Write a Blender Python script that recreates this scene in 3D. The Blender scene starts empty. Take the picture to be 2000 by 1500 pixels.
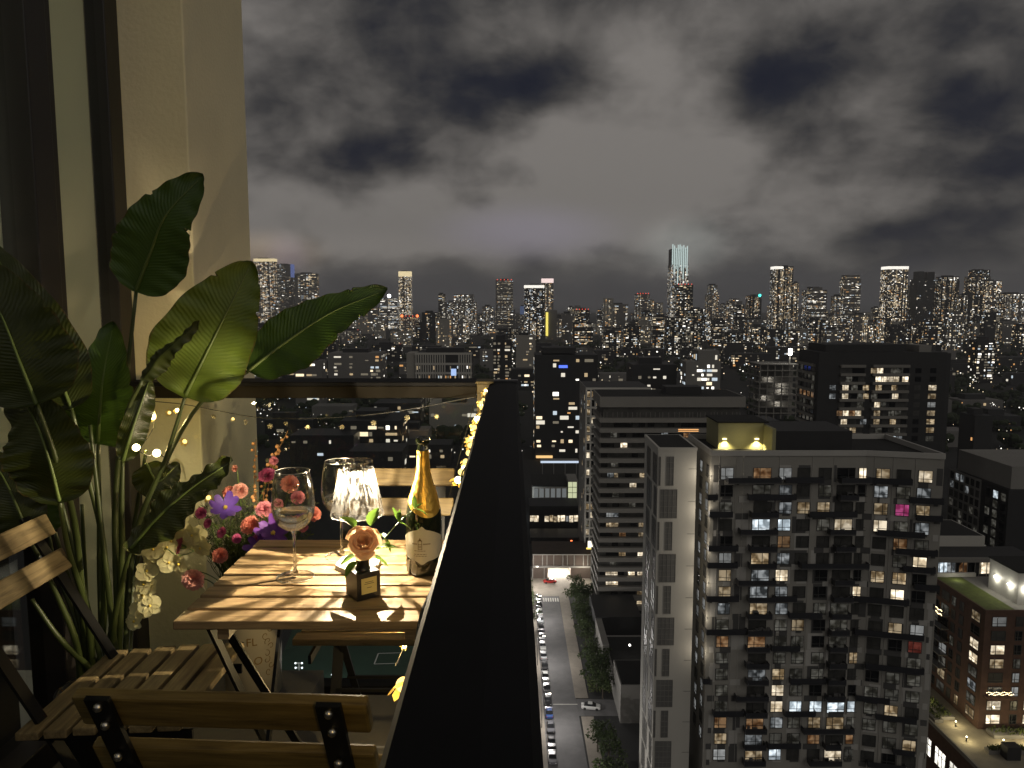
import bpy, bmesh, math, random
from mathutils import Vector, Matrix

rnd = random.Random(11)
SC = bpy.context.scene
COL = SC.collection
R = math.radians

# ------------------------------------------------------------------ camera, sky, exposure
PITCH = R(6.0)
FPX = 1470.0
EYE = Vector((0.0, 0.0, 1.36))
GROUND = -92.0
cam_d = bpy.data.cameras.new('camera')
cam_d.sensor_width = 36.0
cam_d.lens = 36.0 * FPX / 2000.0
cam_d.clip_start = 0.05
cam_d.clip_end = 60000.0
cam = bpy.data.objects.new('camera', cam_d)
cam.location = EYE
cam.rotation_euler = (R(90) - PITCH, 0, 0)
COL.objects.link(cam)
SC.camera = cam
SC.view_settings.view_transform = 'Standard'
SC.view_settings.look = 'None'
SC.view_settings.gamma = 1.0
SC.view_settings.use_curve_mapping = False
SC.view_settings.exposure = 0.0
SC.render.engine = 'CYCLES'
SC.cycles.use_denoising = True
SC.cycles.max_bounces = 8
SC.cycles.diffuse_bounces = 3
SC.cycles.glossy_bounces = 4
SC.cycles.transparent_max_bounces = 24
SC.cycles.caustics_reflective = False
SC.cycles.caustics_refractive = False
SC.cycles.sample_clamp_indirect = 4.0


def ray(px, py):
    dx = (px - 1000.0) / FPX
    dy = (750.0 - py) / FPX
    return Vector((dx, math.cos(PITCH) + dy * math.sin(PITCH), -math.sin(PITCH) + dy * math.cos(PITCH)))


def at(px, py, t):
    return EYE + ray(px, py) * t


def atY(px, py, Y):
    r = ray(px, py)
    return EYE + r * (Y / r.y)


def atZ(px, py, Z):
    r = ray(px, py)
    return EYE + r * ((Z - EYE.z) / r.z)


def atX(px, py, X):
    r = ray(px, py)
    return EYE + r * (X / r.x)


# ---- world: faint night sky seen through city-lit cloud
W = bpy.data.worlds.new('World')
SC.world = W
W.use_nodes = True
wn, wl = W.node_tree.nodes, W.node_tree.links
wn.clear()


def wnode(t, **kw):
    n = wn.new(t)
    for k, v in kw.items():
        setattr(n, k, v)
    return n


def wmath(op, a, b=None, clamp=False):
    n = wnode('ShaderNodeMath', operation=op, use_clamp=clamp)
    for i, v in enumerate((a, b)):
        if v is None:
            continue
        if isinstance(v, (int, float)):
            n.inputs[i].default_value = v
        else:
            wl.new(v, n.inputs[i])
    return n.outputs[0]


tc = wnode('ShaderNodeTexCoord')
sep = wnode('ShaderNodeSeparateXYZ')
wl.new(tc.outputs['Generated'], sep.inputs[0])
zz = wmath('MAXIMUM', sep.outputs['Z'], 0.0)
den = wmath('ADD', zz, 0.55)
cu = wmath('DIVIDE', sep.outputs['X'], den)
cv = wmath('DIVIDE', sep.outputs['Y'], den)
comb = wnode('ShaderNodeCombineXYZ')
wl.new(cu, comb.inputs[0])
wl.new(cv, comb.inputs[1])


def wnoise(scale, detail, rough, off, dist=0.0):
    mp = wnode('ShaderNodeMapping')
    mp.inputs['Location'].default_value = off
    wl.new(comb.outputs[0], mp.inputs[0])
    n = wnode('ShaderNodeTexNoise')
    n.inputs['Scale'].default_value = scale
    n.inputs['Detail'].default_value = detail
    n.inputs['Roughness'].default_value = rough
    n.inputs['Distortion'].default_value = dist
    wl.new(mp.outputs[0], n.inputs['Vector'])
    return n.outputs['Fac']


big = wnoise(2.2, 3, 0.45, (3.1, 1.7, 0), 0.2)
fine = wnoise(6.5, 9, 0.57, (7.0, 2.0, 0), 0.15)


def blob(px, py, rx, ry, wgt, soft=None):
    """a soft patch of thicker or thinner cloud around one direction of the sky"""
    d = ray(px, py).normalized()
    mp = wnode('ShaderNodeVectorMath', operation='SUBTRACT')
    wl.new(tc.outputs['Generated'], mp.inputs[0])
    mp.inputs[1].default_value = d
    sc_ = wnode('ShaderNodeVectorMath', operation='MULTIPLY')
    wl.new(mp.outputs[0], sc_.inputs[0])
    k = 1.0 / FPX
    sc_.inputs[1].default_value = (1 / (rx * k), 1 / (rx * k), 1 / (ry * k))
    ln = wnode('ShaderNodeVectorMath', operation='LENGTH')
    wl.new(sc_.outputs[0], ln.inputs[0])
    mr = wnode('ShaderNodeMapRange', interpolation_type='SMOOTHERSTEP')
    wl.new(ln.outputs['Value'], mr.inputs['Value'])
    mr.inputs['From Min'].default_value = 0.0
    mr.inputs['From Max'].default_value = 1.0
    mr.inputs['To Min'].default_value = wgt
    mr.inputs['To Max'].default_value = 0.0
    return mr.outputs['Result']


dens = wmath('ADD', wmath('MULTIPLY', wmath('SUBTRACT', big, 0.5), 1.0), wmath('MULTIPLY', wmath('SUBTRACT', fine, 0.5), 1.25))
dens = wmath('ADD', dens, 0.65)
for b in ((930, 190, 250, 115, -0.46), (770, 290, 190, 75, -0.26), (1070, 150, 150, 85, -0.30), (640, 320, 130, 55, -0.16), (1560, 120, 200, 105, -0.36),
          (1480, 180, 150, 90, -0.2), (1890, 190, 150, 80, -0.28), (1720, 60, 180, 90, -0.10), (1900, 430, 190, 50, -0.20), (1740, 450, 90, 30, -0.16),
          (900, 400, 140, 45, -0.18), (1600, 260, 120, 50, -0.12),
          (1150, 330, 440, 180, 0.26), (1050, 440, 330, 110, 0.14), (950, 440, 640, 120, 0.42), (1750, 400, 260, 90, 0.16), (620, 130, 240, 150, 0.04), (700, 420, 330, 110, 0.28), (1350, 60, 160, 160, 0.06), (1480, 360, 330, 110, 0.2)):
    dens = wmath('ADD', dens, blob(*b))
cr = wnode('ShaderNodeValToRGB')
cr.color_ramp.interpolation = 'B_SPLINE'
el = cr.color_ramp.elements
el[0].position = 0.10
el[0].color = (0.0065, 0.0085, 0.0190, 1)
el[1].position = 1.0
el[1].color = (0.220, 0.204, 0.190, 1)
for p_, c_ in ((0.30, (0.0125, 0.0145, 0.0235, 1)), (0.46, (0.040, 0.039, 0.040, 1)), (0.62, (0.085, 0.080, 0.076, 1)), (0.80, (0.148, 0.138, 0.129, 1))):
    e_ = cr.color_ramp.elements.new(p_)
    e_.color = c_
wl.new(dens, cr.inputs['Fac'])


def wmix(fac, a, b, mode='MIX'):
    n = wnode('ShaderNodeMix', data_type='RGBA', blend_type=mode)
    for sck, v in ((n.inputs[0], fac), (n.inputs[6], a), (n.inputs[7], b)):
        if hasattr(v, 'links'):
            wl.new(v, sck)
        else:
            sck.default_value = v
    return n.outputs[2]


# the clear, darker air between the cloud base and the roofs
band = wnode('ShaderNodeMapRange', interpolation_type='SMOOTHERSTEP')
wl.new(wmath('ADD', sep.outputs['Z'], wmath('MULTIPLY', wmath('SUBTRACT', fine, 0.5), 0.06)), band.inputs['Value'])
band.inputs['From Min'].default_value = 0.018
band.inputs['From Max'].default_value = 0.062
band.inputs['To Min'].default_value = 0.85
band.inputs['To Max'].default_value = 0.0
sky_c = wmix(band.outputs['Result'], cr.outputs['Color'], (0.062, 0.061, 0.067, 1))
# cloud lit from below by the tall towers and downtown
for (px, py, rx, ry, c) in ((520, 495, 150, 60, (0.16, 0.105, 0.05, 1)), (560, 500, 60, 60, (0.03, 0.03, 0.08, 1)), (1030, 455, 260, 80, (0.055, 0.048, 0.090, 1)),
                            (1335, 480, 120, 75, (0.13, 0.14, 0.13, 1)), (700, 500, 420, 70, (0.05, 0.045, 0.04, 1)), (1330, 490, 420, 120, (0.03, 0.03, 0.03, 1))):
    sky_c = wmix(blob(px, py, rx, ry, 1.0), sky_c, c, 'ADD')
# real sky behind the cloud, sun far down
nish = wnode('ShaderNodeTexSky', sky_type='NISHITA')
nish.sun_disc = False
nish.sun_elevation = R(-6)
nish.sun_rotation = R(200)
low = wnode('ShaderNodeMapRange')
wl.new(sep.outputs['Z'], low.inputs['Value'])
low.inputs['From Min'].default_value = -0.02
low.inputs['From Max'].default_value = 0.0
low.inputs['To Min'].default_value = 0.15
low.inputs['To Max'].default_value = 1.0
bg1 = wnode('ShaderNodeBackground')
wl.new(sky_c, bg1.inputs['Color'])
wl.new(low.outputs['Result'], bg1.inputs['Strength'])
bg2 = wnode('ShaderNodeBackground')
wl.new(nish.outputs['Color'], bg2.inputs['Color'])
bg2.inputs['Strength'].default_value = 0.05
addw = wnode('ShaderNodeAddShader')
wl.new(bg1.outputs[0], addw.inputs[0])
wl.new(bg2.outputs[0], addw.inputs[1])
out = wnode('ShaderNodeOutputWorld')
wl.new(addw.outputs[0], out.inputs['Surface'])

# moon-weak, very soft sun: the glow of the overcast city sky behind the camera
sun_d = bpy.data.lights.new('sun', 'SUN')
sun_d.energy = 0.36
sun_d.angle = R(60)
sun_d.color = (1.0, 0.95, 0.87)
sun = bpy.data.objects.new('sun', sun_d)
sun.rotation_euler = (R(58), 0, R(38))
COL.objects.link(sun)

# ------------------------------------------------------------------ helpers
_mats = {}


def nodes_of(name):
    m = bpy.data.materials.new(name)
    m.use_nodes = True
    nt = m.node_tree
    nt.nodes.clear()
    o = nt.nodes.new('ShaderNodeOutputMaterial')
    return m, nt, o


def N(nt, t, **kw):
    n = nt.nodes.new(t)
    for k, v in kw.items():
        if k.startswith('i_'):
            n.inputs[k[2:].replace('_', ' ')].default_value = v
        else:
            setattr(n, k, v)
    return n


def surf(name, col, rough=0.6, metal=0.0, spec=0.5, var=0.12, scale=3.0, bump=0.0, bscale=40.0, stretch=None, coord='Object', col2=None, coat=0.0, trans=0.0):
    """painted, cast or woven surface with a little grain and wear"""
    if name in _mats:
        return _mats[name]
    m, nt, o = nodes_of(name)
    L = nt.links
    b = N(nt, 'ShaderNodeBsdfPrincipled')
    b.inputs['Roughness'].default_value = rough
    b.inputs['Metallic'].default_value = metal
    b.inputs['Specular IOR Level'].default_value = spec
    b.inputs['Coat Weight'].default_value = coat
    t = N(nt, 'ShaderNodeTexCoord')
    oi = N(nt, 'ShaderNodeObjectInfo')
    mp = N(nt, 'ShaderNodeMapping')
    L.new(t.outputs[coord], mp.inputs[0])
    cmb = N(nt, 'ShaderNodeVectorMath', operation='SCALE')
    cmb.inputs[0].default_value = (37.0, 17.0, 23.0)
    L.new(oi.outputs['Random'], cmb.inputs['Scale'])
    L.new(cmb.outputs[0], mp.inputs['Location'])
    if stretch:
        mp.inputs['Scale'].default_value = stretch
    nz = N(nt, 'ShaderNodeTexNoise', i_Scale=scale, i_Detail=6.0, i_Roughness=0.6)
    L.new(mp.outputs[0], nz.inputs['Vector'])
    mx = N(nt, 'ShaderNodeMix', data_type='RGBA')
    c2 = col2 if col2 else tuple(c * (1 - 2 * var) for c in col[:3])
    mx.inputs[6].default_value = (*col2[:3], 1) if col2 else (*c2, 1)
    mx.inputs[7].default_value = (*[min(1, c * (1 + (var if not col2 else 0))) for c in col[:3]], 1)
    L.new(nz.outputs['Fac'], mx.inputs[0])
    L.new(mx.outputs[2], b.inputs['Base Color'])
    if bump:
        n2 = N(nt, 'ShaderNodeTexNoise', i_Scale=bscale, i_Detail=4.0)
        L.new(mp.outputs[0], n2.inputs['Vector'])
        bp = N(nt, 'ShaderNodeBump', i_Strength=bump, i_Distance=0.01)
        L.new(n2.outputs['Fac'], bp.inputs['Height'])
        L.new(bp.outputs[0], b.inputs['Normal'])
    sh = b.outputs[0]
    if trans:
        tr = N(nt, 'ShaderNodeBsdfTranslucent')
        L.new(mx.outputs[2], tr.inputs['Color'])
        ms = N(nt, 'ShaderNodeMixShader', i_Fac=trans)
        L.new(b.outputs[0], ms.inputs[1])
        L.new(tr.outputs[0], ms.inputs[2])
        sh = ms.outputs[0]
    L.new(sh, o.inputs['Surface'])
    _mats[name] = m
    return m


def glow(name, col, strength, sample=False):
    """plain lamp surface"""
    if name in _mats:
        return _mats[name]
    m, nt, o = nodes_of(name)
    e = N(nt, 'ShaderNodeEmission')
    e.inputs['Color'].default_value = (*col, 1)
    e.inputs['Strength'].default_value = strength
    nt.links.new(e.outputs[0], o.inputs['Surface'])
    m.cycles.emission_sampling = 'FRONT_BACK' if sample else 'NONE'
    _mats[name] = m
    return m


def room(name, col, strength, contrast=0.7, cloth=0.0, scale=0.85):
    """a lit window: the room behind it shows as curtain folds, furniture and lamps of uneven brightness"""
    if name in _mats:
        return _mats[name]
    m, nt, o = nodes_of(name)
    L = nt.links
    t = N(nt, 'ShaderNodeTexCoord')
    oi = N(nt, 'ShaderNodeObjectInfo')
    mul = N(nt, 'ShaderNodeVectorMath', operation='SCALE')
    mul.inputs[0].default_value = (91.0, 13.0, 57.0)
    L.new(oi.outputs['Random'], mul.inputs['Scale'])
    ad = N(nt, 'ShaderNodeVectorMath', operation='ADD')
    L.new(t.outputs['Object'], ad.inputs[0])
    L.new(mul.outputs[0], ad.inputs[1])
    nz = N(nt, 'ShaderNodeTexNoise', i_Scale=scale, i_Detail=1.2, i_Roughness=0.5)
    L.new(ad.outputs[0], nz.inputs['Vector'])
    vo = N(nt, 'ShaderNodeTexVoronoi', distance='CHEBYCHEV', i_Scale=scale * 0.9)
    L.new(ad.outputs[0], vo.inputs['Vector'])
    sv = N(nt, 'ShaderNodeSeparateColor')
    L.new(vo.outputs['Color'], sv.inputs[0])
    mr = N(nt, 'ShaderNodeMapRange')
    mr.inputs['From Min'].default_value = 0.40
    mr.inputs['From Max'].default_value = 0.60
    mr.inputs['To Min'].default_value = 1.0 - contrast
    mr.inputs['To Max'].default_value = 1.15
    L.new(nz.outputs['Fac'], mr.inputs['Value'])
    m2 = N(nt, 'ShaderNodeMapRange')
    m2.inputs['To Min'].default_value = 1.0 - contrast * 0.65
    m2.inputs['To Max'].default_value = 1.25
    L.new(sv.outputs[0], m2.inputs['Value'])
    pr = N(nt, 'ShaderNodeMath', operation='MULTIPLY')
    L.new(mr.outputs[0], pr.inputs[0])
    L.new(m2.outputs[0], pr.inputs[1])
    rs = N(nt, 'ShaderNodeMapRange')
    rs.inputs['To Min'].default_value = 0.55 * strength
    rs.inputs['To Max'].default_value = 1.35 * strength
    L.new(oi.outputs['Random'], rs.inputs['Value'])
    p2 = N(nt, 'ShaderNodeMath', operation='MULTIPLY')
    L.new(pr.outputs[0], p2.inputs[0])
    L.new(rs.outputs[0], p2.inputs[1])
    e = N(nt, 'ShaderNodeEmission')
    hs = N(nt, 'ShaderNodeMix', data_type='RGBA')
    hs.inputs[6].default_value = (*[c ** 1.5 for c in col], 1)
    hs.inputs[7].default_value = (*[c ** 0.8 for c in col], 1)
    L.new(mr.outputs[0], hs.inputs[0])
    L.new(hs.outputs[2], e.inputs['Color'])
    L.new(p2.outputs[0], e.inputs['Strength'])
    gl = N(nt, 'ShaderNodeBsdfGlossy', i_Roughness=0.05)
    gl.inputs['Color'].default_value = (0.05, 0.05, 0.05, 1)
    ash = N(nt, 'ShaderNodeAddShader')
    L.new(e.outputs[0], ash.inputs[0])
    L.new(gl.outputs[0], ash.inputs[1])
    L.new(ash.outputs[0], o.inputs['Surface'])
    m.cycles.emission_sampling = 'NONE'
    _mats[name] = m
    return m


def thin_glass(name, tint=(0.96, 0.97, 0.96), edge=0.75, base=0.04, rough=0.02, power=3.0):
    """thin clear sheet: see-through, mirrors more towards grazing angles"""
    if name in _mats:
        return _mats[name]
    m, nt, o = nodes_of(name)
    L = nt.links
    tr = N(nt, 'ShaderNodeBsdfTransparent')
    tr.inputs['Color'].default_value = (*tint, 1)
    gl = N(nt, 'ShaderNodeBsdfGlossy', i_Roughness=rough)
    lw = N(nt, 'ShaderNodeLayerWeight', i_Blend=0.5)
    pw = N(nt, 'ShaderNodeMath', operation='POWER')
    L.new(lw.outputs['Facing'], pw.inputs[0])
    pw.inputs[1].default_value = power
    mr = N(nt, 'ShaderNodeMapRange')
    mr.inputs['To Min'].default_value = base
    mr.inputs['To Max'].default_value = edge
    L.new(pw.outputs[0], mr.inputs['Value'])
    mx = N(nt, 'ShaderNodeMixShader')
    L.new(mr.outputs[0], mx.inputs['Fac'])
    L.new(tr.outputs[0], mx.inputs[1])
    L.new(gl.outputs[0], mx.inputs[2])
    L.new(mx.outputs[0], o.inputs['Surface'])
    _mats[name] = m
    return m


def wood(name, c1, c2, rough=0.5, gscale=9.0):
    """planed board, grain along local x"""
    if name in _mats:
        return _mats[name]
    m, nt, o = nodes_of(name)
    L = nt.links
    b = N(nt, 'ShaderNodeBsdfPrincipled', i_Roughness=rough)
    b.inputs['Specular IOR Level'].default_value = 0.35
    t = N(nt, 'ShaderNodeTexCoord')
    oi = N(nt, 'ShaderNodeObjectInfo')
    sc = N(nt, 'ShaderNodeVectorMath', operation='SCALE')
    sc.inputs[0].default_value = (31.0, 47.0, 7.0)
    L.new(oi.outputs['Random'], sc.inputs['Scale'])
    ad = N(nt, 'ShaderNodeVectorMath', operation='ADD')
    L.new(t.outputs['Object'], ad.inputs[0])
    L.new(sc.outputs[0], ad.inputs[1])
    mp = N(nt, 'ShaderNodeMapping')
    mp.inputs['Scale'].default_value = (0.7, 9.0, 9.0)
    L.new(ad.outputs[0], mp.inputs[0])
    nz = N(nt, 'ShaderNodeTexNoise', i_Scale=gscale, i_Detail=7.0, i_Roughness=0.65, i_Distortion=0.6)
    L.new(mp.outputs[0], nz.inputs['Vector'])
    kn = N(nt, 'ShaderNodeTexNoise', i_Scale=5.0, i_Detail=3.0)
    L.new(ad.outputs[0], kn.inputs['Vector'])
    mr = N(nt, 'ShaderNodeMapRange')
    mr.inputs['From Min'].default_value = 0.30
    mr.inputs['From Max'].default_value = 0.72
    L.new(nz.outputs['Fac'], mr.inputs['Value'])
    mx = N(nt, 'ShaderNodeMix', data_type='RGBA')
    mx.inputs[6].default_value = (*c1, 1)
    mx.inputs[7].default_value = (*c2, 1)
    L.new(mr.outputs[0], mx.inputs[0])
    m2 = N(nt, 'ShaderNodeMix', data_type='RGBA', blend_type='MULTIPLY')
    m2.inputs[0].default_value = 0.6
    kr = N(nt, 'ShaderNodeMapRange')
    kr.inputs['From Min'].default_value = 0.3
    kr.inputs['From Max'].default_value = 0.6
    kr.inputs['To Min'].default_value = 0.45
    L.new(kn.outputs['Fac'], kr.inputs['Value'])
    L.new(mx.outputs[2], m2.inputs[6])
    L.new(kr.outputs[0], m2.inputs[7])
    L.new(m2.outputs[2], b.inputs['Base Color'])
    bp = N(nt, 'ShaderNodeBump', i_Strength=0.25, i_Distance=0.004)
    L.new(nz.outputs['Fac'], bp.inputs['Height'])
    L.new(bp.outputs[0], b.inputs['Normal'])
    L.new(b.outputs[0], o.inputs['Surface'])
    _mats[name] = m
    return m


class MB:
    """collects shapes, links them as one mesh object"""

    def __init__(s):
        s.v, s.f, s.mi, s.uv = [], [], [], None

    def poly(s, pts, mi=0):
        i = len(s.v)
        s.v += [tuple(p) for p in pts]
        s.f.append(tuple(range(i, i + len(pts))))
        s.mi.append(mi)
        return s

    def box(s, x0, x1, y0, y1, z0, z1, mi=0, M=None):
        i = len(s.v)
        c = [(x0, y0, z0), (x1, y0, z0), (x1, y1, z0), (x0, y1, z0), (x0, y0, z1), (x1, y0, z1), (x1, y1, z1), (x0, y1, z1)]
        s.v += [tuple(M @ Vector(p)) for p in c] if M else c
        for q in ((0, 3, 2, 1), (4, 5, 6, 7), (0, 1, 5, 4), (1, 2, 6, 5), (2, 3, 7, 6), (3, 0, 4, 7)):
            s.f.append(tuple(i + k for k in q))
            s.mi.append(mi)
        return s

    def bar(s, a, b, w, h, up=(0, 0, 1), mi=0):
        a, b = Vector(a), Vector(b)
        d = (b - a)
        ln = d.length
        x = d.normalized()
        z = Vector(up)
        y = z.cross(x)
        if y.length < 1e-4:
            y = Vector((1, 0, 0)).cross(x)
        y.normalize()
        z = x.cross(y)
        M = Matrix(((x.x, y.x, z.x, a.x), (x.y, y.y, z.y, a.y), (x.z, y.z, z.z, a.z), (0, 0, 0, 1)))
        return s.box(0, ln, -w / 2, w / 2, -h / 2, h / 2, mi, M)

    def tube(s, pts, r, n=8, mi=0, cap=True):
        pts = [Vector(p) for p in pts]
        m = len(pts)
        rr = r if isinstance(r, (list, tuple)) else [r] * m
        i0 = len(s.v)
        ref = Vector((0, 0, 1))
        for k, p in enumerate(pts):
            d = (pts[min(k + 1, m - 1)] - pts[max(k - 1, 0)]).normalized()
            if abs(d.dot(ref)) > 0.95:
                ref = Vector((0, 1, 0)) if abs(d.z) > 0.9 else Vector((0, 0, 1))
            u = ref.cross(d).normalized()
            w = d.cross(u)
            for j in range(n):
                a = 2 * math.pi * j / n
                s.v.append(tuple(p + (u * math.cos(a) + w * math.sin(a)) * rr[k]))
        for k in range(m - 1):
            for j in range(n):
                a, b = i0 + k * n + j, i0 + k * n + (j + 1) % n
                s.f.append((a, b, b + n, a + n))
                s.mi.append(mi)
        if cap:
            s.f.append(tuple(i0 + j for j in reversed(range(n))))
            s.f.append(tuple(i0 + (m - 1) * n + j for j in range(n)))
            s.mi += [mi, mi]
        return s

    def lathe(s, prof, n=32, c=(0, 0, 0), mi=0, mod=None):
        c = Vector(c)
        i0 = len(s.v)
        for k, (r, z) in enumerate(prof):
            for j in range(n):
                a = 2 * math.pi * j / n
                q = r * (mod(a, z) if mod else 1.0)
                s.v.append((c.x + q * math.cos(a), c.y + q * math.sin(a), c.z + z))
        for k in range(len(prof) - 1):
            for j in range(n):
                a, b = i0 + k * n + j, i0 + k * n + (j + 1) % n
                s.f.append((a, b, b + n, a + n))
                s.mi.append(mi)
        return s

    def disc(s, c, r, n=16, axis='Z', mi=0):
        pts = []
        for j in range(n):
            a = 2 * math.pi * j / n
            o_ = {'Z': (math.cos(a), math.sin(a), 0), 'Y': (math.cos(a), 0, math.sin(a)), 'X': (0, math.cos(a), math.sin(a))}[axis]
            pts.append(Vector(c) + Vector(o_) * r)
        return s.poly(pts, mi)

    def ball(s, c, r, n=8, m=6, mi=0, sx=1, sy=1, sz=1):
        prof = [(max(1e-4, r * math.sin(math.pi * k / m)), -r * math.cos(math.pi * k / m)) for k in range(m + 1)]
        i0 = len(s.v)
        s.lathe(prof, n, c, mi)
        cc = Vector(c)
        for i in range(i0, len(s.v)):
            p = Vector(s.v[i]) - cc
            s.v[i] = (cc.x + p.x * sx, cc.y + p.y * sy, cc.z + p.z * sz)
        return s

    def octa(s, c, r, mi=0):
        x, y, z = c
        i = len(s.v)
        s.v += [(x - r, y, z), (x, y - r, z), (x + r, y, z), (x, y + r, z), (x, y, z + r), (x, y, z - r)]
        for q in ((0, 1, 4), (1, 2, 4), (2, 3, 4), (3, 0, 4), (1, 0, 5), (2, 1, 5), (3, 2, 5), (0, 3, 5)):
            s.f.append(tuple(i + k for k in q))
            s.mi.append(mi)
        return s

    def mesh(s, name, mats, smooth=False, bevel=0.0):
        me = bpy.data.meshes.new(name)
        me.from_pydata(s.v, [], s.f)
        mats = mats if isinstance(mats, (list, tuple)) else [mats]
        for m in mats:
            me.materials.append(m)
        if len(mats) > 1:
            me.polygons.foreach_set('material_index', s.mi)
        if s.uv:
            ul = me.uv_layers.new(name='UVMap')
            vi = [0] * len(me.loops)
            me.loops.foreach_get('vertex_index', vi)
            flat = []
            for i in vi:
                flat += s.uv[i]
            ul.data.foreach_set('uv', flat)
        if bevel:
            bm = bmesh.new()
            bm.from_mesh(me)
            bmesh.ops.bevel(bm, geom=bm.edges[:], offset=bevel, segments=2, profile=0.5, affect='EDGES')
            bm.to_mesh(me)
            bm.free()
        if smooth:
            me.polygons.foreach_set('use_smooth', [True] * len(me.polygons))
        me.update()
        return me

    def build(s, name, mats, parent=None, smooth=False, bevel=0.0, loc=None, rot=None):
        return put(name, s.mesh(name, mats, smooth, bevel), parent, loc, rot)


def put(name, me, parent=None, loc=None, rot=None, scale=None, mat=None):
    o = bpy.data.objects.new(name, me)
    COL.objects.link(o)
    if parent is not None:
        o.parent = parent
        if parent.name in WORLD:
            o.matrix_parent_inverse = Matrix.Translation(-parent.location)
    if loc is not None:
        o.location = loc
    if rot is not None:
        o.rotation_euler = rot
    if scale is not None:
        o.scale = scale
    if mat is not None:
        o.material_slots[0].link = 'OBJECT'
        o.material_slots[0].material = mat
    return o


def tag(o, label, cat, group=None, kind=None):
    if label:
        o['label'] = label
    if cat:
        o['category'] = cat
    if group:
        o['group'] = group
    if kind:
        o['kind'] = kind
    return o


WORLD = set()


def thingw(name, label, cat, loc, group=None):
    """a thing whose parts are given in world coordinates"""
    o = thing(name, label, cat, loc, 0.0, group)
    WORLD.add(o.name)
    return o


def thing(name, label, cat, loc=(0, 0, 0), rz=0.0, group=None):
    o = bpy.data.objects.new(name, None)
    o.empty_display_size = 0.1
    COL.objects.link(o)
    o.location = loc
    o.rotation_euler = (0, 0, rz)
    return tag(o, label, cat, group)


def lamp(name, loc, power, col=(1, 0.8, 0.5), radius=0.05, parent=None, spot=None, aim=None, blend=0.6):
    d = bpy.data.lights.new(name, 'SPOT' if spot else 'POINT')
    d.energy = power
    d.color = col
    d.shadow_soft_size = radius
    if spot:
        d.spot_size = R(spot)
        d.spot_blend = blend
    o = bpy.data.objects.new(name, d)
    COL.objects.link(o)
    o.location = loc
    if aim is not None:
        o.rotation_euler = (Vector(aim) - Vector(loc)).to_track_quat('-Z', 'Y').to_euler()
    if parent is not None:
        o.parent = parent
        if parent.name in WORLD:
            o.matrix_parent_inverse = Matrix.Translation(-parent.location)
    return o


def spline(pts, n):
    pts = [Vector(p) for p in pts]
    P = [2 * pts[0] - pts[1]] + pts + [2 * pts[-1] - pts[-2]]
    outp = []
    m = len(pts) - 1
    for i in range(n + 1):
        u = i / n * m
        k = min(int(u), m - 1)
        t = u - k
        a, b, c, d = P[k], P[k + 1], P[k + 2], P[k + 3]
        outp.append(0.5 * ((2 * b) + (c - a) * t + (2 * a - 5 * b + 4 * c - d) * t * t + (3 * b - a - 3 * c + d) * t ** 3))
    return outp

# ------------------------------------------------------------------ balcony: floor, wall, column, railings
M_floor = surf('balcony concrete', (0.10, 0.095, 0.085), 0.8, var=0.2, scale=5, bump=0.2)
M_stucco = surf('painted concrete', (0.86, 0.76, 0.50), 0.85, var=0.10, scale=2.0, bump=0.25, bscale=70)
M_frame = surf('bronze aluminium', (0.016, 0.013, 0.011), 0.45, metal=0.0, var=0.1, scale=4)
M_rail = surf('black powder coat', (0.006, 0.006, 0.007), 0.6, var=0.3, scale=9, spec=0.12)
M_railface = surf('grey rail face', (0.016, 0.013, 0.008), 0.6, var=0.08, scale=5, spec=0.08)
M_blind = surf('roller blind', (0.50, 0.50, 0.42), 0.9, var=0.03, scale=3, stretch=(1, 1, 0.2), trans=0.6)
M_glass = thin_glass('guard glass', (0.90, 0.93, 0.91), edge=0.9, base=0.055, power=3.5)
M_wglass = thin_glass('window glass', (0.78, 0.80, 0.78), edge=0.95, base=0.10, power=2.6)
M_dark = surf('dark interior', (0.012, 0.011, 0.010), 0.9)

tag(MB().box(-3.0, -0.705, -1.2, 2.69, -0.22, 0.0).box(-0.7048, -0.075, -1.2, 2.51, -0.22, 0.0).build('floor', M_floor), 'grey concrete slab of the balcony under chairs and table', None, kind='structure')

# window wall along the left side
XW = -1.416
win = thingw('window_wall', 'glazed wall with dark bronze frames and pale blinds left of the balcony', 'window', (XW, 1.5, 0))
fr = MB()
MB().box(XW - 0.06, XW + 0.05, 2.205, 2.305, 0.0, 3.6).build('mullion', M_frame, win, bevel=0.004)
MB().box(XW - 0.06, XW + 0.03, 2.309, 2.362, 0.0, 3.6).build('mullion', M_frame, win, bevel=0.004)
MB().box(XW - 0.06, XW + 0.02, 2.695, 2.785, 0.0, 3.6).build('mullion', M_frame, win, bevel=0.004)
MB().box(XW - 0.06, XW + 0.06, -1.2, 2.203, 0.0, 0.09).build('sill', M_frame, win, bevel=0.004)
MB().box(XW - 0.06, XW + 0.04, 2.364, 2.693, 0.0, 0.07).build('sill', M_frame, win, bevel=0.004)
MB().poly([(XW - 0.015, -1.2, 0.09), (XW - 0.015, 2.205, 0.09), (XW - 0.015, 2.205, 3.6), (XW - 0.015, -1.2, 3.6)]).build('pane', M_wglass, win)
MB().poly([(XW - 0.015, 2.362, 0.07), (XW - 0.015, 2.695, 0.07), (XW - 0.015, 2.695, 3.6), (XW - 0.015, 2.362, 3.6)]).build('pane', M_wglass, win)
MB().box(XW - 0.056, XW - 0.05, 0.4, 2.198, 0.86, 3.6).build('blind', M_blind, win)
MB().box(XW - 0.056, XW - 0.05, 2.365, 2.692, 0.074, 3.6).build('blind', M_blind, win)
MB().box(XW - 0.12, XW - 0.10, -1.2, 2.2, 0.0, 0.86).build('light_block', M_dark, win)  # added dark sheet: stands for the unlit room and stops light below the blind
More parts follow.
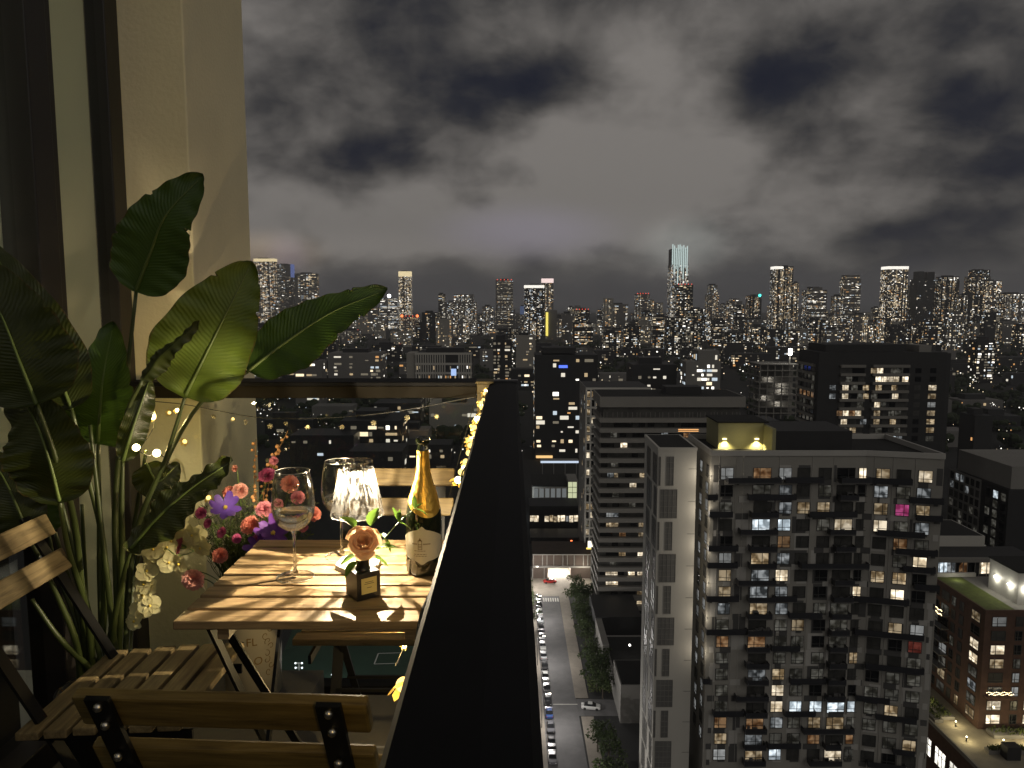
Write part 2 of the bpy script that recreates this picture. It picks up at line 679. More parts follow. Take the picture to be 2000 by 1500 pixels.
lamp('room_light', (-4.0, 1.9, 2.0), 230, (1.0, 0.96, 0.74), 0.5, win)

# concrete column beyond the railing
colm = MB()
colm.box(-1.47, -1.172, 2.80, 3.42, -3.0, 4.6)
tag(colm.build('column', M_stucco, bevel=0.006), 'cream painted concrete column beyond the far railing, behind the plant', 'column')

# far railing
YF = 2.75
far = thingw('far_railing', 'dark topped glass railing across the far end of the balcony', 'railing', (-0.7, YF, 0))
ZR = 1.078
MB().box(-1.43, -0.128, 2.71, 2.86, ZR - 0.012, ZR + 0.004).build('top_rail', M_rail, far, bevel=0.003)
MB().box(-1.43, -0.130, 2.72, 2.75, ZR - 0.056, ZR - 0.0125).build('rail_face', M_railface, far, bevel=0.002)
MB().poly([(-1.43, YF, -0.08), (-0.13, YF, -0.08), (-0.13, YF, ZR - 0.05), (-1.43, YF, ZR - 0.05)]).build('glass_panel', M_glass, far)
MB().box(-1.43, -0.07, 2.72, 2.79, -0.13, -0.08).build('bottom_rail', M_rail, far, bevel=0.003)
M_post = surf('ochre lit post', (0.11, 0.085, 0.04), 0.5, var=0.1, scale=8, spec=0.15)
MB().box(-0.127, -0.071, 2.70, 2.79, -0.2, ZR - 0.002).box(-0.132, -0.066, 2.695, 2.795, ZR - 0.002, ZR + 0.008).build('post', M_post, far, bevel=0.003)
for s_ in (0, 1):
    MB().lathe([(0.0001, 0), (0.007, 0.0), (0.006, 0.004), (0.0001, 0.005)], 10).build('bolt', M_rail, far, loc=(-0.098, 2.699, ZR - 0.05 - 0.03 * s_), rot=(R(90), 0, 0))

# side railing: wide black cap the camera looks along
side = thingw('side_railing', 'wide black railing cap running away from the camera along the balcony edge', 'railing', (-0.03, 1.0, 0))
cap = MB()
cap.v = []
prof = [(-0.083, -0.03), (-0.084, -0.004), (-0.079, 0.001), (-0.02, 0.004), (0.013, 0.001), (0.020, -0.006), (0.021, -0.075), (-0.06, -0.075)]
y0, y1 = -0.6, 2.76
i0 = 0
for y in (y0, y1):
    cap.v += [(x, y, ZR + z - 0.004) for x, z in prof]
n_ = len(prof)
for k in range(n_):
    cap.f.append((k, (k + 1) % n_, n_ + (k + 1) % n_, n_ + k))
    cap.mi.append(0)
cap.f.append(tuple(range(n_)))
cap.f.append(tuple(reversed(range(n_, 2 * n_))))
cap.mi += [0, 0]
cap.build('cap', M_rail, side)
MB().box(-0.083, 0.022, 2.762, 2.80, ZR - 0.075, ZR + 0.006).build('end_cap', surf('grey end cap', (0.05, 0.05, 0.055), 0.35), side, bevel=0.003)
MB().poly([(-0.03, -0.6, 0.0), (-0.03, 2.69, 0.0), (-0.03, 2.69, ZR - 0.08), (-0.03, -0.6, ZR - 0.08)]).build('glass_panel', M_glass, side)
MB().box(-0.06, 0.0, -0.6, 2.69, -0.08, 0.02).build('bottom_rail', M_rail, side)

# ------------------------------------------------------------------ folding bistro table
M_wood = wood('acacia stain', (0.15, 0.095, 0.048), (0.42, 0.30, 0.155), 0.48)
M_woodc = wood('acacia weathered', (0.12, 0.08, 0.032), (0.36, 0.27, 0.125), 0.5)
M_steel = surf('black steel', (0.004, 0.004, 0.004), 0.5, metal=0.0, spec=0.25)
M_bolt = surf('zinc bolt', (0.55, 0.52, 0.45), 0.3, metal=1.0)
ZT = 0.70
tx0, tx1 = -0.712, -0.115
tab = thing('bistro_table', 'small folding table with brown wooden slats beside the black railing', 'table', ((tx0 + tx1) / 2, 1.79, 0))
NS, ty0, ty1 = 8, 1.512, 2.075
pitch = (ty1 - ty0) / NS
sl_me = MB().box(-(tx1 - tx0) / 2, (tx1 - tx0) / 2, -(pitch - 0.012) / 2, (pitch - 0.012) / 2, -0.019, 0).mesh('slat', M_wood, bevel=0.0025)
for k in range(NS):
    put('slat', sl_me, tab, (rnd.uniform(-.002, .002), ty0 + pitch * (k + 0.5) - 1.79, ZT + rnd.uniform(-.0008, .0008)), (0, 0, rnd.uniform(-.003, .003)))
hw = (tx1 - tx0) / 2
for sx in (-1, 1):
    MB().box(sx * (hw - 0.10) - 0.012, sx * (hw - 0.10) + 0.012, -0.26, 0.26, ZT - 0.045, ZT - 0.0195).build('cross_rail', M_wood, tab)
for sx in (-1, 1):
    for sy in (-1, 1):
        x = sx * (hw - 0.075 - 0.02 * sy)
        MB().bar((x, sy * 0.22, ZT - 0.03), (x * 0.90, -sy * 0.20, 0.0), 0.022, 0.008, (1, 0, 0)).build('leg', M_steel, tab)
for sy in (-1, 1):
    MB().bar((-hw + 0.10, sy * 0.17, 0.07), (hw - 0.10, sy * 0.17, 0.07), 0.010, 0.010).build('stretcher', M_steel, tab)
MB().bar((-hw + 0.09, -0.20, ZT - 0.06), (-hw + 0.22, -0.02, 0.20), 0.018, 0.006, (0, 1, 0)).build('brace', M_steel, tab)


# ------------------------------------------------------------------ folding chairs (local: sitter faces +y, back at y=0)
def chair(label, loc, rz, tint=None, seat_n=6, lean=0.0, seat_off=0.06):
    t = thing('folding_chair', label, 'chair', loc, rz, 'folding wooden chairs round the table')
    bw = 0.39
    mt = tint or M_woodc
    bs = MB().box(-bw / 2, bw / 2, -0.009, 0.009, -0.029, 0.029).mesh('back_slat', mt, bevel=0.004)
    # the two side bars run from the front feet up to the top of the back
    def side_pt(z):
        return (z - 0.02) / 0.80
    for z in (0.795, 0.705):
        y = 0.36 * (1 - side_pt(z)) * 0.9 - 0.035 - lean
        put('back_slat', bs, t, (0, y, z), (R(25), 0, 0))
    for sx in (-1, 1):
        x = sx * (bw / 2 - 0.045)
        MB().bar((x, 0.36 * 0.9 + 0.0, 0.0), (x, -0.058 - lean, 0.825), 0.032, 0.007, (0, 1, 0.4)).build('back_leg', M_steel, t)
        x2 = sx * (bw / 2 - 0.065)
        MB().bar((x2, -0.03, 0.0), (x2, 0.30, 0.45), 0.022, 0.007, (0, 1, -0.6)).build('front_leg', M_steel, t)
        for z in (0.812, 0.780, 0.722, 0.690):
            y = 0.36 * (1 - side_pt(z)) * 0.9 - 0.066 - lean
            MB().ball((x, y + 0.006, z), 0.0065, 8, 5).build('bolt', M_bolt, t, smooth=True)
    ss = MB().box(-bw / 2, bw / 2, -0.0245, 0.0245, -0.009, 0.009).mesh('seat_slat', mt, bevel=0.003)
    for k in range(seat_n):
        put('seat_slat', ss, t, (rnd.uniform(-.004, .004), seat_off + 0.0605 * k, 0.45 + 0.004 * k), (R(2), 0, rnd.uniform(-.006, .006)))
    for sx in (-1, 1):
        MB().box(sx * 0.15 - 0.004, sx * 0.15 + 0.004, seat_off - .02, seat_off + 0.0605 * seat_n - 0.03, 0.415, 0.438).build('seat_rail', M_steel, t)
    for y, z in ((0.24, 0.20), (0.10, 0.17)):
        MB().bar((-bw / 2 + 0.05, y, z), (bw / 2 - 0.05, y, z), 0.009, 0.009).build('stretcher', M_steel, t)
    return t


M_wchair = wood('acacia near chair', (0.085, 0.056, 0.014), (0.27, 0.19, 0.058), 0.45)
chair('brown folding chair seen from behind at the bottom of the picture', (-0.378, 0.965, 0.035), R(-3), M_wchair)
M_wleft = wood('acacia shaded', (0.085, 0.06, 0.026), (0.27, 0.20, 0.095), 0.6)  # darker copy of the chair wood: weaker light put into the colour
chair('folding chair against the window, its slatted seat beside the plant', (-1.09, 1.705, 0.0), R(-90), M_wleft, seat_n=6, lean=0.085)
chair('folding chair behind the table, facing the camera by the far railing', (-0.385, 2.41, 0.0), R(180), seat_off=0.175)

# ------------------------------------------------------------------ things on the table
def shade_mat():
    m, nt, o = nodes_of('cut crystal acrylic')
    L = nt.links
    t = N(nt, 'ShaderNodeTexCoord')
    w = N(nt, 'ShaderNodeTexNoise', i_Scale=38.0, i_Detail=2.0, i_Distortion=1.2)
    mp = N(nt, 'ShaderNodeMapping')
    mp.inputs['Scale'].default_value = (2.2, 2.2, 0.5)
    L.new(t.outputs['Object'], mp.inputs[0])
    L.new(mp.outputs[0], w.inputs['Vector'])
    rg = N(nt, 'ShaderNodeValToRGB')
    e = rg.color_ramp.elements
    e[0].position, e[0].color = 0.42, (0.13, 0.12, 0.10, 1)
    e[1].position, e[1].color = 0.60, (1.0, 0.98, 0.94, 1)
    L.new(w.outputs['Fac'], rg.inputs['Fac'])
    tr = N(nt, 'ShaderNodeBsdfTransparent')
    L.new(rg.outputs['Color'], tr.inputs['Color'])
    bp = N(nt, 'ShaderNodeBump', i_Strength=1.0, i_Distance=0.012)
    L.new(w.outputs['Fac'], bp.inputs['Height'])
    gl = N(nt, 'ShaderNodeBsdfGlossy', i_Roughness=0.32)
    L.new(bp.outputs[0], gl.inputs['Normal'])
    tl = N(nt, 'ShaderNodeBsdfTranslucent')
    tl.inputs['Color'].default_value = (1, 0.96, 0.88, 1)
    L.new(bp.outputs[0], tl.inputs['Normal'])
    m1 = N(nt, 'ShaderNodeMixShader', i_Fac=0.9)
    L.new(gl.outputs[0], m1.inputs[1])
    L.new(tl.outputs[0], m1.inputs[2])
    m2 = N(nt, 'ShaderNodeMixShader')
    fr = N(nt, 'ShaderNodeMapRange')
    fr.inputs['From Min'].default_value = 0.35
    fr.inputs['From Max'].default_value = 0.62
    fr.inputs['To Min'].default_value = 0.021
    fr.inputs['To Max'].default_value = 0.0012
    L.new(w.outputs['Fac'], fr.inputs['Value'])
    L.new(fr.outputs[0], m2.inputs['Fac'])
    L.new(tr.outputs[0], m2.inputs[1])
    L.new(m1.outputs[0], m2.inputs[2])
    L.new(m2.outputs[0], o.inputs['Surface'])
    return m


M_shade = shade_mat()
def rim_mat():
    m, nt, o = nodes_of('acrylic rim')
    tr = N(nt, 'ShaderNodeBsdfTransparent')
    tl = N(nt, 'ShaderNodeBsdfTranslucent')
    mx = N(nt, 'ShaderNodeMixShader', i_Fac=0.22)
    nt.links.new(tr.outputs[0], mx.inputs[1])
    nt.links.new(tl.outputs[0], mx.inputs[2])
    nt.links.new(mx.outputs[0], o.inputs['Surface'])
    return m


M_rim = rim_mat()
M_crys = thin_glass('crystal base', (0.97, 0.96, 0.93), edge=0.8, base=0.12, rough=0.05, power=2)
M_cryw = surf('crystal white', (0.75, 0.72, 0.64), 0.12, var=0.1, scale=60, trans=0.2)
M_foil0 = surf('brass hood', (0.5, 0.4, 0.2), 0.4, metal=0.8)
LP = at(700, 1100, 1.905)
LP.z = ZT
lt = thing('table_lamp', 'lit crystal table lamp with a ribbed cone shade on the wooden table', 'lamp', LP)
H0, H1, R0, R1 = 0.138, 0.272, 0.066, 0.040
prof = [(R0 + (R1 - R0) * k / 14, H0 + (H1 - H0) * k / 14) for k in range(15)]
MB().lathe(prof, 72, mod=lambda a, z: 1 + 0.022 * math.cos(12 * a + 34 * z) * math.cos(12 * a - 34 * z)).build('shade', M_shade, lt, smooth=True)
for rr_, zz_, nm in ((R0, H0, 'lower_rim'), (R1, H1, 'upper_rim')):
    tb = MB()
    tb.tube([(rr_ * math.cos(2 * math.pi * k / 40), rr_ * math.sin(2 * math.pi * k / 40), zz_) for k in range(41)], 0.0014, 6, cap=False)
    tb.build(nm, M_rim, lt, smooth=True)
MB().lathe([(R1 - .001, H1 - 0.002), (R1 * 0.72, H1 - 0.002), (R1 * 0.70, H1 - 0.010), (0.0001, H1 - 0.010)], 40).build('cap', M_crys, lt, smooth=True)
tb = MB()
tb.tube([(R1 * 0.7 * math.cos(2 * math.pi * k / 32), R1 * 0.7 * math.sin(2 * math.pi * k / 32), H1 - 0.003) for k in range(33)], 0.0016, 6, cap=False)
tb.build('cap_ring', M_rim, lt, smooth=True)
MB().lathe([(0.0085, 0.02), (0.0085, 0.06), (0.0055, 0.065), (0.0055, 0.165), (0.008, 0.17), (0.008, 0.178), (0.0001, 0.18)], 20).build('stem', M_crys, lt, smooth=True)
MB().lathe([(0.0001, 0.2315), (0.009, 0.232), (0.012, 0.236), (0.010, 0.244), (0.0001, 0.2445)], 16).build('bulb', glow('led core', (1.0, 0.86, 0.62), 8), lt, smooth=True)
MB().lathe([(0.058, 0.001), (0.058, 0.013), (0.048, 0.021), (0.012, 0.024), (0.0001, 0.024)], 8).build('foot', M_cryw, lt, rot=(0, 0, R(22)))
def light_pattern_mat():
    m, nt, o = nodes_of('light pattern disc')
    L = nt.links
    t = N(nt, 'ShaderNodeTexCoord')
    w = N(nt, 'ShaderNodeTexNoise', i_Scale=250.0, i_Detail=2.5, i_Distortion=1.6)
    L.new(t.outputs['Object'], w.inputs['Vector'])
    ab = N(nt, 'ShaderNodeMath', operation='SUBTRACT')
    L.new(w.outputs['Fac'], ab.inputs[0])
    ab.inputs[1].default_value = 0.5
    a2 = N(nt, 'ShaderNodeMath', operation='ABSOLUTE')
    L.new(ab.outputs[0], a2.inputs[0])
    mr = N(nt, 'ShaderNodeMapRange', interpolation_type='SMOOTHSTEP')
    mr.inputs['From Min'].default_value = 0.0
    mr.inputs['From Max'].default_value = 0.075
    mr.inputs['To Min'].default_value = 1.0
    mr.inputs['To Max'].default_value = 0.50
    L.new(a2.outputs[0], mr.inputs['Value'])
    tr = N(nt, 'ShaderNodeBsdfTransparent')
    L.new(mr.outputs[0], tr.inputs['Color'])
    L.new(tr.outputs[0], o.inputs['Surface'])
    return m


# two added discs: one patterns light on the table, one blocks it upward
MB().disc((0, 0, 0.200), 0.034, 40).build('lens', light_pattern_mat(), lt)
MB().disc((0, 0, 0.246), 0.020, 24).build('light_stop', M_foil0, lt)
lamp('lamp_light', (0, 0, 0.226), 46, (1.0, 0.845, 0.60), 0.0010, lt)

M_wine = thin_glass('wine glass', (0.99, 0.99, 0.985), edge=0.9, base=0.03, rough=0.04, power=4.0)
M_wbowl = thin_glass('wine bowl', (0.985, 0.985, 0.975), edge=0.95, base=0.03, rough=0.05, power=2.2)
M_rimg = surf('bright glass edge', (0.35, 0.35, 0.33), 0.12, spec=0.9, trans=0.3, var=0.02)  # pale colour stands in for the glints along rim and foot
def refr(name, col, ior):
    m, nt, o = nodes_of(name)
    b = N(nt, 'ShaderNodeBsdfPrincipled', i_Roughness=0.02, i_IOR=ior)
    b.inputs['Base Color'].default_value = (*col, 1)
    b.inputs['Transmission Weight'].default_value = 1.0
    nt.links.new(b.outputs[0], o.inputs['Surface'])
    return m


M_vino = refr('white wine', (0.99, 0.97, 0.88), 1.33)
M_solid = refr('solid glass', (1, 1, 0.98), 1.5)


def wineglass(label, px, py, t, s, wine_label, turn=0):
    p = at(px, py, t)
    p.z = ZT + 0.0005
    g = thing('wine_glass', label, 'wine glass', p, turn, 'wine glasses on the table')
    MB().lathe([(0.0001, 0.0), (0.044 * s, 0.0), (0.0445 * s, 0.0012), (0.03 * s, 0.003), (0.008 * s, 0.007)], 48).build('foot', M_wine, g, smooth=True)
    MB().lathe([(0.008 * s, 0.007), (0.0042 * s, 0.02), (0.0036 * s, 0.06 * s), (0.0042 * s, 0.105 * s), (0.008 * s, 0.116 * s)], 24).build('stem', M_solid, g, smooth=True)
    for rr_, zz_, tk in ((0.0398, 0.2630, 0.0009), (0.0443, 0.0012, 0.0008)):
        tb_ = MB()
        tb_.tube([(rr_ * s * math.cos(2 * math.pi * k / 48), rr_ * s * math.sin(2 * math.pi * k / 48), zz_ * s) for k in range(49)], tk, 5, cap=False)
        tb_.build('rim', M_rimg, g, smooth=True)
    outer = [(0.008, 0.116), (0.022, 0.121), (0.038, 0.134), (0.048, 0.155), (0.0515, 0.18), (0.050, 0.205), (0.046, 0.235), (0.0405, 0.262), (0.040, 0.2632)]
    inner = [(0.0392, 0.262), (0.0448, 0.235), (0.0488, 0.205), (0.0503, 0.18), (0.0468, 0.156), (0.0368, 0.136), (0.021, 0.1235), (0.0001, 0.121)]
    MB().lathe([(a * s, b * s) for a, b in outer + inner], 56).build('bowl', M_wbowl, g, smooth=True)
    w = MB().lathe([(0.0001, 0.1225), (0.0205, 0.125), (0.0355, 0.1375), (0.0458, 0.157), (0.0478, 0.164), (0.0475, 0.1645), (0.0001, 0.1645)], 48)
    w.v = [(x * s, y * s, z * s) for x, y, z in w.v]
    tag(w.build('white_wine', M_vino, smooth=True, loc=p), wine_label, 'wine', 'wine in the glasses')
    return g


wineglass('large wine glass in front, left of the crystal lamp', 577, 1125, 1.835, 1.0, 'pale white wine in the front wine glass')
wineglass('wine glass half hidden behind the crystal lamp', 668, 1080, 1.985, 0.97, 'pale white wine in the glass behind the lamp')

# champagne bottle
M_bot = surf('dark green bottle', (0.010, 0.014, 0.006), 0.06, spec=0.8, var=0.05, coat=0.5)
M_foil = surf('gold foil', (0.85, 0.52, 0.10), 0.30, metal=0.75, var=0.12, scale=25, bump=0.5, bscale=60)
M_lab = surf('cream paper', (0.62, 0.58, 0.46), 0.75, var=0.04, scale=20)
M_ink = surf('brown ink', (0.16, 0.11, 0.04), 0.7)
BP = at(829, 1117, 1.875)
BP.z = ZT + 0.0005
bt = thing('champagne_bottle', 'green champagne bottle with gold foil neck and cream label by the railing', 'bottle', BP)
MB().lathe([(0.0001, 0.004), (0.036, 0.0), (0.0425, 0.004), (0.0445, 0.014), (0.0445, 0.13), (0.0425, 0.155), (0.037, 0.182), (0.0285, 0.212), (0.0205, 0.238), (0.0165, 0.262), (0.0145, 0.29),
            (0.0142, 0.312), (0.0118, 0.316), (0.0118, 0.322)], 48).build('body', M_bot, bt, smooth=True)
MB().lathe([(0.0118, 0.322), (0.0165, 0.3225), (0.0175, 0.327), (0.0175, 0.334), (0.016, 0.338), (0.0115, 0.338), (0.0105, 0.330)], 32).build('lip', M_bot, bt, smooth=True)
fo = MB()
n = 56
rows = [(0.0432, 0.0), (0.0375, 0.183), (0.029, 0.212), (0.021, 0.238), (0.017, 0.262), (0.0151, 0.29), (0.0148, 0.306)]
zb = [0.165 + 0.008 * math.sin(a * 2 * math.pi / n * 2 + 0.6) - 0.01 * math.cos(2 * math.pi * a / n + 1.4) for a in range(n)]
for k, (r_, z_) in enumerate(rows):
    for j in range(n):
        a = 2 * math.pi * j / n
        z = zb[j] if k == 0 else max(z_, zb[j] + 0.002 * k)
        rr_ = r_ if k else 0.0405 + (0.165 - z) * 0.25
        fo.v.append((rr_ * math.cos(a), rr_ * math.sin(a), z))
for k in range(len(rows) - 1):
    for j in range(n):
        a, b = k * n + j, k * n + (j + 1) % n
        fo.f.append((a, b, b + n, a + n))
        fo.mi.append(0)
fo.build('foil', M_foil, bt, smooth=True)
# label wrapped round the front, wavy shield outline
lb = MB()
nl, a0, a1 = 30, R(-90 - 78), R(-90 + 78)


def lab_edges(u):
    top = 0.113 + 0.006 * math.cos(u * 3.1) + 0.008 * math.exp(-((u) / 0.10) ** 2) - 0.012 * abs(u) ** 3
    bot = 0.040 + 0.012 * abs(u) ** 2 - 0.008 * math.exp(-((u) / 0.16) ** 2)
    return top, bot


for k in range(nl + 1):
    u = -1 + 2 * k / nl
    a = a0 + (a1 - a0) * k / nl
    top, bot = lab_edges(u)
    for q in range(3):
        z = bot + (top - bot) * q / 2
        lb.v.append((0.0451 * math.cos(a), 0.0451 * math.sin(a), z))
for k in range(nl):
    for q in range(2):
        i = k * 3 + q
        lb.f.append((i, i + 3, i + 4, i + 1))
        lb.mi.append(0)
lb.build('label', M_lab, bt, smooth=True)


def wrap_strip(mb, r, a_c, w, z0, z1, mi=0):
    """a printed bar lying on a round side; a_c = angle, w = arc length"""
    m_ = 4
    for k in range(m_):
        p0, p1 = a_c - w / r / 2 + w / r * k / m_, a_c - w / r / 2 + w / r * (k + 1) / m_
        mb.poly([(r * math.cos(p0), r * math.sin(p0), z0), (r * math.cos(p1), r * math.sin(p1), z0), (r * math.cos(p1), r * math.sin(p1), z1), (r * math.cos(p0), r * math.sin(p0), z1)], mi)


ink = MB()
rl = 0.0454
F_ = R(-96)
# gate emblem: two posts, a lintel, an arch of bars and a pointed roof
for da in (-0.10, 0.10):
    wrap_strip(ink, rl, F_ + da, 0.0014, 0.070, 0.092)
wrap_strip(ink, rl, F_, 0.011, 0.0905, 0.0925)
wrap_strip(ink, rl, F_, 0.011, 0.082, 0.0832)
wrap_strip(ink, rl, F_, 0.011, 0.0695, 0.0707)
wrap_strip(ink, rl, F_, 0.006, 0.0925, 0.0952)
wrap_strip(ink, rl, F_, 0.0025, 0.0952, 0.098)
for da in (-0.05, 0.0, 0.05):
    wrap_strip(ink, rl, F_ + da, 0.0010, 0.0735, 0.080)
# lettering too small to read: rows of tiny strokes either side of the emblem and below
for side_, cnt in ((-1, 6), (1, 8)):
    for k in range(cnt):
        wrap_strip(ink, rl, F_ + side_ * (0.18 + 0.052 * k), 0.0015, 0.0815, 0.0850)
for zz_, cnt in ((0.0655, 22), (0.057, 26), (0.0525, 26)):
    for k in range(cnt):
        if (k * 7 + int(zz_ * 1e4)) % 6:
            wrap_strip(ink, rl, F_ + (k - cnt / 2) * 0.028, 0.0010, zz_, zz_ + 0.0016)
ink.build('label_print', M_ink, bt)

# black cube vase with a rose
M_black = surf('matt black', (0.010, 0.010, 0.010), 0.35, var=0.1, spec=0.5)
M_tagy = surf('gold card', (0.72, 0.60, 0.22), 0.5, var=0.05)
VP = at(708, 1172, 1.69)
VP.z = ZT + 0.0005
VP = VP + Vector((-0.004, 0.030, 0))
va = thing('bud_vase', 'small black cube vase with round neck and gold label at the table edge', 'vase', VP, R(38))
MB().box(-0.029, 0.029, -0.029, 0.029, 0, 0.062).build('body', M_black, va, bevel=0.0015)
MB().lathe([(0.017, 0.0625), (0.0155, 0.066), (0.0145, 0.07), (0.0145, 0.094), (0.0155, 0.096), (0.013, 0.096), (0.012, 0.085)], 28).build('neck', M_black, va, smooth=True)
MB().box(-0.019, 0.019, -0.0302, -0.0294, 0.014, 0.050).build('label', M_tagy, va)
pl = MB()
for z, w_ in ((0.040, 0.020), (0.036, 0.024), (0.027, 0.012)):
    pl.box(-w_ / 2, w_ / 2, -0.0306, -0.0303, z, z + 0.0012)
pl.build('label_print', M_ink, va)

M_rose = surf('peach petal', (0.95, 0.62, 0.38), 0.6, var=0.12, scale=30, trans=0.3, col2=(0.88, 0.48, 0.24))
M_leafg = surf('rose leaf', (0.11, 0.20, 0.03), 0.5, var=0.25, scale=30, trans=0.35)
RP = VP + Vector((0.004, -0.004, 0.125))
ro = thing('rose', 'peach rose with green leaves standing in the black bud vase', 'flower', RP)


def petal_cup(r, h, open_, a0, width, tilt=0.0, lip=0.006, nu=8, nv=6):
    """one rolled petal: a strip of a flaring cup"""
    mb = MB()
    for j in range(nv + 1):
        v = j / nv
        rad = r * (0.35 + 0.65 * math.sin(min(1.0, v * 1.15) * math.pi / 2)) + open_ * v * v
        z = h * (v - 0.35) - lip * max(0, v - 0.85) * 8
        ww = width * (0.45 + 0.55 * math.sin(math.pi * min(1, 0.25 + v * 0.62)))
        for i in range(nu + 1):
            u = i / nu * 2 - 1
            a = a0 + u * ww / 2
            zz = z - 0.10 * h * u * u * v
            rr = rad + 0.012 * open_ * math.sin(7 * u + a0 * 3) * v
            mb.v.append((rr * math.cos(a), rr * math.sin(a), zz))
    for j in range(nv):
        for i in range(nu):
            k = j * (nu + 1) + i
            mb.f.append((k, k + 1, k + nu + 2, k + nu + 1))
            mb.mi.append(0)
    return mb


for k in range(24):
    ring = k / 23
    r_ = 0.003 + 0.023 * ring ** 0.9 + rnd.uniform(-.0008, .0008)
    mb = petal_cup(r_, 0.044 - 0.012 * ring + rnd.uniform(-.003, .003), 0.001 + 0.017 * ring ** 1.6, k * 2.4 + rnd.uniform(-.2, .2), 2.7 - 1.25 * ring, lip=0.003 + 0.009 * ring)
    o = mb.build('petal', M_rose, ro, smooth=True, rot=(R(52), 0, R(10)))


def flat_leaf(ln, wd, fold=0.25, curl=0.15, n=8):
    mb = MB()
    for k in range(n + 1):
        s = k / n
        w_ = wd * math.sin(math.pi * min(1, s ** 0.8)) ** 0.8 if 0 < s < 1 else 0.0003
        for u in (-1, -0.5, 0, 0.5, 1):
            mb.v.append((u * w_ / 2, s * ln, abs(u) * w_ * fold - curl * ln * s * s))
    for k in range(n):
        for i in range(4):
            q = k * 5 + i
            mb.f.append((q, q + 1, q + 6, q + 5))
            mb.mi.append(0)
    return mb


for (dx, dy, dz, rx, rz, l_) in ((-0.02, 0.01, 0.03, 30, 60, 0.05), (-0.015, 0.0, -0.030, -25, 95, 0.05), (0.025, 0.01, -0.02, 10, -80, 0.05), (0.02, 0.0, -0.034, -30, -60, 0.045), (-0.01, -0.015, -0.04, -35, 130, 0.045), (0.012, 0.02, 0.032, 50, -20, 0.05)):
    flat_leaf(l_, 0.03).build('leaf', M_leafg, ro, smooth=True, loc=(dx, dy, dz), rot=(R(rx), 0, R(rz)))
MB().tube([(0, 0, -0.01), (-0.003, 0.003, -0.05)], 0.0022, 6).build('stem', M_leafg, ro)
# sprig leaning to the bottle
sp = thing('leaf_sprig', 'thin green sprig with narrow leaves leaning from the vase towards the bottle', 'sprig', RP + Vector((0.012, 0.012, -0.02)))
pts = [Vector((0, 0, 0)), Vector((0.03, 0.02, 0.02)), Vector((0.062, 0.03, 0.055)), Vector((0.098, 0.035, 0.085))]
MB().tube(spline(pts, 10), 0.0011, 5).build('stem', M_leafg, sp)
for i_, (k, rx, rz, l_) in enumerate(((1, 10, 20, 0.035), (2, 55, 40, 0.04), (2, -30, -60, 0.04), (3, 60, 10, 0.035), (3, -20, -90, 0.035), (1, -50, -20, 0.05), (3, 20, -40, 0.03), (2, 80, -10, 0.03))):
    flat_leaf(l_, 0.012).build('leaf', M_leafg, sp, smooth=True, loc=pts[k], rot=(R(rx), 0, R(rz)))

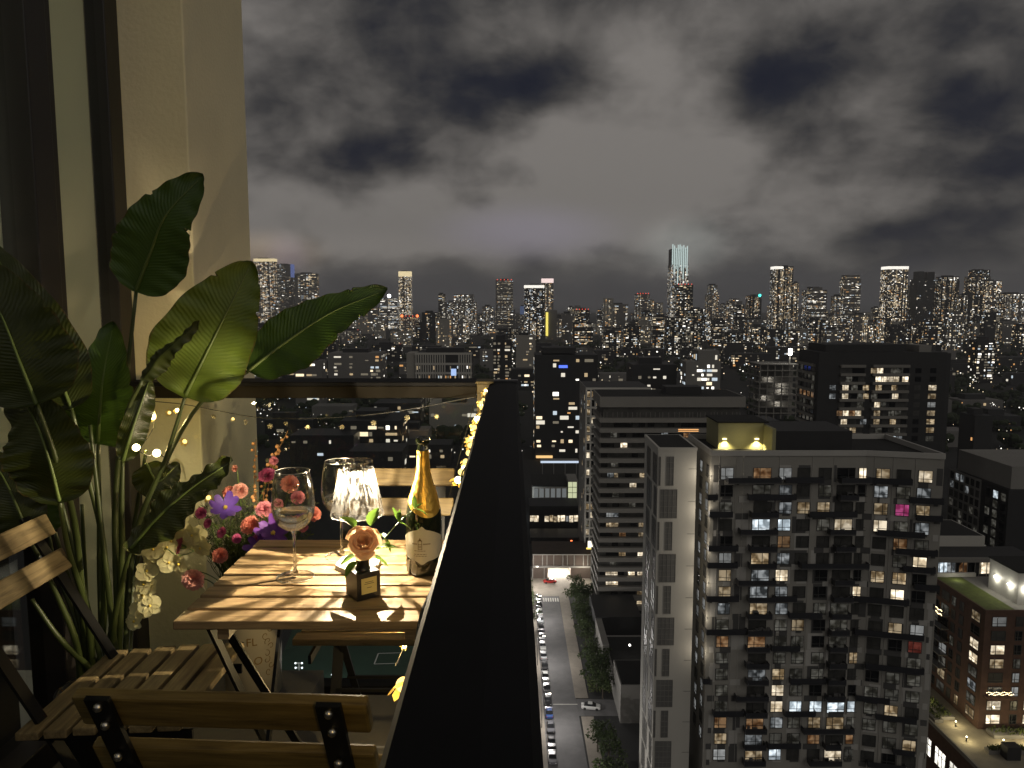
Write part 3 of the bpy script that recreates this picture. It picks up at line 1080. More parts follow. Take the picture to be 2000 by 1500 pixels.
# ------------------------------------------------------------------ big-leaved plant in a black pot
def leaf_mat(name, c1, c2, trans=0.25, rough=0.38):
    m, nt, o = nodes_of(name)
    L = nt.links
    uv = N(nt, 'ShaderNodeUVMap')
    uv.uv_map = 'UVMap'
    sx = N(nt, 'ShaderNodeSeparateXYZ')
    L.new(uv.outputs[0], sx.inputs[0])
    ab = N(nt, 'ShaderNodeMath', operation='ABSOLUTE')
    L.new(sx.outputs[0], ab.inputs[0])
    k1 = N(nt, 'ShaderNodeMath', operation='MULTIPLY')
    L.new(ab.outputs[0], k1.inputs[0])
    k1.inputs[1].default_value = -0.16
    k2 = N(nt, 'ShaderNodeMath', operation='ADD')
    L.new(k1.outputs[0], k2.inputs[0])
    L.new(sx.outputs[1], k2.inputs[1])
    nzz = N(nt, 'ShaderNodeTexNoise', i_Scale=5.0, i_Detail=2.0)
    L.new(uv.outputs[0], nzz.inputs['Vector'])
    kk = N(nt, 'ShaderNodeMath', operation='MULTIPLY_ADD')
    L.new(nzz.outputs['Fac'], kk.inputs[0])
    kk.inputs[1].default_value = 0.02
    L.new(k2.outputs[0], kk.inputs[2])
    sn = N(nt, 'ShaderNodeMath', operation='MULTIPLY')
    L.new(kk.outputs[0], sn.inputs[0])
    sn.inputs[1].default_value = 240.0
    s2 = N(nt, 'ShaderNodeMath', operation='SINE')
    L.new(sn.outputs[0], s2.inputs[0])
    nz = N(nt, 'ShaderNodeTexNoise', i_Scale=2.2, i_Detail=5.0)
    L.new(uv.outputs[0], nz.inputs['Vector'])
    mx = N(nt, 'ShaderNodeMix', data_type='RGBA')
    mx.inputs[6].default_value = (*c1, 1)
    mx.inputs[7].default_value = (*c2, 1)
    L.new(nz.outputs['Fac'], mx.inputs[0])
    vein = N(nt, 'ShaderNodeMapRange')
    vein.inputs['From Min'].default_value = 0.80
    vein.inputs['From Max'].default_value = 1.0
    L.new(s2.outputs[0], vein.inputs['Value'])
    vf = N(nt, 'ShaderNodeMath', operation='MULTIPLY')
    L.new(vein.outputs[0], vf.inputs[0])
    vf.inputs[1].default_value = 0.14
    mv = N(nt, 'ShaderNodeMix', data_type='RGBA')
    L.new(vf.outputs[0], mv.inputs[0])
    L.new(mx.outputs[2], mv.inputs[6])
    mv.inputs[7].default_value = (c2[0] * 1.7, c2[1] * 1.6, c2[2] * 1.5, 1)
    # dry brown rim, ragged
    en = N(nt, 'ShaderNodeTexNoise', i_Scale=26.0, i_Detail=4.0)
    L.new(uv.outputs[0], en.inputs['Vector'])
    es = N(nt, 'ShaderNodeMath', operation='MULTIPLY_ADD')
    L.new(en.outputs['Fac'], es.inputs[0])
    es.inputs[1].default_value = 0.22
    L.new(ab.outputs[0], es.inputs[2])
    er = N(nt, 'ShaderNodeMapRange')
    er.inputs['From Min'].default_value = 1.07
    er.inputs['From Max'].default_value = 1.13
    L.new(es.outputs[0], er.inputs['Value'])
    eb = N(nt, 'ShaderNodeMix', data_type='RGBA')
    L.new(er.outputs[0], eb.inputs[0])
    L.new(mv.outputs[2], eb.inputs[6])
    eb.inputs[7].default_value = (0.075, 0.045, 0.014, 1)
    mv = eb
    b = N(nt, 'ShaderNodeBsdfPrincipled', i_Roughness=rough)
    b.inputs['Specular IOR Level'].default_value = 0.4
    L.new(mv.outputs[2], b.inputs['Base Color'])
    bp = N(nt, 'ShaderNodeBump', i_Strength=0.20, i_Distance=0.003)
    L.new(s2.outputs[0], bp.inputs['Height'])
    L.new(bp.outputs[0], b.inputs['Normal'])
    tr = N(nt, 'ShaderNodeBsdfTranslucent')
    L.new(mv.outputs[2], tr.inputs['Color'])
    ms = N(nt, 'ShaderNodeMixShader', i_Fac=trans)
    L.new(b.outputs[0], ms.inputs[1])
    L.new(tr.outputs[0], ms.inputs[2])
    L.new(ms.outputs[0], o.inputs['Surface'])
    return m


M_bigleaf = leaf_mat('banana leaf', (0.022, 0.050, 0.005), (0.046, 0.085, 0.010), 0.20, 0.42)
M_lampleaf = leaf_mat('lamplit banana leaf', (0.052, 0.086, 0.009), (0.105, 0.145, 0.019), 0.25, 0.42)  # paler copy of the leaf green: lamplight put into the colour
M_darkleaf = leaf_mat('dark banana leaf', (0.016, 0.024, 0.004), (0.036, 0.044, 0.008), 0.12, 0.34)  # darker green than the other leaves
M_rib = surf('leaf rib', (0.085, 0.12, 0.025), 0.5, var=0.15, scale=20)
M_stalk = surf('leaf stalk', (0.045, 0.060, 0.014), 0.45, var=0.25, scale=12)
PB = at(205, 1345, 2.15)
PB.z = 0.0
plant = thingw('potted_plant', 'tall plant with huge banana-like leaves in a black pot beside the window', 'plant', PB)
PT = Vector((PB.x, PB.y, 0.27))


def big_leaf(mid, wl, wr, hint, notches=(), fold=0.10, curl=0.10, mat=None, ripple=0.004, tipround=0.62, rib=True):
    """mid: world points from stalk end to tip; wl / wr: half widths in metres"""
    Nn, Mm = 84, 7
    c = spline(mid, Nn)
    mb = MB()
    mb.uv = []
    hint = Vector(hint).normalized()
    for k in range(Nn + 1):
        s = k / Nn
        tg = (c[min(k + 1, Nn)] - c[max(k - 1, 0)]).normalized()
        sd = tg.cross(hint).normalized()
        nr = sd.cross(tg).normalized()
        prof = (max(0.0, math.sin(math.pi * s ** tipround))) ** 0.62
        for u in range(-Mm, Mm + 1):
            f = abs(u) / Mm
            w_ = wr if u > 0 else wl
            q = 1.0
            for (s0, sg, dep) in notches:
                if (sg > 0) == (u > 0) and u != 0:
                    e = abs(s - s0 - 0.10 * f)
                    if e < 0.011:
                        q = min(q, 1 - dep * (1 - e / 0.011))
            wig = 1 + 0.02 * math.sin(s * 23 + u) * f
            d = w_ * prof * min(f, q) * wig
            h = -fold * w_ * f * prof + curl * w_ * f * f + ripple * math.sin(s * 52 + 1.3 * (1 if u > 0 else 2)) * f * f + ripple * 1.6 * math.sin(s * 13 + (0 if u > 0 else 2)) * f
            mb.v.append(tuple(c[k] + sd * d * (1 if u > 0 else -1) + nr * h))
            mb.uv.append((u / Mm, s))
    rw = 2 * Mm + 1
    for k in range(Nn):
        for i in range(rw - 1):
            a = k * rw + i
            mb.f.append((a, a + 1, a + rw + 1, a + rw))
            mb.mi.append(0)
    lf = mb.build('leaf', mat or M_bigleaf, plant, smooth=True)
    if rib:
        off = [p + (hint * 0.0015) for p in c]
        MB().tube(off[:-4], [0.0055 * (1 - 0.85 * k / Nn) for k in range(Nn - 3)], 6).build('midrib', M_rib, lf, smooth=True)
    return lf


def stalk(p, r0=0.0105, r1=0.005):
    p = [Vector(q) for q in p]
    n = 18
    MB().tube(spline(p, n), [r0 + (r1 - r0) * k / n for k in range(n + 1)], 8).build('stalk', M_stalk, plant, smooth=True)


def PX(*a):
    return [at(x, y, t) for (x, y, t) in a]


def base(dx, dy=0.0):
    return PT + Vector((dx, dy, -0.02))


# top dark leaf
big_leaf(PX((266, 568, 2.14), (292, 500, 2.12), (325, 420, 2.10), (398, 342, 2.13)), 0.112, 0.108, (0.15, -1, 0.25), ((0.62, -1, .28), (0.86, 1, .3), (0.55, 1, .5), (0.3, -1, .18)))
stalk([base(0.03)] + PX((232, 1100, 2.15), (243, 800, 2.16), (266, 568, 2.14)))
# bright leaf catching the lamp
big_leaf(PX((362, 772, 2.16), (398, 700, 2.14), (445, 605, 2.13), (492, 512, 2.16)), 0.150, 0.118, (0.30, -1, -0.12), ((0.72, -1, .25), (0.62, 1, .22), (0.88, -1, .2), (0.8, 1, .12)), fold=0.04, mat=M_lampleaf)
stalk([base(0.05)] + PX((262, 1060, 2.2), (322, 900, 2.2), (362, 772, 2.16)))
# leaf reaching over the railing
big_leaf(PX((484, 726, 2.30), (560, 668, 2.36), (650, 610, 2.42), (757, 566, 2.50)), 0.100, 0.118, (0.10, -0.75, 0.62), ((0.72, -1, .35), (0.9, 1, .5), (0.94, -1, .55), (0.68, 1, .45), (0.5, 1, .15)), fold=0.03)
stalk([base(0.06)] + PX((262, 1130, 2.25), (300, 960, 2.3), (385, 795, 2.3), (484, 726, 2.30)))
# thin leaf seen edge-on
big_leaf(PX((278, 742, 2.02), (318, 690, 2.02), (392, 626, 2.03)), 0.020, 0.030, (0.5, -0.5, 0.75), ((0.8, 1, .5),), fold=0.6, mat=M_darkleaf, rib=False)
stalk([base(0.045)] + PX((225, 1000, 2.1), (245, 820, 2.05), (278, 742, 2.02)))
# hanging leaf lit from below
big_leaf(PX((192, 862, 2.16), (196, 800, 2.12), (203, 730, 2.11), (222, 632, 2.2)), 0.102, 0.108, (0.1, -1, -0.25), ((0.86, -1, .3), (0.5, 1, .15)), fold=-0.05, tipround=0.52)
stalk([base(0.0)] + PX((196, 1150, 2.2), (194, 980, 2.18), (192, 862, 2.16)))
# narrow dark leaf
big_leaf(PX((240, 900, 2.05), (258, 840, 2.04), (280, 775, 2.05), (294, 735, 2.07)), 0.030, 0.042, (0.5, -0.8, 0.1), (), fold=0.4, mat=M_darkleaf)
stalk([base(0.035)] + PX((238, 1100, 2.1), (238, 1000, 2.06), (240, 900, 2.05)))
# large leaf at the left edge, in front
big_leaf(PX((72, 790, 1.80), (40, 710, 1.78), (0, 610, 1.78), (-60, 500, 1.82)), 0.115, 0.125, (0.15, -1, 0.2), ((0.5, 1, .2),), mat=M_darkleaf)
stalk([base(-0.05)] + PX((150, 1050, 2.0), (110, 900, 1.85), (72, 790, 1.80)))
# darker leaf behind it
big_leaf(PX((140, 800, 2.0), (100, 700, 2.0), (45, 590, 2.0), (-25, 470, 2.05)), 0.095, 0.085, (0.3, -1, 0.4), (), mat=M_darkleaf)
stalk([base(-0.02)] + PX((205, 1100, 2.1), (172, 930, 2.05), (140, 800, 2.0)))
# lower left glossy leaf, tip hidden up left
big_leaf(PX((116, 978, 1.88), (98, 905, 1.84), (70, 825, 1.83), (20, 735, 1.88)), 0.105, 0.092, (0.25, -1, -0.1), ((0.5, -1, .15),), fold=0.18, mat=M_darkleaf, ripple=0.006)
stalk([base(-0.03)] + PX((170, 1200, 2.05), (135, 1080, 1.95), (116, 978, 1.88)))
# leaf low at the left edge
big_leaf(PX((62, 1060, 1.95), (38, 1000, 1.93), (5, 930, 1.93), (-40, 870, 1.95)), 0.075, 0.060, (0.3, -1, 0.1), (), mat=M_darkleaf)
stalk([base(-0.07)] + PX((150, 1260, 2.05), (110, 1160, 2.0), (62, 1060, 1.95)))
# long glossy leaf stretched to the right over the flowers
big_leaf(PX((256, 1072, 2.02), (310, 1010, 2.02), (380, 950, 2.05), (456, 900, 2.10)), 0.052, 0.075, (0.15, -0.55, 0.85), ((0.7, 1, .3),), fold=0.32, curl=0.28, ripple=0.007, mat=M_darkleaf, tipround=0.7)
stalk([base(0.03)] + PX((222, 1230, 2.1), (240, 1130, 2.05), (256, 1072, 2.02)))
# small light leaf near the left chair and a drooping one under it
big_leaf(PX((95, 1040, 2.15), (84, 990, 2.15), (70, 950, 2.16)), 0.04, 0.05, (0.2, -1, 0.0), ())
stalk([base(-0.04)] + PX((150, 1220, 2.15), (112, 1120, 2.15), (95, 1040, 2.15)), 0.008, 0.004)
big_leaf(PX((285, 905, 2.28), (310, 940, 2.30), (350, 905, 2.34)), 0.05, 0.06, (0.2, -1, 0.3), (), mat=M_darkleaf)
# bare stalks of the fan
for (x0, y0_, x1_, y1_, t_) in ((62, 1170, 128, 1260, 2.0), (118, 970, 190, 1260, 2.08), (176, 830, 205, 1090, 2.05), (240, 900, 228, 1180, 2.12), (108, 1040, 150, 1190, 2.1), (160, 985, 170, 1200, 2.2), (285, 880, 250, 1100, 2.3)):
    stalk([base(rnd.uniform(-.06, .06), rnd.uniform(-.03, .05))] + PX((x1_, y1_, t_ + .03), (x0, y0_, t_)), 0.010, 0.005)
pot = MB()
pot.lathe([(0.0001, 0.0), (0.095, 0.0), (0.12, 0.255), (0.127, 0.258), (0.127, 0.275), (0.118, 0.275), (0.112, 0.235), (0.0001, 0.23)], 40, c=(PB.x, PB.y, 0.001))
pot.build('pot', M_black, plant, smooth=True)
M_moss = surf('dried moss', (0.10, 0.055, 0.02), 0.9, var=0.3, scale=40)
ms_ = MB()
for k in range(160):
    a, r_ = rnd.uniform(0, 6.28), 0.11 * math.sqrt(rnd.random())
    c_ = Vector((PB.x + r_ * math.cos(a), PB.y + r_ * math.sin(a), 0.24 + rnd.uniform(0, 0.035)))
    d_ = Vector((rnd.uniform(-1, 1), rnd.uniform(-1, 1), rnd.uniform(-.2, 1))).normalized() * 0.03
    e_ = Vector((rnd.uniform(-1, 1), rnd.uniform(-1, 1), rnd.uniform(-1, 1))).normalized() * 0.010
    ms_.poly([c_ - e_, c_ + e_, c_ + d_])
tag(ms_.build('moss', M_moss, plant), None, None, kind='stuff')

# ------------------------------------------------------------------ white flower bucket behind the table
M_tin = surf('white enamel', (0.66, 0.58, 0.42), 0.38, var=0.08, scale=6)
M_goldp = surf('ochre print', (0.27, 0.16, 0.03), 0.6)
UP = atZ(497, 1347, 0.0)
UP.z = 0.001
bk = thing('flower_bucket', 'tall white metal bucket with handle and FL lettering under the table', 'bucket', UP)
RB, HB = 0.104, 0.41
MB().lathe([(0.0001, 0.002), (RB * 0.90, 0.0), (RB * 0.985, HB - 0.095), (RB * 1.0, HB - 0.09), (RB * 0.985, HB - 0.085), (RB * 0.99, HB - 0.066), (RB * 1.005, HB - 0.062), (RB * .99, HB - 0.057),
            (RB, HB - 0.004), (RB * 1.03, HB), (RB * 0.98, HB), (RB * 0.96, HB - 0.05), (RB * 0.86, 0.01), (0.0001, 0.012)], 56).build('body', M_tin, bk, smooth=True)
hd = MB()
hd.tube(spline([(-RB * 0.96, -0.045, HB - 0.075), (-RB * 1.0, -0.085, HB - 0.07), (-RB * 1.0, -0.092, HB - 0.045), (-RB * 1.35, -0.06, HB - 0.005), (-RB * 1.5, -0.02, HB + 0.02)], 20), 0.003, 6)
hd.build('handle', M_tin, bk, smooth=True)
MB().box(-RB * 1.0 - 0.002, -RB * 0.86, -0.062, -0.030, HB - 0.092, HB - 0.058).build('handle_lug', M_tin, bk, bevel=0.003)


def round_text(body, ang, z, size, r, par, name, m):
    cu = bpy.data.curves.new(name, 'FONT')
    cu.body = body
    cu.size = size
    cu.align_x = 'LEFT'
    cu.resolution_u = 3
    tmp = bpy.data.objects.new('lettering_source', cu)
    COL.objects.link(tmp)
    bpy.context.view_layer.update()
    me = bpy.data.meshes.new_from_object(tmp.evaluated_get(bpy.context.evaluated_depsgraph_get()))
    bpy.data.objects.remove(tmp)
    for v in me.vertices:
        a = R(-90) + R(ang) + v.co.x / r
        zz_ = z + v.co.y
        rr_ = r * (0.90 + 0.085 * zz_ / (HB - 0.095)) + 0.0012
        v.co = (rr_ * math.cos(a), rr_ * math.sin(a), zz_)
    me.materials.clear()
    me.materials.append(m)
    put(name, me, par)


round_text('FL', 7, 0.205, 0.040, RB, bk, 'lettering', M_goldp)
round_text('O', 20, 0.135, 0.040, RB, bk, 'lettering', M_goldp)
# ornament of curling strokes on the right of the side
orn = MB()
for k in range(9):
    a = R(-90 + 50 + 6 * math.sin(k * 1.9))
    z = 0.10 + 0.022 * k
    cpts = []
    for q in range(9):
        th = q / 8 * 5.0 + k
        rr_ = 0.004 + 0.010 * q / 8
        aa = a + rr_ * math.cos(th) / RB
        zz_ = z + rr_ * math.sin(th)
        r_ = RB * (0.90 + 0.085 * zz_ / (HB - 0.095)) + 0.001
        cpts.append((r_ * math.cos(aa), r_ * math.sin(aa), zz_))
    orn.tube(cpts, 0.0011, 4)
orn.build('ornament', M_goldp, bk)

# ------------------------------------------------------------------ flowers
M_coral = surf('coral petal', (0.90, 0.30, 0.22), 0.65, var=0.25, scale=60, trans=0.3)
M_pinkp = surf('pink petal', (0.90, 0.30, 0.36), 0.65, var=0.25, scale=60, trans=0.3)
M_peachp = surf('salmon petal', (0.92, 0.42, 0.34), 0.65, var=0.25, scale=60, trans=0.3)
M_mag = surf('magenta petal', (0.66, 0.14, 0.32), 0.65, var=0.25, scale=60, trans=0.3)
M_purp = surf('violet petal', (0.17, 0.075, 0.46), 0.55, var=0.2, scale=50, trans=0.3)
M_purpd = surf('plum petal', (0.13, 0.035, 0.27), 0.55, var=0.2, scale=50, trans=0.3)
M_orch = surf('orchid cream', (0.82, 0.76, 0.42), 0.6, var=0.10, scale=40, trans=0.35)
M_yel = surf('yellow stamen', (0.75, 0.55, 0.08), 0.6)
M_stemg = surf('flower stem', (0.12, 0.18, 0.035), 0.55, var=0.25, scale=15)
M_twig = surf('berry twig', (0.36, 0.20, 0.07), 0.7, var=0.2)
M_bud = surf('berry bud', (0.70, 0.36, 0.14), 0.6, var=0.2, scale=60)
M_grass = surf('filler green', (0.10, 0.13, 0.035), 0.6, var=0.3, scale=20, trans=0.2)
MOUTH = Vector((UP.x, UP.y, HB - 0.03))


def stem_to(p, par, mat=M_stemg, r=0.0018, src=None, bend=0.04):
    a = (src or MOUTH) + Vector((rnd.uniform(-.05, .05), rnd.uniform(-.05, .05), -0.05))
    md = (a + p) / 2 + Vector((rnd.uniform(-bend, bend), rnd.uniform(-.02, .02), 0.03))
    MB().tube(spline([a, md, p], 12), r, 5).build('stem', mat, par, smooth=True)


def carnation(px, py, t, r, mat, label, aim=(0.2, -0.9, 0.5), src=None):
    p = at(px, py, t)
    f = thingw('carnation', label, 'flower', p, 'carnations in the bucket')
    r *= 0.77
    z = Vector(aim).normalized()
    x = z.orthogonal().normalized()
    y = z.cross(x)
    mb = MB()
    for ring in range(5):
        cnt = 5 + ring * 3
        rad = r * (0.25 + 0.19 * ring)
        up_ = r * (0.62 - 0.16 * ring)
        for k in range(cnt):
            a = 2 * math.pi * (k + 0.5 * (ring % 2)) / cnt + rnd.uniform(-.2, .2)
            d = x * math.cos(a) + y * math.sin(a)
            w_ = (-x * math.sin(a) + y * math.cos(a))
            bw_ = r * 0.12
            tw_ = r * (0.34 + 0.06 * ring)
            root = p - z * r * 0.35
            tip = p + d * rad + z * (up_ + rnd.uniform(-.08, .08) * r)
            i0 = len(mb.v)
            mb.v += [tuple(root + w_ * bw_), tuple(root - w_ * bw_)]
            nn = 7
            for q in range(nn):
                u = q / (nn - 1) * 2 - 1
                zig = r * (0.10 if q % 2 else -0.02) + rnd.uniform(-.05, .05) * r
                mb.v.append(tuple(tip - w_ * tw_ * u + (d * 0.5 + z * 0.5) * zig + d * rnd.uniform(-.10, .10) * r - z * abs(u) * r * 0.1))
            for q in range(nn - 1):
                mb.f.append((i0 + 0, i0 + 2 + q, i0 + 3 + q) if u else (i0, i0 + 2 + q, i0 + 3 + q))
                mb.mi.append(0)
            mb.f.append((i0, i0 + nn + 1, i0 + 1))
            mb.mi.append(0)
    mb.build('bloom', mat, f)
    MB().tube([p - z * r * 1.1, p - z * r * 0.85, p - z * r * 0.3], [r * 0.14, r * 0.26, r * 0.30], 8).build('calyx', M_stemg, f, smooth=True)
    stem_to(p - z * r * 1.05, f, src=src)
    return f


S2 = at(330, 1230, 2.2)
carnation(377, 1133, 2.16, 0.036, M_peachp, 'salmon carnation hanging lowest, left of the table edge', (0.15, -0.95, 0.05))
carnation(346, 1066, 2.18, 0.031, M_pinkp, 'pink carnation among the cream orchids', (-0.7, -0.55, 0.35))
carnation(430, 1085, 2.22, 0.026, M_coral, 'small coral carnation just left of the table corner', (0.3, -0.9, 0.2))
carnation(446, 961, 2.34, 0.024, M_coral, 'orange-red carnation left of its twin, above the violet cosmos', (-0.2, -0.8, 0.6))
carnation(469, 958, 2.33, 0.028, M_peachp, 'salmon carnation right of its twin, above the violet cosmos', (0.3, -0.8, 0.6))
carnation(487, 1025, 2.28, 0.033, M_coral, 'coral carnation between the two violet cosmos', (-0.1, -0.8, 0.6))
carnation(516, 994, 2.34, 0.030, M_pinkp, 'pink and violet carnation left of the front wine glass', (0.1, -0.9, 0.5))
carnation(521, 927, 2.46, 0.032, M_mag, 'magenta carnation highest beside the twigs', (0.0, -0.7, 0.8))
carnation(566, 945, 2.44, 0.034, M_coral, 'coral carnation seen through the front wine glass', (0.3, -0.9, 0.5))
carnation(582, 972, 2.42, 0.026, M_pinkp, 'pink carnation seen through the lower bowl of the front glass', (0.3, -0.9, 0.4))
carnation(614, 1004, 2.34, 0.026, M_coral, 'orange-red carnation between the two wine glasses', (0.5, -0.8, 0.3))
carnation(508, 1052, 2.22, 0.026, M_mag, 'crimson carnation under the right violet cosmos', (0.0, -0.9, 0.4))
carnation(392, 1002, 2.24, 0.020, M_mag, 'small dark red carnation under the long glossy leaf', (0.0, -0.9, 0.4))

for (x_, y_, t_, r_, m_, lb_) in ((405, 1022, 2.26, .017, M_mag, 'tiny burgundy bloom under the long leaf, left of the others like it'), (432, 1040, 2.24, .019, M_mag, 'burgundy bloom below the violet cosmos'),
                                  (462, 1052, 2.26, .017, M_mag, 'tiny burgundy bloom between the stems left of the plum cosmos'), (542, 985, 2.40, .022, M_pinkp, 'pink bloom behind the left edge of the front wine glass'),
                                  (556, 1018, 2.36, .020, M_coral, 'coral bloom low behind the front wine glass'), (592, 1030, 2.36, .018, M_pinkp, 'small pink bloom behind the stem of the front glass'),
                                  (352, 1108, 2.20, .016, M_coral, 'coral bud just above the hanging carnation'), (535, 900, 2.48, .016, M_pinkp, 'small pink bud among the berry twigs'),
                                  (458, 915, 2.44, .014, M_peachp, 'pale bud on a thin stem above the coral carnations')):
    carnation(x_, y_, t_, r_, m_, lb_, (rnd.uniform(-.4, .4), -0.85, rnd.uniform(.1, .6)))


def cosmos(px, py, t, r, mat, label, aim, n_=8, cup=0.35):
    p = at(px, py, t)
    f = thingw('cosmos_flower', label, 'flower', p, 'violet cosmos flowers')
    z = Vector(aim).normalized()
    x = z.orthogonal().normalized()
    y = z.cross(x)
    for k in range(n_):
        a = 2 * math.pi * k / n_ + rnd.uniform(-.1, .1)
        d = x * math.cos(a) + y * math.sin(a)
        w_ = -x * math.sin(a) + y * math.cos(a)
        mb = MB()
        nn = 7
        cu_ = cup + rnd.uniform(-.35, .45)
        for q in range(nn + 1):
            s = q / nn
            wd = r * 0.29 * (0.25 + 0.75 * math.sin(math.pi * min(1, s * 0.78 + .02)) ** 0.8) * (0.85 if s == 1 else 1)
            for u in (-1, -0.4, 0.4, 1):
                pt = p + d * (0.12 * r + r * s) + w_ * wd * u + z * (cu_ * r * s * s + 0.06 * r * (u * u) * s)
                if s == 1:
                    pt += d * r * (0.05 if abs(u) < .5 else -0.04)
                mb.v.append(tuple(pt))
        for q in range(nn):
            for i in range(3):
                b_ = q * 4 + i
                mb.f.append((b_, b_ + 1, b_ + 5, b_ + 4))
                mb.mi.append(0)
        mb.build('petal', mat, f, smooth=True)
    cn = MB()
    for k in range(14):
        a, q = k * 2.4, r * 0.14 * math.sqrt(k / 14)
        b_ = p + (x * math.cos(a) + y * math.sin(a)) * q
        cn.tube([b_, b_ + z * r * 0.22], r * 0.03, 4)
    cn.build('stamens', M_yel, f)
    stem_to(p, f)
    return f


cosmos(440, 992, 2.26, 0.040, M_purp, 'violet cosmos with open petals under the two coral carnations', (0.35, -0.75, 0.75), 8, 0.25)
cosmos(534, 1042, 2.20, 0.044, M_purpd, 'plum cosmos just above the far left table corner', (0.1, -0.75, 0.65), 8, 0.30)

cosmos(503, 1072, 2.18, 0.034, M_purpd, 'small plum cosmos lowest, at the back corner of the table', (-0.2, -0.8, 0.5), 7, 0.35)
# cream orchid sprays
for si, (lab, cps, tt) in enumerate((('cream orchid spray drooping lowest beside the plant stalks', ((352, 1085), (322, 1072), (300, 1110), (288, 1150), (276, 1200)), 2.16),
                                     ('cream orchid spray arching above the hanging carnation', ((392, 1060), (366, 1040), (338, 1032), (312, 1048), (292, 1080)), 2.20))):
    pts = [at(x, y, tt) for x, y in cps]
    f = thingw('orchid_spray', lab, 'flower', pts[0], 'cream orchid sprays')
    full = spline([MOUTH + Vector((-0.03, -0.03, 0)), (MOUTH + pts[0]) / 2 + Vector((0, 0, 0.08))] + pts, 30)
    MB().tube(full, 0.0018, 5).build('stem', M_stemg, f, smooth=True)
    nb = 20 if si == 0 else 17
    for k in range(nb):
        s = 0.38 + 0.62 * k / (nb - 1)
        c_ = full[int(s * 30)] + Vector((rnd.uniform(-.030, .030), rnd.uniform(-.03, .01), rnd.uniform(-.03, .03)))
        z = Vector((rnd.uniform(-.5, .6), -1, rnd.uniform(-.3, .5))).normalized()
        x = z.orthogonal().normalized()
        x = Matrix.Rotation(rnd.uniform(0, 6.28), 3, z) @ x
        y = z.cross(x)
        mb = MB()
        rr_ = rnd.uniform(0.024, 0.033)
        for q in range(5):
            a = 2 * math.pi * q / 5
            d = x * math.cos(a) + y * math.sin(a)
            w_ = -x * math.sin(a) + y * math.cos(a)
            wf = 0.62 if q in (1, 4) else 0.42
            i0 = len(mb.v)
            nn = 5
            for e in range(nn + 1):
                s2_ = e / nn
                wd = rr_ * wf * math.sin(math.pi * (0.08 + 0.84 * s2_)) ** 0.7
                for u in (-1, 0, 1):
                    mb.v.append(tuple(c_ + d * rr_ * s2_ + w_ * wd * u + z * (0.25 * rr_ * s2_ * (1 - s2_) + 0.12 * rr_ * abs(u) + rnd.uniform(-.03, .03) * rr_)))
            for e in range(nn):
                for u in range(2):
                    b_ = i0 + e * 3 + u
                    mb.f.append((b_, b_ + 1, b_ + 4, b_ + 3))
                    mb.mi.append(0)
        i0 = len(mb.f)
        mb.ball(c_ + z * 0.004, 0.004, 6, 4, 1)
        mb.build('blossom', [M_orch, M_yel], f, smooth=True)

# berry twigs
for (lab, cps) in (('tall berry twig standing left of its neighbours in the bucket', ((505, 1010), (497, 940), (500, 858))),
                   ('berry twig leaning right with buds to its tip', ((512, 1000), (525, 920), (562, 842))),
                   ('shorter berry twig behind the front wine glass rim', ((518, 990), (532, 915), (545, 868)))):
    pts = [at(x, y, 2.5) for x, y in cps]
    f = thingw('berry_twig', lab, 'twig', pts[0], 'berry twigs in the bucket')
    full = spline([MOUTH + Vector((0.02, 0.03, 0))] + pts, 24)
    MB().tube(full, 0.0014, 5).build('stem', M_twig, f)
    bd = MB()
    for k in range(14):
        c_ = full[10 + k] + Vector((rnd.uniform(-.012, .012), rnd.uniform(-.01, .01), rnd.uniform(-.006, .006)))
        bd.ball(c_, rnd.uniform(0.0045, 0.007), 7, 5)
        bd.tube([full[10 + k], c_], 0.0008, 4)
    tag(bd.build('bud', M_bud, f, smooth=True), None, None, kind='stuff')

# loose green filler: thin blades and feathery sprigs nobody could count
fl = MB()
for k in range(420):
    a_ = MOUTH + Vector((rnd.uniform(-.08, .08), rnd.uniform(-.08, .05), 0))
    px_, py_ = rnd.uniform(385, 620), rnd.uniform(985, 1085)
    if rnd.random() < 0.14:
        py_ = rnd.uniform(915, 985)
    b_ = at(px_, py_, rnd.uniform(2.24, 2.5))
    md = (a_ + b_) / 2 + Vector((rnd.uniform(-.04, .04), rnd.uniform(-.03, .03), 0.03))
    pts = spline([a_, md, b_], 7)
    w_ = Vector((rnd.uniform(-1, 1), rnd.uniform(-.4, .4), 0)).normalized() * rnd.uniform(0.0010, 0.0032)
    for q in range(7):
        g0, g1 = (1 - q / 7.6), (1 - (q + 1) / 7.6)
        fl.poly([pts[q] - w_ * g0, pts[q] + w_ * g0, pts[q + 1] + w_ * g1, pts[q + 1] - w_ * g1])
    if k % 3 == 0:
        for q in range(3, 8):
            for sg in (-1, 1):
                d_ = Vector((sg * rnd.uniform(.006, .02), rnd.uniform(-.01, .01), rnd.uniform(.006, .016)))
                n_2 = Vector((-d_.z, 0, d_.x)).normalized() * 0.0016
                fl.poly([pts[q] - n_2 * .5, pts[q] + d_ * 0.5 - n_2, pts[q] + d_, pts[q] + d_ * .5 + n_2])
tag(fl.build('foliage', M_grass), 'thin green and reddish filler leaves between the flowers in the bucket', 'greenery', kind='stuff')
# ------------------------------------------------------------------ fairy lights
M_wire = surf('fairy light wire', (0.03, 0.03, 0.02), 0.5)
M_lit = glow('lit bulb', (1.0, 0.80, 0.40), 16.0, True)
M_dim = glow('dim bulb', (1.0, 0.72, 0.22), 2.2, True)
M_clear = surf('clear petal plastic', (0.80, 0.72, 0.45), 0.15, trans=0.5, var=0.1)
M_gpet = surf('glowing petal plastic', (0.85, 0.62, 0.18), 0.2, trans=0.6, var=0.1)


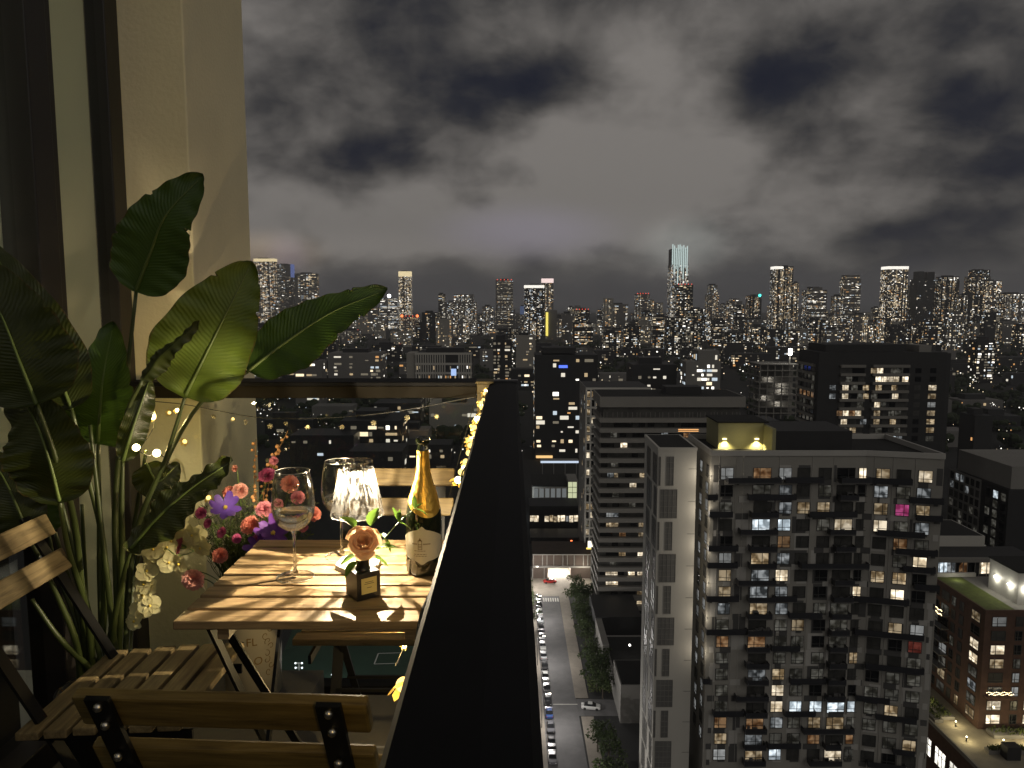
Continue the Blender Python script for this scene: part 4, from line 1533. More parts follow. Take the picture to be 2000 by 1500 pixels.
def fairy(label, wire, bulbs, wr=0.0016):
    """bulbs: (point, bulb material, petal material or None, radius)"""
    f = thingw('string_light', label, 'fairy lights', Vector(wire[0]), 'strings of fairy lights')
    MB().tube(spline(wire, 60), wr, 5, cap=True).build('wire', M_wire, f)
    for p, bm_, pm_, r_ in bulbs:
        p = Vector(p)
        b = MB().ball(p, r_, 10, 7).build('bulb', bm_, f, smooth=True)
        if pm_:
            mb = MB()
            z = Vector((rnd.uniform(-.5, .5), -0.8, rnd.uniform(-.9, .2))).normalized()
            x = z.orthogonal().normalized()
            y = z.cross(x)
            for k in range(6):
                a = 2 * math.pi * k / 6
                d = x * math.cos(a) + y * math.sin(a)
                w_ = -x * math.sin(a) + y * math.cos(a)
                L_ = r_ * 2.2
                base_ = p + d * r_ * 0.9
                mb.poly([base_ - w_ * r_ * .4, base_ + w_ * r_ * .4, p + d * L_ * 0.75 + w_ * r_ * 0.7 + z * r_ * .8, p + d * L_ + z * r_ * 1.3, p + d * L_ * 0.75 - w_ * r_ * 0.7 + z * r_ * .8])
            mb.build('petals', pm_, b, smooth=True)
    return f


sag = [at(x, y, 2.66) for x, y in ((290, 783), (360, 790), (430, 803), (500, 815), (580, 818), (660, 815), (740, 808), (820, 796), (890, 782), (925, 776))]
sag2 = [at(x, y, 2.63) for x, y in ((300, 781), (420, 800), (560, 811), (700, 800), (800, 782), (870, 758))]
MBk = [(at(x, y, 2.645), M_dim if k % 3 == 1 else M_clear, M_clear, 0.0050) for k, (x, y) in enumerate(((418, 812), (455, 818), (482, 824), (528, 832), (601, 833), (668, 832), (731, 826), (853, 814), (560, 826), (795, 815)))]
fairy('fairy light string with flower caps sagging under the far rail', sag, MBk)
fw = [at(x, y, t) for x, y, t in ((292, 795, 2.4), (300, 830, 2.38), (285, 860, 2.36), (266, 874, 2.02), (290, 890, 2.2), (306, 884, 2.33), (330, 905, 2.36), (362, 965, 2.36), (366, 1000, 2.36))]
fairy('lit fairy light bulbs hanging among the plant stalks', fw,
      [(at(299, 814, 2.34), M_lit, M_gpet, 0.0085), (at(266, 874, 2.00), M_lit, None, 0.0095), (at(306, 885, 2.25), M_lit, None, 0.0115), (at(346, 801, 2.40), M_lit, M_gpet, 0.0055), (at(366, 1000, 2.30), M_lit, None, 0.005),
       (at(361, 862, 2.74), M_dim, M_gpet, 0.008), (at(407, 972, 2.5), M_dim, M_gpet, 0.0075), (at(331, 806, 2.74), M_dim, M_gpet, 0.006)])
# string wound along the inner side of the side railing
sw, sb = [], []
for k in range(40):
    y = 2.70 - 0.055 * k
    x = -0.0885 + 0.0022 * math.sin(k * 1.7)
    z = ZR - 0.028 + (0.016 if k < 14 else 0.008 if k < 26 else 0.004) * math.sin(k * 1.1)
    sw.append(Vector((x, y, z)))
    lit = k % 5 == 1 or k in (12, 13, 17)
    if k < 26 or k == 38:
        sb.append((Vector((x - 0.006, y, z - 0.008)), M_lit if (lit and k < 20) or k in (23, 25) else M_dim, M_gpet if k % 4 else None, 0.0065))
fairy('glowing fairy light string wound along the inside of the side railing', sw, sb)
dr = [at(x, y, t) for x, y, t in ((925, 790, 2.62), (880, 960, 2.6), (845, 1120, 2.45), (815, 1215, 2.25), (790, 1262, 2.12), (772, 1300, 2.10))]
fairy('short light string hanging from the corner post down behind the table', dr, [(at(790, 1262, 2.10), M_lit, M_gpet, 0.006), (at(812, 1216, 2.2), M_dim, M_gpet, 0.006), (at(846, 1112, 2.4), M_dim, M_gpet, 0.005)])
lamp('fairy_glow', at(775, 1270, 2.04), 4.2, (1.0, 0.74, 0.34), 0.007)
for (p_, e_) in ((Vector((-0.135, 2.35, 1.03)), 1.3), (Vector((-0.135, 1.95, 1.02)), 1.3), (Vector((-0.135, 1.40, 1.0)), 1.1)):
    lamp('fairy_glow', p_, e_, (1.0, 0.66, 0.22), 0.007)
lamp('fairy_glow', Vector((-0.115, 0.60, 1.01)), 0.8, (1.0, 0.66, 0.22), 0.007)
lamp('fairy_glow', at(285, 868, 2.30), 1.2, (1.0, 0.74, 0.30), 0.007)
lamp('fairy_glow', at(318, 806, 2.36), 1.4, (1.0, 0.74, 0.30), 0.007)

# ------------------------------------------------------------------ city: ground, streets, sports field
M_ground = surf('city ground', (0.020, 0.020, 0.019), 0.9, var=0.4, scale=0.02)
M_asph = surf('asphalt', (0.125, 0.122, 0.122), 0.8, var=0.25, scale=0.35, bump=0.1, bscale=3)
M_walk = surf('pavement concrete', (0.26, 0.23, 0.19), 0.85, var=0.2, scale=0.5)
M_white = surf('road paint', (0.62, 0.60, 0.55), 0.7, var=0.15, scale=2)
G = GROUND
tag(MB().poly([(-6000, -300, G), (6000, -300, G), (6000, 9000, G), (-6000, 9000, G)]).build('ground', M_ground), 'dark ground of the city reaching the horizon', None, kind='structure')
rd = MB()
rd.poly([(9.6, 90, G + .004), (15.6, 90, G + .004), (15.0, 234, G + .004), (9.6, 234, G + .004)])
tag(rd.build('street', M_asph), 'grey street lined with parked cars beyond the railing', None, kind='structure')
tag(MB().poly([(15.3, 163, G + .008), (40, 163, G + .008), (40, 169.5, G + .008), (15.3, 170.5, G + .008)]).build('side_street', M_asph), 'side street opening right from the street', None, kind='structure')
tag(MB().poly([(6.5, 234.02, G + .004), (29, 234.02, G + .004), (29, 262, G + .004), (6.5, 262, G + .004)]).build('forecourt', M_walk), 'lit paved forecourt in front of the garage entrance', None, kind='structure')
tag(MB().box(15.1, 18.2, 170.8, 233.8, G, G + .13).build('pavement', M_walk, bevel=0.02), 'pavement between the street and the trees', None, kind='structure')
tag(MB().box(15.75, 18.6, 90, 162.6, G, G + .13).build('pavement', M_walk, bevel=0.02), 'pavement right of the street below the side street', None, kind='structure')
tag(MB().box(3.0, 7.3, 90, 233.8, G, G + .13).build('pavement', M_walk, bevel=0.02), 'pavement behind the row of parked cars', None, kind='structure')
tag(MB().poly([(7.32, 90, G + .004), (9.58, 90, G + .004), (9.58, 233.9, G + .004), (7.32, 233.9, G + .004)]).build('parking_lane', M_asph), 'parking lane under the row of cars', None, kind='structure')
cw = MB()
for k in range(7):
    cw.poly([(9.9 + .75 * k, 229.6, G + .009), (10.3 + .75 * k, 229.6, G + .009), (10.3 + .75 * k, 232.6, G + .009), (9.9 + .75 * k, 232.6, G + .009)])
tag(cw.build('crosswalk', M_white), 'white striped crosswalk at the far end of the street', None, kind='structure')
tag(MB().poly([(9.7, 167.9, G + .013), (15.4, 167.9, G + .013), (15.4, 168.2, G + .013), (9.7, 168.2, G + .013)]).build('stop_line', M_white), 'pale line across the street at the junction', None, kind='structure')
M_turf = surf('sports turf', (0.022, 0.058, 0.030), 0.9, var=0.25, scale=0.15)
tag(MB().poly([(-58, 160, G + .01), (-20, 160, G + .01), (-22, 232, G + .01), (-66, 232, G + .01)]).build('sports_field', M_turf), 'dark green sports field under floodlights, seen under the far chair', None, kind='structure')
fm = MB()
for a, b in (((-56, 166), (-23, 168)), ((-56, 163.5), (-23, 165.5)), ((-60, 205), (-24, 207)), ((-24, 162), (-25.5, 230)), ((-36, 188), (-30, 188.4)), ((-36, 194), (-30, 194.4)), ((-36, 188), (-36, 194)), ((-30, 188.4), (-30, 194.4))):
    a, b = Vector((*a, G + .016)), Vector((*b, G + .016))
    d_ = (b - a).normalized()
    n_1 = Vector((-d_.y, d_.x, 0)) * 0.16
    fm.poly([a - n_1, b - n_1, b + n_1, a + n_1])
tag(fm.build('field_marking', M_white), 'white lines painted on the sports field', None, kind='structure')

# ------------------------------------------------------------------ glows
K = {
    'w': room('warm room', (1.0, 0.74, 0.42), 0.42),
    'W': room('bright warm room', (1.0, 0.82, 0.56), 1.15, 0.55),
    'C': room('bright cool room', (0.80, 0.92, 1.0), 1.0, 0.6),
    'c': room('cool glimpse', (0.86, 0.92, 0.95), 0.26, 0.85, scale=0.8),
    'b': room('white blind room', (0.78, 0.80, 0.78), 0.22, 0.15),
    'd': room('dim room', (0.80, 0.76, 0.62), 0.075, 0.7, scale=0.8),
    'o': room('orange room', (1.0, 0.52, 0.22), 0.24, 0.7, scale=0.8),
    'p': room('pink curtain room', (1.0, 0.10, 0.40), 0.42, 0.4),
    'r': room('red curtain room', (0.9, 0.15, 0.10), 0.12, 0.4),
    'B': room('blue room', (0.12, 0.25, 1.0), 0.5, 0.6),
}
M_wdark = surf('dark window', (0.010, 0.011, 0.013), 0.08, spec=0.6, var=0.1)
M_wdim = surf('curtained window', (0.075, 0.074, 0.068), 0.3, spec=0.5, var=0.5, scale=0.8)
K['.'] = M_wdark
K[','] = M_wdim
M_tower = surf('tower wall grey', (0.33, 0.315, 0.28), 0.8, var=0.10, scale=0.25)
M_towerd = surf('tower panel dark', (0.085, 0.083, 0.08), 0.6, var=0.12, scale=0.3)
M_towerl = surf('tower panel light', (0.47, 0.455, 0.42), 0.8, var=0.08, scale=0.3)
M_navy = surf('navy balustrade', (0.028, 0.029, 0.034), 0.4, var=0.1)
M_fr = surf('window frame', (0.05, 0.05, 0.048), 0.6, var=0.1)
M_roof = surf('flat roof', (0.018, 0.018, 0.017), 0.95, var=0.3, scale=0.3)
M_whitew = surf('white render', (0.52, 0.50, 0.45), 0.8, var=0.05, scale=0.15)
M_greyw = surf('grey render', (0.26, 0.25, 0.23), 0.85, var=0.08, scale=0.2)
M_slab = surf('slab concrete', (0.24, 0.228, 0.205), 0.8, var=0.08, scale=0.3)
M_blackb = surf('black cladding', (0.022, 0.022, 0.023), 0.6, var=0.2, scale=0.3)
M_brick = surf('dark brick', (0.11, 0.060, 0.042), 0.9, var=0.3, scale=0.8, bump=0.2, bscale=6)


def win_meshes(w, h, key):
    """pane (facing -y) and its frame: one mullion and one low transom"""
    pane = MB().poly([(-w / 2, 0, -h / 2), (w / 2, 0, -h / 2), (w / 2, 0, h / 2), (-w / 2, 0, h / 2)]).mesh('pane', M_wdark)
    f = MB()
    t = 0.07
    f.box(-w / 2 - t, -w / 2, -0.08, 0.02, -h / 2 - t, h / 2 + t).box(w / 2, w / 2 + t, -0.08, 0.02, -h / 2 - t, h / 2 + t)
    f.box(-w / 2, w / 2, -0.08, 0.02, h / 2, h / 2 + t).box(-w / 2, w / 2, -0.10, 0.02, -h / 2 - t, -h / 2)
    mx_ = -w * 0.14
    f.box(mx_ - 0.05, mx_ + 0.05, -0.06, 0.015, -h / 2, h / 2)
    f.box(-w / 2, mx_ - 0.05, -0.055, 0.012, -h * 0.22 - 0.04, -h * 0.22 + 0.04).box(mx_ + 0.05, w / 2, -0.055, 0.012, -h * 0.22 - 0.04, -h * 0.22 + 0.04)
    return pane, f.mesh('frame', M_fr)


# ------------------------------------------------------------------ near tower with scattered balconies
YT = 124.0
ntl = atY(1390, 886, YT)
nt = thingw('apartment_tower', 'nearest grey apartment tower with scattered dark balconies and many lit windows', 'tower', (52, YT + 8, G))
ZTOP = ntl.z
xl = ntl.x
xm = atY(1692, 886, YT).x
pr = atY(1832, 893, YT)
ANG = R(-14)
seg = (pr.x - xm) * 1.0
dirR = Vector((math.cos(ANG), math.sin(ANG), 0))
er = Vector((xm, YT, 0)) + dirR * (seg / math.cos(ANG) * 0.955)
body = MB()
fp = [Vector((xl, YT, 0)), Vector((xm, YT, 0)), er, Vector((er.x - 0.4, YT + 16, 0)), Vector((xl, YT + 16, 0))]
for k in range(5):
    a, b = fp[k], fp[(k + 1) % 5]
    body.poly([(a.x, a.y, G), (b.x, b.y, G), (b.x, b.y, ZTOP), (a.x, a.y, ZTOP)])
body.build('wall', M_tower, nt)
MB().poly([(p.x, p.y, ZTOP - 0.4) for p in fp]).build('roof', M_roof, nt)
par = MB()
for k in range(5):
    a, b = fp[k], fp[(k + 1) % 5]
    par.bar((a.x, a.y, ZTOP + 0.1), (b.x, b.y, ZTOP + 0.1), 0.35, 0.9)
par.build('parapet', M_towerl, nt)
z0w = atY(1535, 925, YT).z
FL = z0w - atY(1535, 925 + 33.5, YT).z
wp, wf = win_meshes(2.0, 1.9, 'nt')
bp_, bf_ = win_meshes(2.9, 2.1, 'nt')
ROWS = ["bobd.FwdW.", ".dc,.,.cdc", "d,cww,.wpw", ",CC,dW,Wdc", ".,o,,,.,od", "bwc,.,,.dW", "wcW,.,.ww.", "wcc,.,W,W.",
        "cwc,.d,,..", ".,dw.d,.wb", "oodd.d,..r", "d,ddd,w,.d", "dcwdd,,.dd", "d,Wd.,.ddd", "d,CCCCCdw,".replace('CCCCC', 'WCCCC', 1)[:10], "oocdwwdddd", "wcddo,o,dw"[:10], "bwC,.Wd,.,"]
ROWS[0] = "bob.,.Ww.W"
CX = [1421, 1490, 1535, 1571, 1612, 1652, 1688, 1721, 1760, 1798]
mm = {'F': '.'}


def on_front(px, zc, off=0.0):
    """a point of the tower front, given picture column; right wing is turned"""
    x = atY(px, 930, YT).x
    if x <= xm:
        return Vector((x, YT - off, zc)), 0.0
    d = (x - xm) / math.cos(ANG) * 0.955
    n = Vector((math.sin(ANG), -math.cos(ANG), 0))
    p = Vector((xm, YT, 0)) + dirR * d + n * off
    return Vector((p.x, p.y, zc)), ANG


for r_, row in enumerate(ROWS):
    zc = z0w - FL * r_
    for c_, px in enumerate(CX):
        k = row[c_] if c_ < len(row) else '.'
        k = mm.get(k, k)
        big = c_ in (1, 5)
        p, a = on_front(px + rnd.uniform(-1.5, 1.5), zc - (0.1 if big else 0), 0.03)
        if k == '.' and not big and rnd.random() < .5:
            k = rnd.choice(',,,d')
        w = put('window', bp_ if big else wp, nt, p, (0, 0, a), (rnd.choice((1, 1, -1)), 1, 1), K[k])
        put('frame', bf_ if big else wf, w)
# narrow windows and bays along the left return
nwp, nwf = win_meshes(1.5, 1.9, 'nt')
for r_ in range(17):
    for yy in (YT + 2.2, YT + 6.3):
        k = 'b' if (r_ * 5 + int(yy)) % 3 else ','
        w = put('window', nwp, nt, (xl - 0.03, yy, z0w - FL * r_), (0, 0, R(-90)), None, K[k])
        put('frame', nwf, w)
# wall panels of two greys, a little proud
pm1 = MB().box(-0.5, 0.5, -0.05, 0.0, -0.5, 0.5).mesh('panel', M_towerd)
pm2 = MB().box(-0.5, 0.5, -0.035, 0.0, -0.5, 0.5).mesh('panel', M_towerl)
GX = [1392, 1410, 1436, 1466, 1518, 1522, 1552, 1586, 1626, 1634, 1672, 1706, 1740, 1778, 1814, 1828]
for r_ in range(18):
    for c_ in range(len(GX) - 1):
        if rnd.random() < 0.9:
            x0, x1 = GX[c_], GX[c_ + 1]
            if x1 - x0 < 8:
                continue
            f0 = rnd.uniform(0, .15)
            pm = pm1 if rnd.random() < .55 else pm2
            full = rnd.random() < .55
            zc = z0w - FL * r_ - (0 if full else FL * .5)
            hh = FL * (0.98 if full else 0.36)
            wd = (atY(x1, 930, YT).x - atY(x0, 930, YT).x) * (rnd.uniform(.45, .9))
            p, a = on_front(x0 + (x1 - x0) * rnd.uniform(.35, .65), zc, 0.0 if not full else 0.0)
            put('panel', pm, nt, p, (0, 0, a), (wd, 0.35 if full else 1, hh))
            if rnd.random() < .5:
                p, a = on_front(x0 + (x1 - x0) * rnd.uniform(.1, .9), z0w - FL * r_ - FL * .5, 0.0)
                put('panel', pm2 if pm is pm1 else pm1, nt, p, (0, 0, a), (wd * rnd.uniform(.4, .9), 0.6, FL * .34))
# thin joints between panels of cladding
jm = MB().box(-0.02, 0.02, -0.075, 0.0, -0.5, 0.5).mesh('trim', M_towerl)
for c_, px in enumerate((1404, 1438, 1452, 1522, 1586, 1628, 1706, 1740, 1780)):
    p, a = on_front(px, z0w - FL * 8.2, 0)
    put('trim', jm, nt, p, (0, 0, a), (1, 1, FL * 18.5))
# balconies: dark slab, balustrade; wider recessed stacks at two bays
BAL = {0: ((1418, 1521), (1532, 1606), (1637, 1696), (1694, 1773)), 1: ((1381, 1401), (1461, 1554), (1636, 1672), (1771, 1830)), 2: ((1385, 1431), (1466, 1518), (1581, 1674), (1785, 1830)),
       3: ((1445, 1518), (1620, 1670), (1716, 1800)), 4: ((1385, 1444), (1466, 1518), (1633, 1672), (1752, 1825)), 5: ((1385, 1444), (1466, 1518), (1566, 1699), (1766, 1823)),
       6: ((1444, 1518), (1633, 1672), (1788, 1831)), 7: ((1385, 1448), (1466, 1518), (1521, 1563), (1633, 1672), (1677, 1779)), 8: ((1466, 1513), (1550, 1614), (1631, 1669)),
       9: ((1386, 1466), (1467, 1513), (1631, 1667), (1684, 1809)), 10: ((1517, 1573), (1466, 1511), (1630, 1665)), 11: ((1466, 1511), (1630, 1665), (1707, 1813)),
       12: ((1382, 1396), (1468, 1511), (1557, 1628), (1630, 1665)), 13: ((1448, 1512), (1630, 1665), (1692, 1754)), 14: ((1405, 1466), (1468, 1511), (1548, 1610), (1731, 1805)),
       15: ((1468, 1511), (1585, 1686)), 16: ((1516, 1583), (1468, 1511), (1630, 1661), (1766, 1805)), 17: ((1468, 1511), (1600, 1664), (1720, 1790))}
balm = {}
for r_, spans in BAL.items():
    for (x0, x1) in spans:
        zc = z0w - FL * r_ - FL * 0.42
        pc, a = on_front((x0 + x1) / 2, zc)
        wd = (atY(x1, 930, YT).x - atY(x0, 930, YT).x)
        stack = 1460 < (x0 + x1) / 2 < 1500 or 1630 < (x0 + x1) / 2 < 1670
        dep = 1.5 if stack else 0.9
        b = MB().box(-wd / 2, wd / 2, -dep, 0.0, -0.20, 0.0).build('balcony', M_towerd if stack else M_navy, nt, loc=pc, rot=(0, 0, a))
        MB().box(-wd / 2, wd / 2, -dep, -dep + 0.06, 0.002, 0.82).box(-wd / 2, -wd / 2 + .06, -dep + .062, 0, 0.002, 0.82).box(wd / 2 - .06, wd / 2, -dep + .062, 0, 0.002, 0.82).build('balustrade', M_navy, b)
        if stack and rnd.random() < .8:
            jk = MB()
            for q in range(rnd.randint(2, 5)):
                xx = rnd.uniform(-wd / 2 + .3, wd / 2 - .3)
                s_ = rnd.uniform(.2, .45)
                jk.box(xx - s_, xx + s_, -dep + .25, -dep + .25 + s_, 0.002, rnd.uniform(.5, 1.3))
            tag(jk.build('furniture', M_towerd, b), None, None, kind='stuff')
# penthouse block, lit from two wall lamps, and black plant room
M_olive = surf('penthouse cladding', (0.34, 0.32, 0.17), 0.7, var=0.06, scale=0.6)
hp = atY(1393, 815, YT + 13)
ph = MB()
xa, xb = atY(1402, 882, YT + 6).x, atY(1490, 882, YT + 6).x
ztp = atY(1440, 826, YT + 6).z
ph.box(xa, xb - 0.003, YT + 6, YT + 14, ZTOP - 0.39, ztp)
ph.build('penthouse', M_olive, nt)
MB().box(xb, xb + 0.6, YT + 1.5, YT + 14, ZTOP - 0.39, ztp - 0.3).build('side_wall', M_olive, nt)
MB().box(xb + 0.61, atY(1664, 860, YT + 3).x, YT + 3, YT + 14, ZTOP - 0.39, atY(1600, 842, YT + 3).z).build('plant_room', M_blackb, nt)
MB().box(xa - .2, xb + .8, YT + 5.8, YT + 14.2, ztp + .002, ztp + .25).build('penthouse_roof', M_roof, nt)
for px, yy in ((1415, YT + 5.9), (1478, YT + 5.9)):
    q = atY(px, 857, yy)
    wl_ = MB().box(-.35, .35, -.18, 0, -.14, .1).build('wall_lamp', glow('roof lamp', (1, .86, .42), 3), nt, loc=q)
    lamp('roof_light', q + Vector((0, -.4, -.25)), 2200, (1, .85, .40), .15, nt, spot=125, aim=q + Vector((0, -.25, -5)), blend=.9)
lamp('roof_light', Vector(((xa + xb) / 2, YT + 3.0, ZTOP + 1.2)), 120, (1, .85, .40), .3, nt)

# ------------------------------------------------------------------ slim white tower beside it
YW = 125.6
wa, wb = atY(1286, 880, YW), atY(1361, 880, YW)
wt = thingw('slim_white_tower', 'slim white tower with tall grid windows, lit along its right edge', 'tower', ((wa.x + wb.x) / 2, YW, G))
zt_ = wa.z
MB().box(wa.x, wb.x, YW, YW + 13, G, zt_).build('wall', M_whitew, wt)
MB().box(wa.x - .1, wb.x + .1, YW - .1, YW + 13.1, zt_ + .001, zt_ + .5).build('parapet', M_whitew, wt)
MB().box(wa.x + .3, wb.x - .3, YW + .3, YW + 12.7, zt_ + .502, zt_ + .51).build('roof', M_roof, wt)
M_grid = surf('grid glazing', (0.17, 0.167, 0.158), 0.35, var=0.25, scale=0.4)
M_gridl = surf('grid bars', (0.24, 0.23, 0.21), 0.7)


def gridwin(x0, x1, z0, z1, nx, nz, par_, side=False):
    w, h = x1 - x0, z1 - z0
    p = MB().box(0, w, -0.02, 0.2, 0, h).build('window', M_grid, par_)
    g = MB()
    for i in range(nx + 1):
        g.box(w * i / nx - .035, w * i / nx + .035, -.07, -.021, 0, h)
    for j in range(nz + 1):
        g.box(0, w, -.06, -.0212, h * j / nz - .03, h * j / nz + .03)
    g.build('glazing_bar', M_gridl, p)
    return p


band_h = atY(1300, 890, YW).z - atY(1300, 954, YW).z
for k in range(11):
    zt0 = atY(1300, 892, YW).z - band_h * k
    z0_, z1_ = zt0 - band_h * 0.88, zt0
    sets = ((1287, 1290.5, 1, 5), (1302, 1316, 2, 5)) if k % 2 == 0 else ((1291, 1324, 4, 5),)
    for (xa_, xb_, nx, nz) in sets:
        p = gridwin(atY(xa_, 900, YW).x, atY(xb_, 900, YW).x, z0_, z1_, nx, nz, wt)
        p.location = (atY(xa_, 900, YW).x, YW, z0_)
    for yy, ww in (((YW + 1.0, 3.4), (YW + 7.0, 3.2)) if k % 2 == 0 else ((YW + 0.8, 2.2), (YW + 5.5, 4.2))):
        p = gridwin(0, ww, z0_, z1_, 2, 5, wt)
        p.rotation_euler = (0, 0, R(-90))
        p.location = (wa.x, yy + ww, z0_)
    # horizontal joint of the render
    MB().box(wa.x + 5.2, wb.x - .05, YW - .012, YW, zt0 - band_h * .38, zt0 - band_h * .36).build('joint', M_gridl, wt)
for k in range(6):
    zz_ = zt_ - 4 - 6.2 * k
    s_ = MB().box(xl - .16, xl - .02, YT - .12, YT - .02, zz_ - .12, zz_ + .12).build('wall_lamp', glow('corner lamp', (1, .86, .62), .5), nt)
    lamp('corner_light', (xl - .9, YT - 0.5, zz_), 270 - 28 * k, (1, .88, .70), .3, nt)

# ------------------------------------------------------------------ long slab block with balcony bands
YB = 213.0
sa, sb_ = atY(1172, 775, YB), atY(1457, 775, YB)
M_slabw = surf('recess wall', (0.10, 0.097, 0.09), 0.8, var=0.3, scale=0.6)
slab = thingw('slab_block', 'long grey slab block with pale balcony bands behind the white tower', 'building', ((sa.x + sb_.x) / 2, YB + 8, G))
ztb = sa.z
FB = atY(1200, 900, YB).z - atY(1200, 919.6, YB).z
MB().box(sa.x + 1.2, sb_.x - 1.2, YB + 1.6, YB + 18, G, ztb - .3).build('wall', M_slabw, slab)
MB().box(sa.x, sb_.x, YB, YB + 19, ztb - 3.0, ztb).build('parapet', M_slab, slab)
MB().box(sa.x + .4, sb_.x - .4, YB + .4, YB + 18.6, ztb + .002, ztb + .02).build('roof', M_roof, slab)
MB().box(atY(1300, 770, YB + 6).x, atY(1370, 770, YB + 6).x, YB + 6, YB + 12, ztb + .03, ztb + 2.2).build('plant_room', M_blackb, slab)
bandm = MB().box(sa.x, sb_.x, YB, YB + 19, -1.25, 0).mesh('balcony_band', M_slab)
zs0 = atY(1200, 817, YB).z
for k in range(21):
    put('balcony_band', bandm, slab, (0, 0, zs0 - FB * k))
mul = MB().box(-.05, .05, 0, .1, 0, FB - 1.25).mesh('mullion', M_gridl)
x = sa.x + .3
while x < sb_.x - .3:
    put('mullion', mul, slab, (x, YB + .4, zs0 + 0.002))
    x += rnd.choice((0.9, 1.3, 1.7))
spw, spf = win_meshes(1.9, 1.55, 'sb')
LIT = {1: ((1198, 'd'), (1297, 'c'), (1340, 'o')), 2: ((1218, 'W'), (1372, 'B'), (1345, 'c')), 3: (), 4: ((1200, 'd'),), 5: ((1193, 'c'), (1201, 'w'), (1256, 'w')), 6: ((1237, 'W'),), 7: ((1203, 'd'),), 8: ((1236, 'd'),),
       9: ((1192, 'b'), (1203, 'c')), 10: ((1192, 'w'), (1203, 'w'), (1256, 'w')), 11: ((1218, 'o'), (1256, 'w')), 12: (), 13: ((1218, 'w'), (1255, 'W')), 14: ((1200, 'd'),), 15: ((1192, 'W'), (1203, 'W'), (1237, 'W'), (1255, 'W')),
       16: ((1193, 'W'), (1204, 'W')), 17: ((1255, 'w'),), 18: ((1192, 'd'), (1237, 'c'), (1255, 'w')), 19: ((1192, 'w'), (1203, 'w'), (1238, 'c')), 20: ((1255, 'W'), (1195, 'd'))}
for k in range(21):
    zc = zs0 - FB * k - 1.25 + (-(FB - 1.25) / 2)
    used_ = []
    for (px, key) in LIT.get(k, ()):
        w = put('window', spw, slab, (atY(px, 900, YB + 1.55).x, YB + 1.55, zc), None, (1, 1, .95), K[key])
        put('frame', spf, w)
        used_.append(px)
    for px in list(range(1180, 1262, 12)) + (list(range(1270, 1450, 13)) if k < 4 else []):
        if all(abs(px - u) > 10 for u in used_):
            w = put('window', spw, slab, (atY(px, 900, YB + 1.56).x, YB + 1.56, zc), None, (1, 1, .95), K[rnd.choice('...,,,')])
xs = atY(1325, 832, YB - .1).x
for k in range(2):
    MB().box(xs, xs + 5.8, YB - .12, YB - .04, zs0 - FB - .35 - .5 * k, zs0 - FB - .20 - .5 * k).build('string_light', glow('orange rope light', (1, .5, .18), 1.6), slab)

# ------------------------------------------------------------------ white grid block behind it
YG = 262.0
ga, gb = atY(1144, 757, YG), atY(1272, 757, YG)
gr = thingw('grid_block', 'white gridded block with narrow windows, mostly hidden behind the slab block', 'building', ((ga.x + gb.x) / 2, YG + 8, G))
MB().box(ga.x + .25, gb.x - .25, YG + .3, YG + 24, G, ga.z - .2).build('wall', M_blackb, gr)
fin = MB().box(-.28, .28, 0, .29, G, ga.z - .802).mesh('fin', M_whitew)
nf = 15
for k in range(nf):
    put('fin', fin, gr, (ga.x + .28 + (gb.x - ga.x - .56) * k / (nf - 1), YG, 0))
MB().box(ga.x, gb.x, YG - .02, YG + .29, ga.z - .8, ga.z).build('parapet', M_whitew, gr)
MB().box(ga.x, ga.x + .24, YG + .295, YG + 24, ga.z - 60, ga.z).build('side_wall', M_greyw, gr)
gbm = MB().box(ga.x, gb.x, YG + .08, YG + .285, -.32, .32).mesh('band', M_whitew)
FG = 3.1
for k in range(19):
    put('band', gbm, gr, (0, 0, ga.z - 4.0 - FG * k))
gpm = MB().poly([(-.8, 0, -1.0), (.8, 0, -1.0), (.8, 0, 1.0), (-.8, 0, 1.0)]).mesh('window', M_wdark)
for k in range(18):
    for c_ in range(3):
        key = rnd.choice('...,dwwW') if k > 2 else rnd.choice('.www')
        put('window', gpm, gr, (ga.x + .28 + (gb.x - ga.x - .56) * (c_ + .5) / (nf - 1), YG + .29, ga.z - 2.4 - FG * (k + 1) + 3.1), None, None, K[key])
for k in range(17):
    for yy in range(3):
        if rnd.random() < .4:
            put('window', gpm, gr, (ga.x - .01, YG + 4 + 6 * yy, ga.z - 4 - FG * k), (0, 0, R(-90)), None, K[rnd.choice('dcw')])


# ------------------------------------------------------------------ generic builder for farther blocks: body + small lit windows
MG = [glow('far warm', (1.0, 0.74, 0.42), 0.55), glow('far warm bright', (1.0, 0.80, 0.52), 1.5), glow('far white', (1.0, 0.92, 0.76), 0.9), glow('far white bright', (1.0, 0.94, 0.84), 2.4),
      glow('far cool', (0.78, 0.90, 1.0), 0.8), glow('far amber', (1.0, 0.50, 0.18), 0.8), glow('far dim', (0.95, 0.82, 0.60), 0.20), glow('far red', (1.0, 0.12, 0.08), 1.6)]
MW = [18, 10, 17, 6, 8, 6, 42, 0]
M_far = surf('far facade', (0.22, 0.21, 0.20), 0.85, var=0.3, scale=0.02)
M_farl = surf('far pale facade', (0.36, 0.34, 0.30), 0.85, var=0.15, scale=0.02)
M_farb = surf('far black facade', (0.02, 0.02, 0.022), 0.5, var=0.2, scale=0.02)


